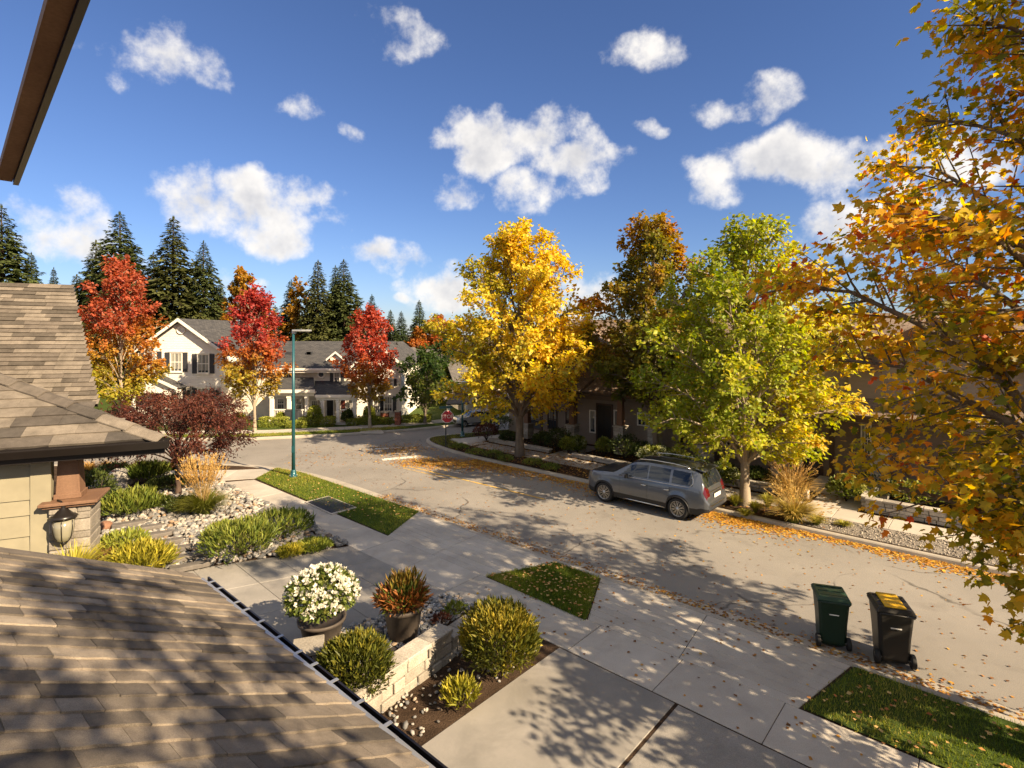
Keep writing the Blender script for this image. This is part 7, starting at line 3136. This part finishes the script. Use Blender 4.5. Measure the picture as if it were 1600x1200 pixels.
    for sy in (1, -1):
        # roof rail, mirror, handles, sill bar, window line
        mb = MB()
        mb.tube([(x * k, sy * y, z) for x, y, z in ((2.25, .66, 1.675), (2.35, .665, 1.745), (2.9, .675, 1.785), (3.6, .675, 1.78), (4.15, .66, 1.745), (4.28, .655, 1.67))], .017, 6)
        mb.build('roof_rail', M['chrome'], root)
        mb = MB()
        mb.tube([(1.95 * k, sy * .93, 1.06), (2.0 * k, sy * 1.02, 1.09)], .03, 6)
        mb.hexa([Vector((x, sy * y, z)) for x, y, z in ((1.90 * k, .99, 1.07), (2.02 * k, .99, 1.07), (2.02 * k, 1.17, 1.09), (1.93 * k, 1.17, 1.09))], [Vector((x, sy * y, z)) for x, y, z in ((1.91 * k, 1.0, 1.22), (2.02 * k, 1.0, 1.23), (2.02 * k, 1.16, 1.22), (1.95 * k, 1.16, 1.21))])
        mb.build('mirror', paint if sy > 5 else M['car_trim'], root, .015)
        for hx in (2.62, 3.52):
            mb = MB()
            yy = wid(hx) * .985 + .01
            mb.tube([(hx * k - .10, sy * yy, .925), (hx * k - .08, sy * (yy + .03), .93), (hx * k + .08, sy * (yy + .03), .935), (hx * k + .10, sy * yy, .935)], .015, 6)
            mb.build('door_handle', M['chrome'], root)
        mb = MB()
        mb.tube([(1.45 * k, sy * (wid(1.5) * .965), .31), (2.5 * k, sy * (wid(2.5) * .972), .31), (3.45 * k, sy * (wid(3.45) * .965), .31)], .022, 6)
        mb.build('sill_strip', M['chrome'], root)
        mb = MB()
        mb.tube([(x * k, sy * (wid(x) * .958), belt(x) + .035) for x in (1.55, 2.1, 2.8, 3.5, 4.1, 4.34)] + [(4.47 * k, sy * wid(4.4) * .90, 1.28), (4.38 * k, sy * .745, 1.62)], .010, 5)
        mb.build('window_strip', M['chrome'], root)
        for xx in (1.62, 2.76, 3.64):
            mb = MB()
            pts = []
            for z in (.36, .55, .75, .95, 1.04):
                pts.append((xx * k + (0 if z > .5 or xx < 3.6 else -.1), sy * (wid(xx) * (.945 + .055 * math.sin(min(1, max(0, (z - .25) / .75)) * math.pi * .85)) + .001), z))
            mb.tube(pts, .004, 4)
            mb.build('door_gap', M['car_trim'], root)
    # rear: spoiler, plate, bumper trim, reflector bar, tailpipes; front grille
    mb = MB()
    mb.hexa([Vector((p[0] * k, p[1], p[2])) for p in ((4.44, -.64, 1.695), (4.76, -.60, 1.63), (4.76, .60, 1.63), (4.44, .64, 1.695))], [Vector((p[0] * k, p[1], p[2])) for p in ((4.44, -.64, 1.73), (4.78, -.59, 1.665), (4.78, .59, 1.665), (4.44, .64, 1.73))])
    mb.build('spoiler', paint, root, .01)
    mb = MB()
    mb.box(4.945 * k, 4.965 * k, -.26, .26, .78, .90)
    mb.build('number_plate', M['sign_white'], root, .004)
    mb = MB()
    mb.box(4.90 * k, 4.955 * k, -.30, .30, .915, .945)
    mb.build('plate_trim', M['chrome'], root, .006)
    mb = MB()
    mb.tube([(x_ * k, y_, z_) for x_, y_, z_ in ((4.80, -.87, .60), (4.93, -.78, .58), (4.985, -.5, .57), (4.985, .5, .57), (4.93, .78, .58), (4.80, .87, .60))], .018, 6)
    mb.build('bumper_strip', M['chrome'], root)
    mb = MB()
    mb.hexa([Vector((p[0] * k, p[1], p[2])) for p in ((4.70, -.86, .34), (4.93, -.72, .36), (4.93, .72, .36), (4.70, .86, .34))], [Vector((p[0] * k, p[1], p[2])) for p in ((4.72, -.89, .52), (4.975, -.74, .54), (4.975, .74, .54), (4.72, .89, .52))])
    mb.build('bumper', M['car_trim'], root, .02)
    mb = MB()
    mb.box(4.895 * k, 4.925 * k, -.60, .60, .985, 1.01)
    mb.build('light_bar', M['chrome'], root, .006)
    mb = MB()
    mb.box(-.02, .02, -.45, .45, .50, .78)
    mb.build('grille', M['car_trim'], root, .02)
    # seats seen through glass are hidden by tint
    return root


p_front, p_rear = G(942.5, 782, 0), G(1061, 814.5, 0)
dirc = Vector((-UX, -UY, 0))
mid = (V2(p_front) + V2(p_rear)) / 2
along_u = mid.x * UX + mid.y * UY
# near wheels' outer faces stand .97 m from the car's axis
v_axis = (mid.x * VX + mid.y * VY) + .90
pc = uv(along_u + 2.43 * .915, v_axis)
make_suv('suv_car', (pc.x, pc.y, .005), math.atan2(dirc.y, dirc.x), M['car_grey'], 'grey SUV parked at the far kerb, rear towards the picture', 4.75, .96)
pc = G(705, 667.5, 0)
make_suv('suv_car', (pc.x + .2, pc.y + .2, .005), R(24), M['car_silver'], 'distant silver SUV parked on the side street', 4.4, .57)

# ------------------------------------------------------------------ fallen leaves
def litter(name, pts, z, seed, label, cols, s=(.05, .10)):
    rg = np.random.default_rng(seed)
    n = len(pts)
    P = np.column_stack([pts, np.full(n, z) + rg.uniform(.002, .012, n)])
    a = rg.uniform(0, 6.28, n)
    T = np.column_stack([np.cos(a), np.sin(a), rg.normal(0, .12, n)])
    N_ = np.column_stack([rg.normal(0, .25, (n, 2)), np.ones(n)])
    c = col_arr(cols, rg.random(n)) * (1 + rg.normal(0, .15, (n, 1)))
    lv, lf = scatter_leaves(P, T, N_, rg.uniform(*s, n), KITE * np.array([1.25, 1, .9]), KITE_F)
    lv[:, 2] = np.maximum(lv[:, 2], z + .003)
    o = link(name, np_mesh(name, lv, lf, rep_col(np.clip(c, .01, .8), 4)), None, M['litter'])
    tag(o, label, 'fallen leaves', None, 'stuff')
    return o


rg = np.random.default_rng(800)
LCOL = [(0, (.25, .10, .025)), (.3, (.42, .20, .03)), (.6, (.55, .30, .035)), (.85, (.60, .38, .05)), (1, (.34, .08, .02))]
BROWN = [(0, (.12, .055, .02)), (.4, (.28, .12, .03)), (.8, (.45, .22, .035)), (1, (.52, .32, .05))]


def uvp(u, v):
    return np.column_stack([u * UX + v * VX, u * UY + v * VY])


# drift along the far kerb
n = 9000
u = rg.uniform(-8, 18.5, n)
dens = .35 + .65 * (np.sin(u * 1.3) * .5 + .5)
v = 18.10 - np.abs(rg.normal(0, .14 + .20 * dens + .22 * (u > 9), n))
ok = rg.random(n) < (.55 + .45 * dens)
litter('fallen_leaves', uvp(u[ok], v[ok]), 0, 801, 'drift of orange leaves along the far kerb', LCOL)
# golden carpet under the yellow maple, on the road
n = 4200
c0, c1 = G(640, 722, 0), G(800, 728, 0)
t = rg.random(n)
x = c0.x + (c1.x - c0.x) * t + rg.normal(0, .7, n)
y = c0.y + (c1.y - c0.y) * t + rg.normal(0, .55, n)
vv = x * VX + y * VY
uu = x * UX + y * UY
ok = (vv < 18.08) & (vv > 14.5)
litter('fallen_leaves', np.column_stack([x, y])[ok], 0, 802, 'golden leaf carpet on the road under the yellow maple', LCOL)
# drift behind the parked car
n = 1500
u = rg.normal(6.3, 1.0, n)
v = 18.06 - np.abs(rg.normal(0, .55, n))
litter('fallen_leaves', uvp(u, v), 0, 803, 'pile of yellow leaves behind the parked car', LCOL)
# verge and pavement on the far side
n = 6500
u = rg.uniform(4, 21, n)
v = rg.uniform(18.5, 23.2, n)
ok = rg.random(n) < np.where(u > 8, 1, .35)
litter('fallen_leaves', uvp(u[ok], v[ok]), Z1 + .004, 804, 'brown leaves on the verge under the far maples', BROWN)
# near gutter line
n = 2600
u = rg.uniform(-6, 17, n)
v = 11.62 + rg.normal(0, .16, n)
litter('fallen_leaves', uvp(u, v), .014, 805, 'leaves caught along the near gutter', BROWN, (.04, .08))
# loose leaves on the road and pavements
n = 1100
u = rg.uniform(-6, 24, n)
v = rg.uniform(11.9, 18, n)
litter('fallen_leaves', uvp(u, v), .002, 806, 'loose leaves scattered over the road', BROWN, (.04, .08))
n = 330
u = rg.uniform(-6, 9, n)
v = rg.uniform(8.3, 11.2, n)
litter('fallen_leaves', uvp(u, v), Z1 + .004, 807, 'loose leaves on the near pavement', BROWN, (.04, .08))
for i, (pl, n, lab) in enumerate(((L1, 170, 'leaves on the lawn strip by the lamp'), (L2, 190, 'leaves on the small lawn triangle'), (L3, 300, 'leaves on the lawn beside the bins'))):
    Pq = np.array([(p.x, p.y) for p in pl])
    q = rg.uniform(Pq.min(0), Pq.max(0), (n * 4, 2))
    ins = np.zeros(len(q), bool)
    j = len(Pq) - 1
    for k in range(len(Pq)):
        c = ((Pq[k, 1] > q[:, 1]) != (Pq[j, 1] > q[:, 1]))
        xx = (Pq[j, 0] - Pq[k, 0]) * (q[:, 1] - Pq[k, 1]) / (Pq[j, 1] - Pq[k, 1] + 1e-12) + Pq[k, 0]
        ins ^= c & (q[:, 0] < xx)
        j = k
    litter('fallen_leaves', q[ins][:n], Z1 + .05, 810 + i, lab, [(0, (.45, .22, .06)), (.6, (.60, .42, .16)), (1, (.42, .12, .03))], (.05, .09))
# leaves by the corner and on the side street
n = 900
c0 = G(640, 695, 0)
litter('fallen_leaves', np.column_stack([c0.x + rg.normal(-.2, 1.0, n), c0.y + rg.normal(-1.2, .8, n)]), .004, 815, 'orange leaves round the street corner', LCOL)
n = 220
litter('fallen_leaves', np.column_stack([rg.uniform(-11, -4.8, n), rg.uniform(24.5, 29, n)]), .004, 816, 'few dark leaves on the junction', BROWN)
